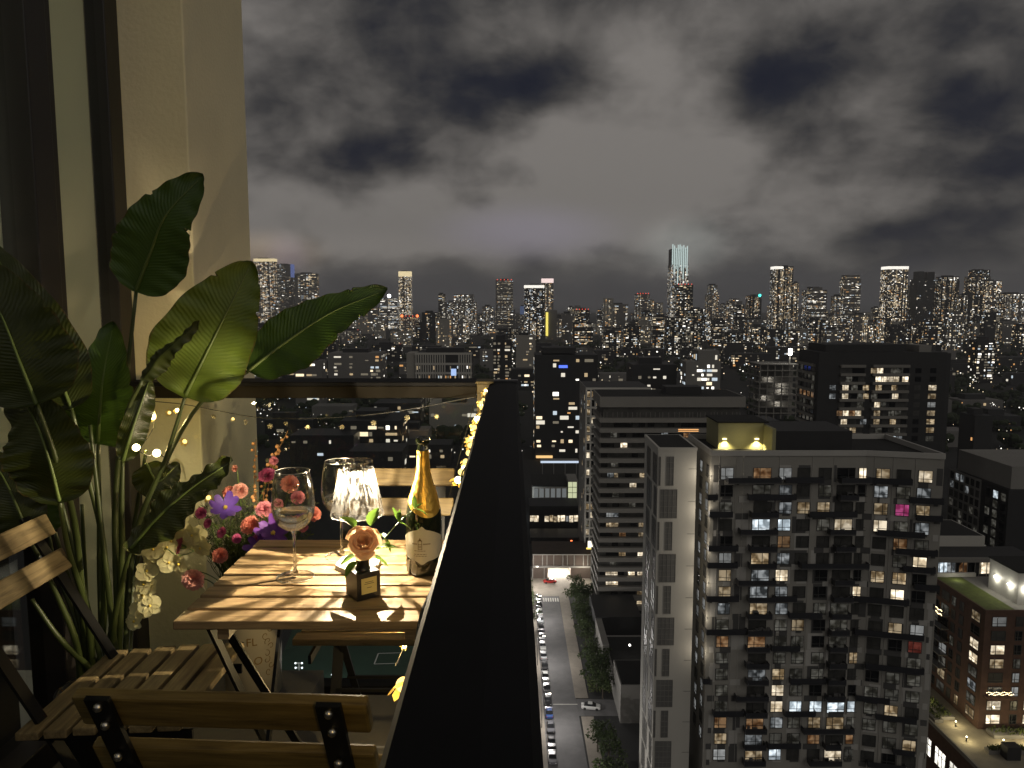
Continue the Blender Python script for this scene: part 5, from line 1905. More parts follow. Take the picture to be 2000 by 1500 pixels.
def windows(mb, o, ux, wid, z0, z1, cw, fh, frac, nrm, colbias=True, weights=None, wfrac=.62, hfrac=.55, style=0):
    nx, nz = max(1, int(wid / cw)), max(1, int((z1 - z0) / fh))
    cb = [rnd.uniform(.45, 1.5) if colbias else 1 for _ in range(nx)]
    if nx > 4 and colbias:
        for _ in range(max(1, nx // 6)):
            cb[rnd.randrange(nx)] = 0.05
    wt_ = weights or rnd.choice((MW, [30, 14, 10, 4, 2, 8, 42, 0], [8, 4, 24, 9, 16, 2, 42, 0], [12, 3, 12, 2, 6, 4, 70, 0]))
    if style == 1:      # lit in vertical stacks of the same room
        cb = [rnd.choice((.08, .3, 1.6, 2.2)) for _ in range(nx)]
    for j in range(nz):
        fb_ = rnd.uniform(.6, 1.3)
        if style == 2:  # whole office floors lit or dark
            fb_ = rnd.choice((.1, .2, .9, 2.4))
        for i in range(nx):
            if rnd.random() < frac * cb[i] * fb_:
                u0 = (i + .5 - wfrac / 2 + rnd.uniform(-.1, .1)) * wid / nx
                w_ = (1.0 if style == 2 else wfrac) * wid / nx * rnd.choice((.5, .8, 1, 1, 1.5, 2.2))
                zc = z0 + (j + .5) * (z1 - z0) / nz
                hh = hfrac * (z1 - z0) / nz * rnd.choice((.5, .8, 1, 1, 1.3))
                a = o + ux * u0 + nrm
                b = o + ux * min(wid, u0 + w_) + nrm
                mb.poly([(a.x, a.y, zc - hh / 2), (b.x, b.y, zc - hh / 2), (b.x, b.y, zc + hh / 2), (a.x, a.y, zc + hh / 2)], rnd.choices(range(8), wt_)[0])


def block(name, label, cat, px0, px1, pytop, t, group=None, depth=None, frac=.35, cw=3.6, fh=3.1, mat=None, steps=(), crown=None, weights=None, red=False, penth=True, zb=None, wfrac=.62, hfrac=.55, side=True, style=None):
    style = rnd.choice((0, 0, 1, 1, 2)) if style is None else style
    Y = t
    a, b = atY(px0, pytop, Y), atY(px1, pytop, Y)
    x0, x1, zt = a.x, b.x, a.z
    wid = x1 - x0
    dep = depth or min(40, max(14, wid * rnd.uniform(.7, 1.1)))
    f = thingw(name, label, cat, ((x0 + x1) / 2, Y + dep / 2, G), group)
    bd = MB()
    wn_ = MB()
    parts = [(0.0, 1.0, G, zt)] if not steps else []
    zprev = G
    for (f0, f1, py) in steps:
        zt2 = atY(px0, py, Y).z
        parts.append((f0, f1, zprev, zt2))
        zprev = zt2 + .01
    for pi, (f0, f1, za, zb_) in enumerate(parts):
        xa_, xb_ = x0 + wid * f0, x0 + wid * f1
        bd.box(xa_, xb_, Y, Y + dep, za, zb_)
        windows(wn_, Vector((xa_, Y, 0)), Vector((1, 0, 0)), xb_ - xa_, max(za, G + 4), zb_ - 2.0, cw, fh, frac, Vector((0, -.15, 0)), weights=weights, wfrac=wfrac, hfrac=hfrac, style=style)
        if side:
            if (x0 + x1) / 2 > 0:
                windows(wn_, Vector((xa_, Y, 0)), Vector((0, 1, 0)), dep, max(za, G + 4), zb_ - 2.0, cw, fh, frac * .8, Vector((-.15, 0, 0)), weights=weights)
            else:
                windows(wn_, Vector((xb_, Y, 0)), Vector((0, 1, 0)), dep, max(za, G + 4), zb_ - 2.0, cw, fh, frac * .8, Vector((.15, 0, 0)), weights=weights)
    bd.build('wall', mat or M_far, f)
    if wn_.f:
        tag(wn_.build('lit_window', MG, f), None, None, kind='stuff')
    if penth:
        q = rnd.uniform(.2, .5)
        px_ = MB().box(x0 + wid * q * .6, x0 + wid * (q * .6 + .5), Y + dep * .3, Y + dep * .75, zt + .01, zt + rnd.uniform(3, 5))
        px_.build('plant_room', M_farb, f)
    if crown:
        ch, cm = crown[0], crown[1]
        u0, u1 = (crown[2], crown[3]) if len(crown) > 2 else (0, 1)
        MB().box(x0 + wid * u0 - .2, x0 + wid * u1 + .2, Y - .3, Y + dep + .2, zt - ch, zt + .02).build('crown', cm, f)
    if red:
        rl_ = MB()
        for k in range(5):
            rl_.octa((x0 + wid * (k + .5) / 5, Y - .3, zt + 1.2), t / 1470 * 1.15)
        rl_.build('beacon', MG[7], f)
    return f

# ------------------------------------------------------------------ mid distance
M_cw = glow('crown white', (1.0, .95, .85), 1.3)
M_cg = glow('crown gold', (1.0, .82, .48), 1.0)
M_cc = glow('crown cyan', (.82, 1.0, .96), .75)
NOR = [12, 16, 25, 10, 10, 5, 22, 0]
# dark tower right of the railing
dt = block('dark_tower', 'dark apartment tower with a blue sign, standing just right of the railing end', 'tower', 1045, 1168, 693, 450, depth=26, frac=.40, cw=4.2, fh=2.85, mat=M_blackb, penth=False, weights=[20, 16, 20, 10, 14, 8, 12, 0], wfrac=.5, hfrac=.62, style=0)
q = atY(1058, 690, 452)
MB().box(q.x, atY(1125, 690, 452).x, 452, 470, q.z + .01, atY(1058, 679, 452).z).build('plant_room', M_blackb, dt)
q = atY(1100, 716, 449.4)
MB().box(q.x - 2.6, q.x + 2.6, 449.3, 449.6, q.z - .8, q.z + .8).build('sign', glow('blue sign', (.10, .18, 1), 1.6), dt)
q = atY(1063, 892, 449.4)
MB().box(q.x - 5, q.x + 5, 448.6, 449.6, q.z - .7, q.z + .7).build('sign', glow('amber sign', (1, .62, .25), 1.1), dt)

# dark block with banded balconies, right
YD = 256.0
da, db = atY(1600, 700, YD), atY(1850, 700, YD)
dk = thingw('dark_banded_tower', 'wide dark tower with pale balcony bands and warm rooms above the nearest tower', 'tower', ((da.x + db.x) / 2, YD + 12, G))
zd = atY(1700, 688, YD).z
MB().box(da.x, db.x, YD, YD + 18, G, zd).build('wall', M_blackb, dk)
MB().box(atY(1620, 680, YD).x, atY(1780, 680, YD).x, YD + 3, YD + 18, zd + .01, zd + 2.5).build('plant_room', M_blackb, dk)
q0, q1 = atY(1798, 690, YD), atY(1822, 690, YD)
MB().box(q0.x, q1.x, YD + 1, YD + 12, zd + .01, zd + 2.3).build('roof_hut', M_greyw, dk)
FD = atY(1700, 750, YD).z - atY(1700, 766.6, YD).z
sbm_ = MB().box(da.x - 1.0, da.x - .01, YD + 2.5, YD + 17, -.45, .45).mesh('balcony_band', M_slab)
for k in range(10):
    put('balcony_band', sbm_, dk, (0, 0, atY(1700, 715 + 16.6 * k, YD).z))
BANDS = ((1640, 1688), (1703, 1774))
for (xa_, xb_) in BANDS:
    bm_ = MB().box(atY(xa_, 740, YD).x, atY(xb_, 740, YD).x, YD - 1.0, YD - .01, -.45, .45).mesh('balcony_band', M_slab)
    for k in range(10):
        put('balcony_band', bm_, dk, (0, 0, atY(1700, 715 + 16.6 * k, YD).z))
dwp, dwf = win_meshes(2.1, 1.75, 'dk')
DL = {0: ((1718, 'W'), (1706, 'w')), 1: ((1716, 'W'), (1727, 'W'), (1738, 'W'), (1750, 'W'), (1768, 'W')), 2: ((1652, 'W'), (1692, 'w'), (1717, 'w'), (1748, 'w'), (1627, 'c')), 3: ((1652, 'W'), (1692, 'w'), (1750, 'W'), (1627, 'c')),
      4: ((1716, 'W'), (1727, 'd')), 5: ((1643, 'o'), (1655, 'W'), (1667, 'o'), (1679, 'W'), (1716, 'w'), (1744, 'd')), 6: ((1652, 'W'), (1690, 'c'), (1716, 'w'), (1748, 'w')), 7: ((1670, 'w'),), 8: ((1712, 'B'), (1750, 'C'), (1762, 'c'))}
for k in range(9):
    zc = atY(1700, 724 + 16.6 * k, YD).z
    us = []
    for px, key in DL.get(k, ()):
        w = put('window', dwp, dk, (atY(px, 740, YD - .02).x, YD - .02, zc), None, None, K[key])
        put('frame', dwf, w)
        us.append(px)
    for yy in (4.5, 8, 11.5, 15):
        put('window', dwp, dk, (da.x - .02, YD + yy, zc), (0, 0, R(-90)), None, K['o' if k == 3 else rnd.choice('..,d')])
    for px in (1646, 1658, 1670, 1682, 1709, 1721, 1733, 1745, 1757, 1769, 1793, 1822):
        if px == 1822 and k > 1:
            w = put('window', dwp, dk, (atY(px, 740, YD - .02).x, YD - .02, zc), None, (1.3, 1, 1), K[('W', 'w', 'b', 'w', 'w', 'w', 'd')[k - 2]])
            put('frame', dwf, w)
        elif all(abs(px - u) > 8 for u in us):
            put('window', dwp, dk, (atY(px, 740, YD - .02).x, YD - .02, zc), None, None, K[rnd.choice('..,,d')])

# construction frame beside it
cf = thingw('construction_frame', 'lit concrete frame of a building under construction with a bright floodlight', 'building', (160, 420, G))
ca, cb_ = atY(1484, 712, 420), atY(1560, 712, 420)
sl_ = MB().box(ca.x, cb_.x, 420, 440, -.25, .25).mesh('floor_slab', M_slab)
co_ = MB().box(-.3, .3, 0, .6, -3.2, -.26).mesh('column', M_slab)
for k in range(9):
    z = ca.z - 3.45 * k
    put('floor_slab', sl_, cf, (0, 0, z))
    for c_ in range(6):
        for yy in (420.3, 430, 438):
            put('column', co_, cf, (ca.x + .6 + (cb_.x - ca.x - 1.2) * c_ / 5, yy, z))
    lamp('site_light', ((ca.x + cb_.x) / 2 + rnd.uniform(-6, 6), 426, z - 1.2), 260, (1, .95, .85), .3, cf) if 1 < k < 7 else None
MB().box(ca.x + 4, cb_.x, 428, 428.3, ca.z - 30, ca.z - .3).build('core_wall', M_greyw, cf)
q = atY(1543, 690, 421)
MB().box(q.x - .3, q.x + .3, 421, 421.6, ca.z + .26, q.z).build('mast', M_slab, cf)
MB().box(q.x - .9, q.x + .9, 420.4, 421, q.z - 1.0, q.z + 2.6).build('floodlight', glow('site flood', (1, .98, .92), 9), cf)
lamp('site_light', q + Vector((0, -2, 1)), 2500, (1, .97, .9), .6, cf)

# grey office with dark slots behind the far rail
YO = 700.0
oa, ob = atY(810, 690, YO), atY(922, 690, YO)
of = thingw('slotted_office', 'pale grey office block with rows of narrow dark slots above the far rail', 'building', ((oa.x + ob.x) / 2, YO + 15, G))
MB().box(oa.x + .3, ob.x - .3, YO + .6, YO + 30, G, oa.z - .3).build('wall', M_blackb, of)
ofn = MB().box(-.55, .55, 0, .59, G, oa.z - .01).mesh('fin', M_whitew)
for k in range(24):
    if not 12 < k < 18:
        put('fin', ofn, of, (oa.x + (ob.x - oa.x) * (k + .5) / 24, YO, 0))
for pyb in (690, 710, 728, 746, 762):
    MB().box(oa.x, ob.x, YO - .05, YO + .58, atY(810, pyb, YO).z - 1.4, atY(810, pyb, YO).z + .6).build('band', M_whitew, of)
MB().box(oa.x - 8, oa.x - .02, YO + 2, YO + 30, G, oa.z).build('side_wing', M_farl, of)
MB().box(atY(830, 680, YO).x, atY(905, 680, YO).x, YO + 8, YO + 25, oa.z + .02, oa.z + 4.5).build('plant_room', M_farb, of)
q = atY(886, 727, YO - .3)
MB().box(q.x - 2.4, q.x + 2.4, YO - .6, YO - .1, q.z - 3.2, q.z + 3.2).build('screen', glow('blue screen', (.45, .62, 1), 1.0), of)
ow = MB()
for k in range(24):
    for py in (717, 736, 755):
        if rnd.random() < .38:
            c_ = atY(810 + 112 * (k + .95) / 24, py, YO)
            ow.box(c_.x - .5, c_.x + .5, YO + .3, YO + .5, c_.z - rnd.uniform(1, 2.6), c_.z + 1, rnd.choices(range(8), NOR)[0])
tag(ow.build('lit_window', MG, of), None, None, kind='stuff')

# mid-distance blocks one by one: name, label, category, x0, x1, top, distance, options
MID = [
    ('apartment_block', 'dark apartment block behind the tip of the long leaf, dotted with windows', 'building', 640, 742, 690, 760, dict(frac=.30, mat=M_far, cw=5, fh=3.4)),
    ('apartment_block', 'reddish low block left of the dotted one, behind the leaf', 'building', 575, 628, 705, 700, dict(frac=.28, mat=M_far, cw=5)),
    ('apartment_block', 'dark block with a grid of lit windows, through the glass above the wine glass', 'building', 665, 782, 822, 420, dict(frac=.42, mat=M_blackb, cw=4.6, fh=3.2, wfrac=.45, hfrac=.5)),
    ('apartment_block', 'pale gridded block seen through the far glass by the end of the garland', 'building', 838, 935, 790, 520, dict(frac=.22, mat=M_farl, cw=4.2)),
    ('apartment_block', 'stepped low block through the far glass beside the bottle neck', 'building', 778, 836, 842, 470, dict(frac=.18, mat=M_far)),
    ('office_block', 'mid-rise office with lit glass floors and a rounded black roof, right of centre', 'building', 1340, 1408, 703, 560, dict(frac=.42, mat=M_greyw, weights=[5, 10, 30, 30, 25, 0, 0, 0], wfrac=.5, steps=((0, 1, 706), (.35, .95, 685)), penth=False)),
    ('low_block', 'dark low block with few lights left of the rounded office', 'building', 1235, 1322, 712, 600, dict(frac=.15, mat=M_blackb)),
    ('apartment_block', 'pale slab tower left of the dark tower with a column of red lights', 'tower', 1008, 1046, 655, 900, dict(frac=.35, mat=M_farl)),
    ('apartment_block', 'narrow dark block with scattered windows above the railing corner', 'building', 963, 1000, 664, 760, dict(frac=.35, mat=M_blackb)),
    ('low_block', 'dark block under the right skyline, half hidden behind the banded tower', 'building', 1835, 1858, 690, 330, dict(frac=.05, mat=M_blackb)),
    ('apartment_block', 'small dotted block at the far right edge below the skyline', 'building', 1910, 1945, 665, 900, dict(frac=.4, mat=M_blackb)),
    ('office_block', 'blue-lit low office at the right beside the curving road', 'building', 1905, 1940, 812, 400, dict(frac=.12, mat=M_blackb, weights=[0, 5, 10, 10, 40, 5, 0, 0])),
]
for nm, lb_, ct, a, b, tp, t, op in MID:
    block(nm, lb_, ct, a, b, tp, t, **op)

# ------------------------------------------------------------------ skyline, named by what marks each tower out
SKY = [
    ('office_tower', 'broad office tower with gold top fading into cloud beside the column', 495, 536, 505, 3600, dict(frac=.65, cw=9, fh=4.2, weights=[25, 20, 25, 5, 5, 10, 10, 0], crown=(14, M_cg))),
    ('office_tower', 'dark office tower edged in violet-blue right of the gold-topped one', 541, 570, 516, 3500, dict(frac=.30, cw=8, fh=4.2, crown=(60, glow('violet edge', (.35, .45, 1.0), .35), .90, 1.0))),
    ('office_tower', 'flat-topped office tower with white floors just above the long leaf', 575, 618, 534, 3400, dict(frac=.5, cw=12, fh=4.2)),
    ('office_tower', 'office block with a bright white lamp on its roof left of the gold-crowned tower', 742, 776, 582, 2900, dict(frac=.55, cw=7, weights=[5, 5, 30, 15, 30, 0, 15, 0])),
    ('residential_tower', 'slender tower with a glowing gold crown', 778, 802, 530, 2700, dict(frac=.68, crown=(18, M_cg), weights=[25, 30, 20, 12, 3, 3, 7, 0])),
    ('residential_tower', 'tower between two red crane lights below the gold crown', 783, 816, 618, 2200, dict(frac=.55, red=True)),
    ('residential_tower', 'black slab tower with lights only down its right side', 824, 853, 610, 1900, dict(frac=.28, mat=M_farb)),
    ('residential_tower', 'stepped tower cluster with pale terraces at the top', 863, 930, 589, 2300, dict(frac=.62, steps=((0, 1, 590), (.35, .92, 575)))),
    ('residential_tower', 'pair-like dark tower with a red-lit roof left of the white-crowned towers', 968, 1002, 547, 2300, dict(frac=.6, red=True)),
    ('residential_tower', 'short slim tower left of the red-roofed tower', 942, 963, 598, 2300, dict(frac=.5)),
    ('residential_tower', 'tower with a bright white roof band, front of the white-crowned pair', 1024, 1063, 557, 2200, dict(frac=.55, mat=M_farb, crown=(8, M_cw), weights=[5, 10, 20, 12, 30, 0, 20, 0])),
    ('residential_tower', 'taller slim tower with a pinkish white crown behind its neighbour', 1058, 1081, 544, 2500, dict(frac=.6, crown=(14, glow('crown pink', (1, .78, .74), 1.2)))),
    ('office_tower', 'dim blue glass tower left of the white-crowned pair', 1016, 1026, 598, 2600, dict(frac=.1, crown=(60, glow('blue glass glow', (.40, .55, 1.0), .16)))),
    ('office_block', 'plain dark office slab right of the yellow strip', 1098, 1121, 612, 1900, dict(frac=.12)),
    ('residential_tower', 'dark tower with red roof points right of the plain slab', 1123, 1152, 605, 1800, dict(frac=.5, red=True, mat=M_farb)),
    ('office_block', 'wide flat office with a lit corner and dark top', 1178, 1227, 594, 2500, dict(frac=.45, cw=9)),
    ('residential_tower', 'tower with a ring of red lights left of the tallest tower', 1243, 1269, 574, 2300, dict(frac=.6, red=True)),
    ('residential_tower', 'black-topped tower with a red-lit roof in front of the tallest tower', 1322, 1354, 556, 1750, dict(frac=.62, mat=M_farb, red=True, penth=False, steps=((0, 1, 574), (0, 1, 556)))),
    ('residential_tower', 'slim tower with a ragged blue-white top right of the tallest tower', 1382, 1405, 557, 2600, dict(frac=.6, steps=((0, 1, 575), (.15, .85, 557)))),
    ('office_tower', 'domed office tower in the gap right of centre', 1419, 1455, 592, 2700, dict(frac=.55, cw=8, steps=((0, 1, 594), (.15, .85, 588), (.32, .68, 583)), penth=False)),
    ('office_tower', 'dark tower with a teal light on its corner', 1463, 1488, 577, 2500, dict(frac=.45, mat=M_farb)),
    ('residential_tower', 'tall tower with a bright left roof corner, right of the teal light', 1514, 1550, 520, 2200, dict(frac=.66, mat=M_farb, crown=(8, M_cw, 0, .42))),
    ('residential_tower', 'shorter slim tower leaning on the right of the bright-cornered tower', 1551, 1561, 552, 2250, dict(frac=.5)),
    ('residential_tower', 'twin-topped tower with a red stripe, low between two tall towers', 1577, 1616, 563, 2200, dict(frac=.6, steps=((0, 1, 566), (.3, .75, 561)))),
    ('residential_tower', 'low tower attached left of the dark-capped tower', 1631, 1651, 578, 2100, dict(frac=.55)),
    ('residential_tower', 'tower with a solid dark cap over warm floors', 1650, 1682, 545, 2150, dict(frac=.7, crown=(1, M_farb), steps=((0, 1, 546), (.1, .9, 537)), penth=False)),
    ('residential_tower', 'tower with a glowing white flat crown and stepped right side', 1735, 1775, 520, 2100, dict(frac=.72, crown=(8, M_cw), weights=[25, 28, 20, 12, 3, 5, 7, 0])),
    ('residential_tower', 'lower shoulder tower stepping down from the white-crowned one', 1774, 1788, 560, 2110, dict(frac=.65)),
    ('residential_tower', 'unlit black tower with a notched top', 1793, 1827, 530, 2000, dict(frac=.05, mat=M_farb, steps=((0, 1, 545),), penth=False)),
    ('residential_tower', 'tower with a dark crown right of the black notched tower', 1840, 1875, 541, 2050, dict(frac=.6, mat=M_farb, steps=((0, 1, 548), (.12, .95, 540)))),
    ('residential_tower', 'tall rounded tower with a dark top, back of the right-hand pair', 1900, 1936, 528, 2300, dict(frac=.4, mat=M_farb, steps=((0, 1, 540), (.2, .95, 527)))),
    ('residential_tower', 'warm-lit tower in front of the tall rounded one', 1927, 1957, 548, 2000, dict(frac=.7, weights=[25, 28, 20, 12, 3, 5, 7, 0])),
    ('residential_tower', 'wide lower tower with a dark roof before the right-hand pair', 1880, 1923, 575, 1950, dict(frac=.6, mat=M_farb)),
    ('residential_tower', 'tower cut by the right edge of the skyline', 1965, 2012, 573, 1900, dict(frac=.7)),
]
names_ = {}
for nm, lb_, a, b, tp, t, op in SKY:
    f = block(nm, lb_, 'tower' if 'tower' in nm else 'building', a, b, tp, t, **op)
    names_[lb_] = f
# tallest tower: lit glass crown of vertical blades
tw = block('skyscraper', 'tallest skyscraper with a white crown of vertical blades glowing into the cloud', 'skyscraper', 1311, 1345, 517, 2400, frac=.62, depth=50, penth=False, weights=[5, 10, 30, 15, 25, 3, 12, 0])
za_, zb_ = atY(1311, 517, 2400).z, atY(1311, 477, 2400).z
xa_, xb_ = atY(1312, 500, 2400).x, atY(1344, 500, 2400).x
for k in range(9):
    x_ = xa_ + (xb_ - xa_) * (k + .5) / 9
    h_ = zb_ - (0, 4, 12, 2, 0, 6, 3, 10, 5)[k]
    lo_ = za_ - (0, 30, 14, 60, 8, 22, 46, 10, 35)[k]
    MB().box(x_ - 1.5, x_ + 1.5, 2398.5, 2402, lo_, h_).build('blade', M_cc, tw)
MB().box(xa_, xb_, 2402.2, 2448, za_ + .1, zb_ - 14).build('crown', M_far, tw)
# roof lamps and signs of the skyline: parts of their towers
q = atY(760, 578, 2898)
MB().ball(q, 7, 10, 6).build('roof_lamp', glow('roof beacon', (.95, .97, 1), 7), names_['office block with a bright white lamp on its roof left of the gold-crowned tower'])
q = atY(1484, 577, 2498)
MB().ball(q, 5, 10, 6).build('beacon', glow('teal beacon', (.10, .9, .75), 2.5), names_['dark tower with a teal light on its corner'])
for px in (785, 815):
    q = atY(px, 617, 2195)
    MB().ball(q, 4, 8, 5).build('crane_lamp', glow('red lamp', (1, .20, .06), 3), names_['tower between two red crane lights below the gold crown'])
nb_ = names_['unlit black tower with a notched top']
for (p0, p1, tp) in ((1794, 1805, 530), (1811, 1826, 531)):
    a, b = atY(p0, tp, 2000), atY(p1, tp, 2000)
    MB().box(a.x, b.x, 2000, 2025, atY(p0, 545, 2000).z + .01, a.z).build('fin', M_farb, nb_)
# yellow lit strip
ys = atY(1066, 632, 2000)
st = thingw('lit_strip', 'tall yellow lit strip on a dark wall below the white-crowned pair', 'light strip', (ys.x, 2000, G))
MB().box(ys.x + .2, ys.x + 6.2, 2000, 2004, atY(1066, 656, 2000).z, atY(1066, 610, 2000).z).build('panel', glow('yellow strip', (1, .82, .16), 1.2), st)
MB().box(ys.x - 1, ys.x + 30, 2004.2, 2030, G, atY(1066, 606, 2000).z).build('wall', M_far, st)

# ---- belts of lower blocks, told apart by size, shade and the tower they stand under
MARKS = [(515, 'the gold-topped office'), (557, 'the violet-edged office tower'), (596, 'the flat-topped office tower'), (690, 'the tip of the long leaf'), (757, 'the white roof lamp'), (790, 'the gold-crowned tower'), (838, 'the black slab tower'),
         (896, 'the stepped tower cluster'), (985, 'the red-lit roof'), (1044, 'the white-crowned pair'), (1069, 'the yellow strip'), (1110, 'the plain office slab'), (1138, 'the red-pointed dark tower'), (1202, 'the wide flat office'), (1256, 'the ring of red lights'),
         (1328, 'the tallest skyscraper'), (1393, 'the blue-white ragged tower'), (1437, 'the domed office'), (1476, 'the teal light'), (1532, 'the bright-cornered tower'), (1596, 'the twin-topped tower'), (1666, 'the dark-capped tower'),
         (1754, 'the flat white crown'), (1810, 'the notched black tower'), (1857, 'the dark-crowned tower'), (1900, 'the wide dark-roofed tower'), (1928, 'the tall rounded tower'), (1975, 'the right edge')]
TAKEN = {}


def belt(n, px_rng, t_rng, h_rng, w_rng, frac, kind, group, name='distant_block', mats=(M_far, M_farl, M_farb)):
    for k in range(n):
        t = t_rng[0] + (t_rng[1] - t_rng[0]) * ((k * 0.618) % 1)
        px = px_rng[0] + (px_rng[1] - px_rng[0]) * (k + rnd.uniform(.1, .9)) / n
        w = rnd.uniform(*w_rng)
        h = rnd.uniform(*h_rng) * rnd.choice((.7, .85, 1, 1))
        wpx = w / t * FPX
        # picture row of a roof h metres above the ground at distance t
        dz = (EYE.z - (G + h)) / t
        py = 750 - FPX * math.tan(PITCH - math.atan(dz))
        mt = rnd.choice(mats)
        mk = min(MARKS, key=lambda q: abs(q[0] - px))
        sz = 'wide' if w > (w_rng[0] + w_rng[1]) / 2 else 'narrow'
        sh = {M_far.name: 'grey', M_farl.name: 'pale', M_farb.name: 'black'}[mt.name]
        sd = 'right below' if abs(px - mk[0]) < 8 else ('below and left of' if px < mk[0] else 'below and right of')
        label = '%s %s %s, %s %s' % (sz, sh, kind, sd, mk[1])
        if label in TAKEN:
            label = label.replace(sz, 'long' if sz == 'wide' else 'slim', 1)
        label = label.replace(' a ', ' ') if len(label.split()) < 17 else label.replace('below and ', '')
        TAKEN[label] = 1
        block(name, label, 'building', px - wpx / 2, px + wpx / 2, py, t, group=group, frac=frac * rnd.uniform(.6, 1.3), cw=max(3.4, t / 520), fh=max(3.0, t / 620), mat=mt, penth=rnd.random() < .4, depth=rnd.uniform(14, 26))


belt(46, (490, 2020), (2600, 4200), (55, 105), (28, 60), .55, 'far glittering block', 'blocks filling the far skyline')
belt(56, (490, 2020), (1500, 2500), (38, 74), (24, 50), .52, 'mid-rise block', 'mid-rise blocks below the skyline')
belt(26, (600, 2020), (2300, 3300), (88, 135), (22, 34), .58, 'slender tower', 'slender towers filling the skyline')
belt(34, (1180, 2010), (1300, 1900), (48, 84), (22, 36), .50, 'tower block', 'tower blocks below the right-hand skyline', mats=(M_farb, M_farb, M_far))
belt(40, (500, 2020), (800, 1450), (12, 34), (24, 60), .26, 'low building among trees', 'low buildings between the trees', name='low_building', mats=(M_farb, M_farb, M_far))
belt(16, (1180, 2000), (480, 760), (9, 20), (22, 40), .16, 'small rooftop', 'small rooftops before the trees', name='low_building', mats=(M_farb, M_farb, M_far))
belt(9, (500, 900), (330, 640), (9, 26), (24, 40), .20, 'low roof past the glass', 'low buildings behind the far glass', name='low_building', mats=(M_farb, M_farb, M_far))

# ---- street lights and car lights of the whole city: countless points
cl = MB()
for k in range(2600):
    t = 420 * (10.0 ** rnd.uniform(0, 0.98))
    px = rnd.uniform(480, 2020)
    if t < 700 and 1040 < px < 1560:
        continue
    x = (px - 1000) / FPX * t
    if k % 3:
        x = round(x / (90 + t * .02)) * (90 + t * .02) + rnd.uniform(-3, 3)
    r_ = t / FPX * rnd.choice((.35, .5, .5, .7, .7, 1.0, 1.5))
    cl.octa((x, t, G + rnd.uniform(5, 11)), r_, rnd.choices(range(8), [8, 24, 16, 24, 8, 14, 4, 1])[0])
# a curving road lit at the right, and another seen through the far glass
for k in range(22):
    q = atZ(1868 + 66 * k / 21 + 8 * math.sin(k), 700 + 90 * (k / 21) ** .8, G + 8)
    cl.octa(q, q.y / FPX * rnd.uniform(.9, 1.7), rnd.choice((3, 3, 1, 2)))
for k in range(14):
    q = atZ(1062 + rnd.uniform(-22, 24), 750 + 60 * rnd.random(), G + 8)
    cl.octa(q, q.y / FPX * rnd.uniform(.9, 2.0), rnd.choice((5, 1, 3)))
for k in range(60):
    q = atZ(rnd.uniform(520, 660), rnd.uniform(795, 850), G + 7)
    cl.octa(q, q.y / FPX * rnd.uniform(.5, 1.3), rnd.choice((3, 1, 2, 4)))
tag(cl.build('city_lights', MG), 'countless street lights and small lamps scattered over the dark city', 'lights', kind='stuff')

# ---- far woods: dark tree canopy in clumps
M_fol = surf('night foliage', (0.035, 0.05, 0.02), 0.9, var=0.4, scale=0.3)
tcn = MB()
for k in range(900):
    t = 480 * (10.0 ** rnd.uniform(0, 0.62))
    px = rnd.uniform(490, 2020)
    if t < 900 and 1010 < px < 1470:
        continue
    if t < 520 and 1470 < px < 1700:
        continue
    x = (px - 1000) / FPX * t
    s_ = rnd.uniform(5, 10)
    for q in range(9):
        d_ = Vector((rnd.gauss(0, .5), rnd.gauss(0, .5), rnd.uniform(.2, 1.2)))
        tcn.ball((x + d_.x * s_, t + d_.y * s_, G + d_.z * s_ * .9), s_ * rnd.uniform(.25, .5), 5, 4, 0, rnd.uniform(.8, 1.3), 1, rnd.uniform(.6, 1))
tag(tcn.build('tree_canopy', M_fol), 'dark masses of trees between the low buildings', 'trees', kind='stuff')

# ------------------------------------------------------------------ right: brick block with lit roof, its podium and terrace
bx, by, bz = 86.0, 131.9, -54.0
bb = thingw('brick_block', 'dark brick apartment block with a lit green roof at the right edge', 'building', (105, 140, G))
bc = atY(1925, 1197, by)
bx, bz = bc.x, bc.z
ZPOD = atY(1925, 1424, by).z
MB().box(bx, bx + 34, by, by + 18.5, ZPOD, bz).build('wall', M_brick, bb)
par = MB()
par.box(bx, bx + .3, by, by + 18.5, bz + .001, bz + .5).box(bx + .301, bx + 34, by, by + .3, bz + .001, bz + .5)
par.build('parapet', M_brick, bb)
M_turf2 = surf('green roof sedum', (0.12, 0.15, 0.03), 0.95, var=0.35, scale=1.2)
MB().box(bx + .35, bx + 6, by + .4, by + 17.5, bz + .002, bz + .2).build('green_roof', M_turf2, bb)
MB().box(bx + 6.02, bx + 34, by + .4, by + 18, bz + .002, bz + .12).build('roof', M_greyw, bb)
M_corr = surf('white corrugated metal', (0.55, 0.54, 0.50), 0.5, var=0.06, scale=0.8, stretch=(6, 6, .2))
pz = bz + 6.2
MB().box(bx + 8.0, bx + 34, by + 3.5, by + 12, bz + .125, pz).build('penthouse', M_corr, bb)
for k in range(26):
    pass
MB().box(bx + 7.8, bx + 34, by + 3.3, by + 12.2, pz + .002, pz + .3).build('penthouse_roof', M_roof, bb)
for i_, (lx, ly) in enumerate(((bx + 7.9, by + 10.0), (bx + 7.9, by + 6.0), (bx + 10.0, by + 3.4))):
    MB().ball((lx - .1, ly - .1, bz + 3.2), .22, 8, 5).build('wall_lamp', glow('roof white lamp', (1, .97, .86), 9), bb)
    lamp('roof_light', (lx - .55, ly - .4, bz + 3.0), 150, (1, .95, .78), .12, bb)
MB().box(bx + .5, bx + 9, by + 17.6, by + 18.2, bz + .2, bz + 1.0).build('roof_bench', M_whitew, bb)
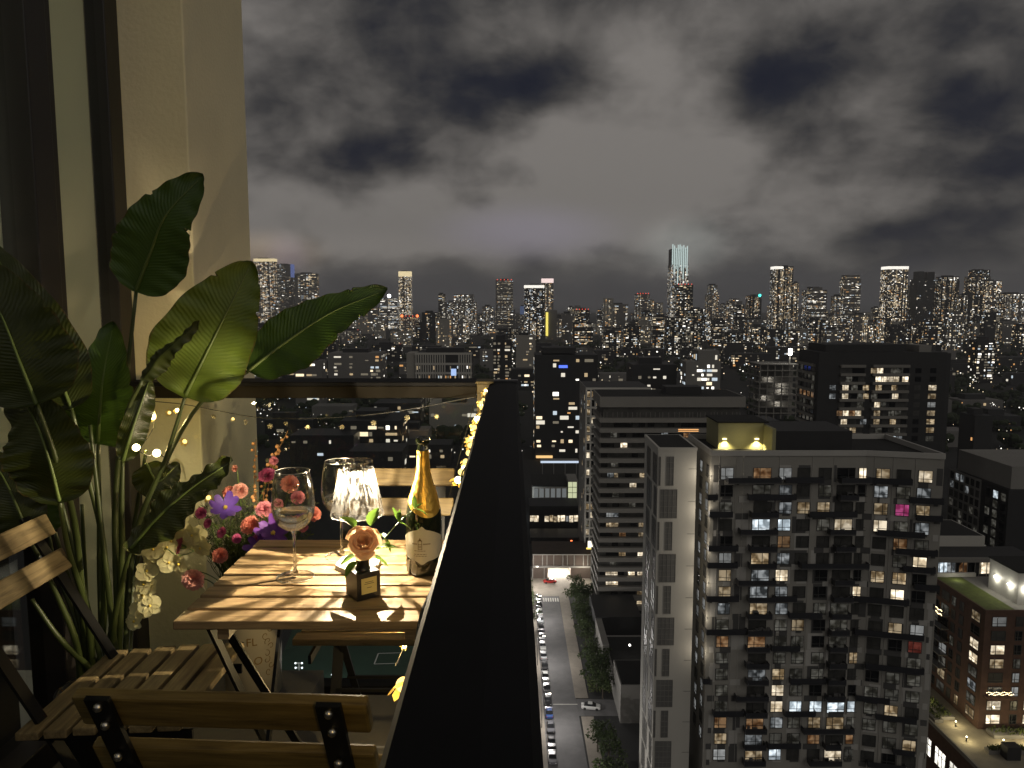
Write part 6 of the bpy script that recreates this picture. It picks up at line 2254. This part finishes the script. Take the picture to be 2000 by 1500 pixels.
lamp('roof_light', (bx + 4, by + 15.5, bz + 1.2), 60, (1, .95, .8), .3, bb)
FK = (bz - ZPOD) / 8.35
bwp, bwf = win_meshes(2.5, 1.7, 'bb')
cwp, cwf = win_meshes(1.2, 1.7, 'bb')
FW = ["b.o", "..W", "W.c", "wdw", ".bw", "dbW", "W.W", "W.W"]
for r_ in range(8):
    zc = bz - FK * (r_ + .62)
    for c_, (dx, wide) in enumerate(((2.6, 1), (6.3, 0), (9.4, 1), (13.0, 0), (16.2, 1))):
        key = FW[r_][c_ % 3]
        w = put('window', bwp if wide else cwp, bb, (bx + dx, by - .03, zc), None, None, K[key if key != '.' else rnd.choice('.,')])
        put('frame', bwf if wide else cwf, w)
    for c_, (dy, wide) in enumerate(((2.6, 1), (7.0, 0), (9.6, 0), (12.4, 1), (15.8, 1))):
        key = ["w,d,.", ".,,d.", "W,,.d", "W,d,.", "d,.b,", "c,,d.", "d.,w,", "ww,d."][r_][c_]
        w = put('window', bwp if wide else cwp, bb, (bx - .03, by + dy, zc), (0, 0, R(-90)), None, K[key])
        put('frame', bwf if wide else cwf, w)
for (r_, dy, ln) in ((1, 13.4, 5.5), (2, 13.4, 5.5), (3, 13.2, 5), (4, 13.2, 5), (5, 13.2, 5)):
    zc = bz - FK * (r_ + 1)
    b_ = MB().box(bx - 1.6, bx, by + dy - ln / 2, by + dy + ln / 2, zc, zc + .18).build('balcony', M_slab, bb)
    MB().box(bx - 1.6, bx - 1.55, by + dy - ln / 2, by + dy + ln / 2, zc + .19, zc + 1.15).build('balustrade', M_navy, b_)
    if r_ == 1:
        lm = MB()
        for k in range(22):
            for zz_ in (.35, 1.2):
                lm.octa((bx - 1.7, by + dy - ln / 2 + ln * k / 21, zc + zz_ + .12 * math.sin(k * 1.1)), .09)
        lm.build('string_light', glow('balcony string', (1, .78, .42), 7), b_)
zc = bz - FK * 6
b_ = MB().box(bx + .6, bx + 5.2, by - 1.5, by, zc, zc + .18).build('balcony', M_brick, bb)
lm = MB()
for k in range(16):
    for yy in (-1.5, -.8):
        lm.octa((bx + .7 + 4.4 * k / 15, by + yy, zc + 1.2 + .1 * math.sin(k * 1.3)), .09)
lm.build('string_light', glow('balcony string', (1, .78, .42), 7), b_)

pd = thingw('podium_terrace', 'brick podium with a lit garden terrace below the brick block', 'building', (95, 125, G))
px0 = atZ(1808, 1405, ZPOD).x
MB().box(px0, bx + 34, 100, 152, G, ZPOD - .01).build('wall', M_brick, pd)
M_deck = surf('terrace paving', (0.34, 0.30, 0.22), 0.85, var=0.25, scale=0.3)
MB().box(px0 + .4, bx + 33, 100.4, by - .05, ZPOD - .009, ZPOD + .03).build('deck', M_deck, pd)
MB().box(px0 + .4, bx - .05, by + .0, 151, ZPOD - .009, ZPOD + .031).build('deck', M_deck, pd)
par = MB()
par.box(px0, px0 + .3, 100, 152, ZPOD, ZPOD + .7)
par.build('parapet', M_slab, pd)
M_plants = surf('terrace planting', (0.10, 0.13, 0.03), 0.95, var=0.4, scale=2)
for (x0, x1, y0, y1) in ((bx + 1, bx + 16, by - 3.2, by - .8), (bx - 5.4, bx - 2.5, by + 3, by + 10), (bx - 3, bx + 4, by - 8, by - 6.6), (px0 + 1, px0 + 2.6, by + 2, by + 14)):
    MB().box(x0, x1, y0, y1, ZPOD + .032, ZPOD + .65).build('planter', M_slab, pd)
    g_ = MB()
    for k in range(120):
        c_ = Vector((rnd.uniform(x0 + .2, x1 - .2), rnd.uniform(y0 + .2, y1 - .2), ZPOD + .7))
        for q in range(2):
            d_ = Vector((rnd.uniform(-.4, .4), rnd.uniform(-.4, .4), rnd.uniform(.2, .7)))
            e_ = Vector((rnd.uniform(-1, 1), rnd.uniform(-1, 1), 0)).normalized() * .12
            g_.poly([c_ - e_, c_ + e_, c_ + d_ + e_ * .4, c_ + d_ - e_ * .4])
    tag(g_.build('planting', M_plants, pd), None, None, kind='stuff')
for k, (x_, y_) in enumerate(((bx - 6, by + 8), (bx - 3.5, by + 1), (bx - 4.5, by - 4), (bx + 1.5, by - 5), (bx + 6, by - 5), (bx + 11, by - 6))):
    bl_ = MB().box(x_ - .08, x_ + .08, y_ - .08, y_ + .08, ZPOD + .032, ZPOD + .8).build('bollard', M_fr, pd)
    MB().ball((x_, y_, ZPOD + .92), .14, 8, 5).build('lamp_head', glow('terrace lamp', (1, .86, .52), 8), bl_)
    lamp('terrace_light', (x_, y_, ZPOD + 1.5), 230, (1, .84, .48), .2, pd)
MB().box(bx - 1, bx + 1.4, by - 9.8, by - 8.0, ZPOD + .032, ZPOD + 2.4).build('pergola', M_blackb, pd)
for k in range(3):
    MB().box(bx + 4 + 3 * k, bx + 5.6 + 3 * k, by - 9, by - 8.4, ZPOD + .032, ZPOD + .5).build('bench', M_slab, pd)
pwm = MB().poly([(-1.7, 0, -1.6), (1.7, 0, -1.6), (1.7, 0, 1.6), (-1.7, 0, 1.6)]).mesh('window', M_wdark)
pbf = MB()
for x_ in (-1.7, -.55, .55, 1.7):
    pbf.box(x_ - .06, x_ + .06, -.1, .02, -1.6, 1.6)
pbf.box(-1.7, 1.7, -.09, .02, .5, .6)
pbf = pbf.mesh('frame', M_fr)
M_shop = room('lit hall', (1, .95, .82), 1.9, .35, scale=.8)
for k in range(8):
    w = put('window', pwm, pd, (px0 - .03, 139 - 4.6 * k, ZPOD - 4.6), (0, 0, R(-90)), None, M_shop)
    put('frame', pbf, w)

# ------------------------------------------------------------------ right: grey office behind, low white block with a glazed strip
go = thingw('grey_office', 'dim grey office with a square window grid and a blank block on top, far right', 'building', (175, 258, G))
gx = atY(1859, 918, 272).x
zg = atY(1859, 916, 272).z
MB().box(gx, gx + 60, 240, 273, G, zg).build('wall', M_blackb, go)
MB().box(gx + 1.5, gx + 60, 241.5, 271, zg + .01, zg + 7.5).build('roof_block', M_greyw, go)
gfin = MB().box(gx - .3, gx - .01, -.25, .25, zg - 36, zg - .7).mesh('fin', M_greyw)
for k in range(7):
    put('fin', gfin, go, (0, 254.5 + 18.2 * k / 6, 0))
gband = MB().box(gx - .28, gx - .012, 254.3, 272.9, -.35, .35).mesh('band', M_greyw)
FGo = 3.3
for k in range(10):
    put('band', gband, go, (0, 0, zg - .35 - FGo * k))
gw = MB().poly([(-1.2, 0, -1.25), (1.2, 0, -1.25), (1.2, 0, 1.25), (-1.2, 0, 1.25)]).mesh('window', M_wdark)
for k in range(9):
    for c_ in range(6):
        put('window', gw, go, (gx - .02, 256.0 + 18.2 * c_ / 6, zg - 2.0 - FGo * k), (0, 0, R(-90)), None, K['c' if (k, c_) in ((0, 4), (0, 3), (1, 2), (1, 5)) else rnd.choice('...,,d')])
    for c_ in range(3):
        put('window', gw, go, (gx - .02, 242.5 + 4 * c_, zg - 3.0 - FGo * k), (0, 0, R(-90)), None, K['C' if (k, c_) == (0, 1) else rnd.choice('..,dd')])
lw = thingw('low_white_block', 'blank white block above a glazed strip of rooms, right of the nearest tower', 'building', (110, 195, G))
a, b = atY(1822, 1047, 190), atY(1924, 1047, 190)
MB().box(a.x, b.x, 190, 205, G, a.z).build('wall', M_whitew, lw)
MB().box(a.x + .3, b.x - .3, 190.3, 204.7, a.z + .002, a.z + .02).build('roof', M_roof, lw)
z1_, z0_ = atY(1900, 1096, 180).z, atY(1900, 1126, 180).z
xa_, xb_ = atY(1822, 1100, 180).x, atY(2030, 1100, 180).x
MB().box(xa_, xb_, 180.6, 189.9, G, z1_ + .5).build('lower_wall', M_blackb, lw)
MB().box(xa_, xb_, 179.6, 180.2, z1_ - .2, z1_ + .9).build('fascia', M_slab, lw)
MB().box(xa_, xb_, 179.6, 180.2, z0_ - .5, z0_).build('sill_band', M_slab, lw)
mu_ = MB().box(-.06, .06, 180.2, 180.4, z0_ + .002, z1_ - .202).mesh('mullion', M_slab)
for k in range(18):
    put('mullion', mu_, lw, (xa_ + (xb_ - xa_) * (k + .3 * (k % 2)) / 18, 0, 0))
lwm = MB().poly([(-1.1, 0, -1.4), (1.1, 0, -1.4), (1.1, 0, 1.4), (-1.1, 0, 1.4)]).mesh('window', M_wdark)
for px, key in ((1842, 'C'), (1858, 'c'), (1882, 'o'), (1922, 'W'), (1932, 'W'), (1950, 'c'), (1990, 'W'), (1870, '.'), (1898, '.'), (1908, ','), (1966, '.'), (1976, ',')):
    put('window', lwm, lw, (atY(px, 1110, 180.5).x, 180.5, (z0_ + z1_) / 2), None, None, K[key])

# ------------------------------------------------------------------ left of the white tower: low podium house
YP = 172.0
ph_ = thingw('podium_house', 'grey podium house with a roof terrace left of the white tower', 'building', (24, YP + 8, G))
a, b = atY(1198, 1312, YP), atY(1262, 1312, YP)
MB().box(a.x, b.x + 3, YP, YP + 20, G, a.z).build('wall', M_greyw, ph_)
MB().box(a.x + .3, b.x + 3, YP + .3, YP + 19, a.z + .002, a.z + .05).build('roof', M_roof, ph_)
q = atY(1168, 1226, 190)
MB().box(q.x, a.x - .02, 180, 196, G, q.z).build('blank_wall', M_greyw, ph_)
MB().box(q.x, b.x + 3, 196.02, 212, G, atY(1168, 1205, 196).z).build('upper_block', M_blackb, ph_)
pw_, pf_ = win_meshes(2.6, 1.9, 'ph')
for px, py, key in ((1227, 1328, 'w'), (1250, 1328, 'W'), (1210, 1328, '.'), (1225, 1370, 'd'), (1250, 1372, ','), (1215, 1372, '.'), (1228, 1400, ','), (1248, 1405, 'd'), (1225, 1440, '.')):
    w = put('window', pw_, ph_, atY(px, py, YP - .03), None, None, K[key])
    put('frame', pf_, w)
for px, py in ((1230, 1260), (1217, 1300), (1256, 1300)):
    q = atY(px, py, YP + 8 if py < 1290 else YP + .6)
    MB().ball(q, .28, 8, 5).build('wall_lamp', glow('terrace white lamp', (1, .95, .85), 5), ph_)
    lamp('terrace_light', q + Vector((0, -.6, .3)), 25, (1, .95, .85), .2, ph_)
MB().box(a.x, b.x + 3, YP - 12, YP - .02, G, G + 9).build('annex', M_greyw, ph_)
MB().box(a.x + .3, b.x + 3, YP - 11.7, YP - .3, G + 9.002, G + 9.05).build('annex_roof', M_roof, ph_)

# ------------------------------------------------------------------ far end of the street: garage, halls
ga_ = thingw('garage_building', 'low brown building with a lit garage entrance at the end of the street', 'building', (18, 254, G))
za_ = atY(1100, 1082, 250).z
x0, x1 = atY(1040, 1100, 250).x, atY(1168, 1100, 250).x
ox0, ox1 = atY(1070, 1110, 250).x, atY(1115, 1110, 250).x
zo = atY(1100, 1106, 250).z
M_brown = surf('brown cladding', (0.09, 0.065, 0.05), 0.85, var=0.2, scale=0.4)
MB().box(x0, ox0, 250, 264, G, zo).build('wall', M_brown, ga_)
MB().box(ox1, x1, 250, 264, G, zo).build('wall', M_brown, ga_)
MB().box(x0, x1, 249.8, 264, zo + .002, za_).build('upper_wall', M_brown, ga_)
MB().box(ox0 + .01, ox1 - .01, 261, 261.4, G, zo).build('ramp_wall', M_whitew, ga_)
MB().box(x0, x1, 249.2, 249.78, zo - .3, zo + .3).build('canopy', M_slab, ga_)
MB().box(x0, x1, 249.5, 249.79, za_ - .25, za_ + .05).build('cornice', M_slab, ga_)
pi_ = MB().box(-.13, .13, 249.4, 249.79, zo + .31, za_ - .26).mesh('pilaster', M_slab)
for k in range(10):
    put('pilaster', pi_, ga_, (x0 + .3 + (x1 - x0 - .6) * (k + .35 * (k % 3 == 1)) / 9.4, 0, 0))
for px in (1040.5, 1063):
    q = atY(px, 1110, 249.5)
    MB().box(q.x - .12, q.x + .12, 249.2, 249.5, G, zo - .31).build('post', M_slab, ga_)
MB().box(ox0 + 1, ox1 - 1, 254, 254.3, zo - .25, zo - .1).build('ceiling_lamp', glow('garage lamp', (1, .93, .76), 6), ga_)
for dx in (-2.6, 0, 2.6):
    lamp('garage_light', ((ox0 + ox1) / 2 + dx, 255.5, zo - 1.2), 3200, (1, .95, .85), .5, ga_)
lamp('garage_light', (ox1 + 4, 246, G + 4.5), 1100, (1, .92, .78), .3, ga_)
lamp('garage_light', (x0 + 1, 242, G + 5), 1000, (1, .93, .82), .3, ga_)

hl = thingw('hall', 'low dark-roofed hall with a pale front and glowing stair tower left of the slab block', 'building', (16, 330, G))
a, b = atY(1040, 950, 330), atY(1108, 950, 330)
MB().box(a.x, b.x, 330, 352, G, a.z).build('wall', M_farl, hl)
MB().box(a.x - .4, b.x + .4, 329.6, 352.4, a.z + .002, a.z + .5).build('roof', M_roof, hl)
MB().box(b.x + .41, atY(1129, 950, 330).x, 329.5, 345, G, atY(1108, 940, 330).z).build('stair_tower', M_greyw, hl)
sg = MB()
q = atY(1118, 957, 329.4)
for i in range(2):
    for j in range(3):
        sg.box(q.x - 1.9 + 2 * i, q.x - .1 + 2 * i, 329.3, 329.45, q.z - 3.6 + 2.5 * j, q.z - 1.4 + 2.5 * j)
sg.build('glass_panel', glow('stair glass', (.95, 1, .62), .62), hl)
for k in range(6):
    q = atY(1047 + 11 * k, 962, 329.8)
    MB().box(q.x - .9, q.x + .9, 329.7, 329.95, q.z - 2.2, q.z + 1.8).build('panel', glow('pale lit panel', (.86, .92, .92), .16), hl)
lamp('hall_light', (a.x - 2, 326, a.z - 3), 700, (.85, .95, 1), .4, hl)
sh = thingw('shop_row', 'dark low row with a strip of brightly lit shop windows in front of the hall', 'building', (16, 300, G))
a, b = atY(1034, 1002, 305), atY(1130, 1002, 305)
MB().box(a.x, b.x, 305, 318, G, a.z + 3).build('wall', M_blackb, sh)
x_ = a.x + .3
while x_ < b.x - 1:
    w_ = rnd.uniform(.7, 2.2)
    q = atY(1050, 1013, 304.9)
    if rnd.random() < .85:
        MB().box(x_, x_ + w_, 304.8, 304.95, q.z - rnd.uniform(.9, 1.6), q.z + rnd.uniform(.9, 1.5)).build('window', K[rnd.choice('WwbCWWb')], sh)
    x_ += w_ + rnd.uniform(.15, .5)
br = thingw('dark_row', 'dark brick row with a small red lamp behind the garage', 'building', (18, 288, G))
a, b = atY(1036, 1050, 288), atY(1166, 1050, 288)
MB().box(a.x, b.x, 288, 300, G, a.z).build('wall', M_blackb, br)
q = atY(1116, 1057, 287.8)
MB().ball(q, .45, 8, 5).build('lamp_head', glow('red lamp', (1, .20, .06), 3), br)
q = atY(1155, 1068, 249)
sgp = thingw('lit_sign', 'small lit sign with a yellow strip at the corner of the garage', 'sign', (q.x, q.y, G))
MB().box(q.x - .2, q.x + .2, q.y, q.y + .3, G, q.z - .8).build('post', M_fr, sgp)
MB().box(q.x - 1.2, q.x + 1.2, q.y - .2, q.y + .2, q.z - .3, q.z + 2.0).build('board', glow('sign white', (1, .92, .72), 1.6), sgp)
MB().box(q.x - 1.7, q.x + 1.7, q.y - .25, q.y + .25, q.z - .8, q.z - .31).build('strip', glow('sign amber', (1, .70, .15), 1.4), sgp)
fs = thingw('long_canopy', 'long blue-white lit canopy at the foot of the dark tower', 'canopy', (20, 400, G))
a, b = atY(1056, 902, 400), atY(1130, 902, 400)
MB().box(a.x, b.x, 400, 404, a.z + .5, a.z + 1.0).build('roof', M_greyw, fs)
MB().box(a.x, b.x, 400.2, 400.6, a.z - .7, a.z + .49).build('light_panel', glow('canopy light', (.70, .82, 1), .9), fs)
for k in range(4):
    x_ = a.x + 1 + (b.x - a.x - 2) * k / 3
    MB().box(x_ - .2, x_ + .2, 401, 401.4, G, a.z - .71).build('post', M_greyw, fs)

# ------------------------------------------------------------------ street: trees, lamps, cars
def crown_mesh(seed, h, r):
    rr = random.Random(seed)
    mb = MB()
    cl_ = [(Vector((rr.gauss(0, .45) * r, rr.gauss(0, .45) * r, h * rr.uniform(.45, .95))), rr.uniform(.35, .62) * r) for _ in range(13)]
    for c_, s_ in cl_:
        for k in range(60):
            d_ = Vector((rr.gauss(0, 1), rr.gauss(0, 1), rr.gauss(0, .8)))
            d_ = d_.normalized() * s_ * rr.uniform(.5, 1.05)
            p = c_ + d_
            u = Vector((rr.uniform(-1, 1), rr.uniform(-1, 1), rr.uniform(-.6, .6))).normalized() * rr.uniform(.16, .34)
            v = Vector((rr.uniform(-1, 1), rr.uniform(-1, 1), rr.uniform(-.6, .6))).normalized() * rr.uniform(.16, .34)
            mb.poly([p - u, p - v * .7, p + u, p + v])
    return mb.mesh('crown', M_tree)


M_tree = surf('street tree leaves', (0.055, 0.085, 0.022), 0.8, var=0.4, scale=0.7, trans=0.15)
M_bark = surf('bark', (0.07, 0.055, 0.04), 0.9)
crs = [crown_mesh(s, 6.5, 2.5) for s in (1, 2, 3)]
trm = MB().tube([(0, 0, 0), (.05, 0, 2.2), (-.05, .1, 4.2), (0, .1, 5.4)], [.2, .15, .10, .05], 7)
for a in range(5):
    th = a * 1.3
    trm.tube([(0, 0, 2.4 + .4 * a), (.8 * math.cos(th), .8 * math.sin(th), 3.6 + .4 * a), (1.4 * math.cos(th), 1.4 * math.sin(th), 4.6 + .3 * a)], [.08, .05, .025], 5)
trm = trm.mesh('trunk', M_bark)
TR = [(20.5, 231), (19.8, 224), (20.6, 217), (19.8, 209), (21.2, 203), (20.2, 197), (21.5, 190), (20.4, 184), (22.5, 179), (20.6, 174), (23.5, 226), (24.5, 213), (25, 199), (21.6, 170.5), (18.0, 149), (19.6, 144), (18.8, 136), (20.3, 130), (4.6, 229), (4.4, 209), (4.8, 219)]
NTH = ['first', 'second', 'third', 'fourth', 'fifth', 'sixth', 'seventh', 'eighth', 'ninth', 'tenth']
for k, (x_, y_) in enumerate(TR):
    if k < 10:
        lab, grp = '%s leafy tree along the street, counted from the crosswalk' % NTH[k], 'trees in a row right of the street'
    elif k < 14:
        lab, grp = '%s tree counted from the garage, set back in the dark behind the street row' % NTH[k - 10], 'trees set back behind the street row'
    elif k < 18:
        lab, grp = '%s tree below the side street, counted from the white car' % NTH[k - 14], 'trees below the side street'
    else:
        lab, grp = '%s tree behind the far parked cars, counted from the crosswalk' % ('first', 'third', 'second')[k - 18], 'trees behind the parked cars'
    t_ = thing('street_tree', lab, 'tree', (x_, y_, G + .1), rnd.uniform(0, 6.28), grp)
    s_ = rnd.uniform(.85, 1.25)
    t_.scale = (s_, s_, s_)
    put('trunk', trm, t_)
    put('crown', crs[k % 3], t_)
hd_ = MB()
for k in range(700):
    p = Vector((rnd.uniform(18.6, 25), rnd.uniform(173, 180), G + .15 + rnd.uniform(0, .8)))
    u = Vector((rnd.uniform(-1, 1), rnd.uniform(-1, 1), rnd.uniform(-.6, .6))).normalized() * .22
    v = Vector((rnd.uniform(-1, 1), rnd.uniform(-1, 1), rnd.uniform(-.6, .6))).normalized() * .22
    hd_.poly([p - u, p - v, p + u, p + v])
tag(hd_.build('ground_cover', M_plants), 'low planting on the street corner by the white car', 'plants', kind='stuff')
M_pole = surf('lamp pole', (0.08, 0.08, 0.08), 0.5, metal=0.5)
pole_me = MB().tube([(0, 0, 0), (0, 0, 7.4), (.5, 0, 7.9), (1.5, 0, 8.0)], [.09, .06, .05, .04], 7).mesh('pole', M_pole)
head_me = MB().box(1.3, 2.0, -.15, .15, 7.88, 8.0).mesh('lamp_head', glow('street lamp', (1, .93, .80), 7))
SLP = [(6.6, 128, 'nearest the bottom edge'), (6.6, 158, 'beside the junction'), (6.6, 187, 'halfway up the row of cars'), (6.6, 214, 'near the upper end of the row'), (6.6, 239, 'at the crosswalk')]
for x_, y_, w_ in SLP:
    f = thing('street_lamp', 'street lamp beside the parked cars, ' + w_, 'street lamp', (x_, y_, G + .13), 0, 'street lamps along the street')
    put('pole', pole_me, f)
    put('lamp_head', head_me, f)
    lamp('street_light', (1.7, 0, 7.6), 4200, (1, .95, .90), .25, f)
# cars
M_tyre = surf('tyre', (0.015, 0.015, 0.015), 0.8)
M_cglass = surf('car glass', (0.012, 0.013, 0.015), 0.08, spec=0.7)
PAINT = {n_: surf('car paint ' + n_, c_, 0.25, spec=0.6, coat=0.6, var=0.04) for n_, c_ in dict(black=(.012, .012, .014), white=(.62, .62, .60), silver=(.34, .35, .36), blue=(.03, .07, .22), red=(.32, .02, .015), grey=(.10, .10, .11)).items()}


def loft(secs):
    """car shell from cross-sections (y, half width, z low, z high, top half width)"""
    mb = MB()
    for (y, w, zl, zm, zh, wt2) in secs:
        mb.v += [(-w * .92, y, zl), (w * .92, y, zl), (w, y, zm), (wt2, y, zh), (-wt2, y, zh), (-w, y, zm)]
        # six points a section
    for k in range(len(secs) - 1):
        for j in range(6):
            a, b = k * 6 + j, k * 6 + (j + 1) % 6
            mb.f.append((a, b, b + 6, a + 6))
            mb.mi.append(0)
    mb.f += [tuple(range(6)), tuple(reversed(range((len(secs) - 1) * 6, len(secs) * 6)))]
    mb.mi += [0, 0]
    return mb


body_me = loft([(-2.25, .70, .35, .55, .70, .62), (-2.1, .86, .24, .60, .82, .76), (-1.3, .90, .20, .62, .92, .80), (0, .91, .20, .62, .95, .82), (1.2, .90, .20, .62, .98, .80), (2.05, .86, .24, .62, .96, .76), (2.2, .74, .36, .60, .86, .68)]).mesh('body', PAINT['black'], smooth=False)
cab_me = loft([(-1.15, .78, .90, .93, .97, .74), (-.45, .78, .92, 1.15, 1.40, .60), (.75, .78, .92, 1.18, 1.42, .60), (1.55, .78, .93, 1.0, 1.05, .70)]).mesh('windscreen', M_cglass)
roof_me = MB().box(-.58, .58, -.35, .7, 1.405, 1.445).mesh('roof', PAINT['black'])
whl = MB()
whl.tube([(-.11, 0, 0), (.11, 0, 0)], .32, 14)
whl = whl.mesh('wheel', M_tyre)
hl_me = MB().box(-.14, .14, -.03, .03, -.07, .07).mesh('headlight', surf('lamp glass', (.6, .6, .58), .1))
tl_me = MB().box(-.14, .14, -.03, .03, -.07, .07).mesh('tail_light', surf('tail glass', (.3, .01, .01), .2))


def car(label, loc, rz, paint, group=None):
    f = thing('parked_car', label, 'car', loc, rz, group)
    put('body', body_me, f, mat=PAINT[paint])
    put('windscreen', cab_me, f)
    put('roof', roof_me, f, mat=PAINT[paint])
    for sx in (-1, 1):
        for y_ in (-1.38, 1.38):
            put('wheel', whl, f, (sx * .80, y_, .32))
        put('headlight', hl_me, f, (sx * .60, -2.22, .62))
        put('tail_light', tl_me, f, (sx * .62, 2.19, .72))
    return f


ORD = ['lowest', 'second from the bottom', 'third from the bottom', 'fourth from the bottom', 'fifth from the bottom', 'sixth from the bottom', 'seventh from the bottom', 'eighth from the bottom', 'ninth from the bottom', 'tenth from the bottom', 'eleventh from the bottom', 'twelfth from the bottom', 'thirteenth from the bottom', 'fourteenth from the bottom', 'highest but one', 'highest, under the far trees']
CC = ['grey', 'black', 'grey', 'blue', 'black', 'black', 'white', 'black', 'silver', 'white', 'grey', 'black', 'silver', 'white', 'black', 'grey']
y_ = 146.4
for k in range(16):
    car('%s parked car, %s in the row along the kerb' % (CC[k], ORD[k]), (8.45 + rnd.uniform(-.12, .12), y_, G + .006), R(rnd.uniform(-1.5, 1.5)) + (math.pi if k % 5 == 3 else 0), CC[k], 'cars parked along the kerb')
    y_ += 5.35 + rnd.uniform(0, .5)
q = atZ(1154, 1384, G)
car('white parked car standing alone in the side street', (q.x, q.y, G + .01), R(82), 'white')
q = atZ(1074, 1138, G)
car('red car waiting beside the lit garage entrance', (q.x, q.y, G + .006), R(-85), 'red')

# ------------------------------------------------------------------ floodlights over the sports field
def floodmast(label, x_, y_, h_, n_, pw):
    f = thingw('floodlight_mast', label, 'floodlight', (x_, y_, G), 'floodlights at the sports field')
    MB().tube([(x_, y_, G), (x_, y_, G + h_)], [.16, .09], 8).build('pole', M_slab, f)
    MB().box(x_ - 1.1, x_ + 1.1, y_ - .06, y_ + .06, G + h_ - .1, G + h_ + .1).box(x_ - 1.0, x_ + 1.0, y_ - .06, y_ + .06, G + h_ - 1.3, G + h_ - 1.15).build('crossbar', M_slab, f)
    for k in range(n_):
        sx, sz = (-1, 1)[k % 2], k // 2
        MB().ball((x_ + sx * .8, y_ - .2, G + h_ + .05 - 1.2 * sz), .24, 8, 5).build('lamp_head', glow('field lamp', (.88, .95, 1), 2.2), f)
    lamp('field_light', (x_, y_ - 1.5, G + h_ - .6), pw, (.85, .95, 1), .5, f)


q = atZ(585, 1334, G)
floodmast('tall floodlight mast with four round lamps by the sports field', q.x, q.y, 5.2, 4, 160)
q = atZ(656, 1345, G)
floodmast('bright floodlight glaring low under the far chair', q.x, q.y, 3.6, 2, 1800)
q = atZ(733, 1366, G)
floodmast('small thin mast at the near corner of the sports field', q.x, q.y, 2.6, 2, 500)

# ------------------------------------------------------------------ damp night air over the whole city
hm, hnt, ho = nodes_of('night haze')
pv = N(hnt, 'ShaderNodeVolumePrincipled')
pv.inputs['Color'].default_value = (0.92, 0.93, 0.96, 1)
pv.inputs['Density'].default_value = 0.00011
pv.inputs['Anisotropy'].default_value = 0.25
hnt.links.new(pv.outputs[0], ho.inputs['Volume'])
hz = MB().box(-6300, 6300, -330, 9300, G - 1.2, 330).build('haze', hm)
tag(hz, 'thin night haze in the air over the city', None, kind='stuff')
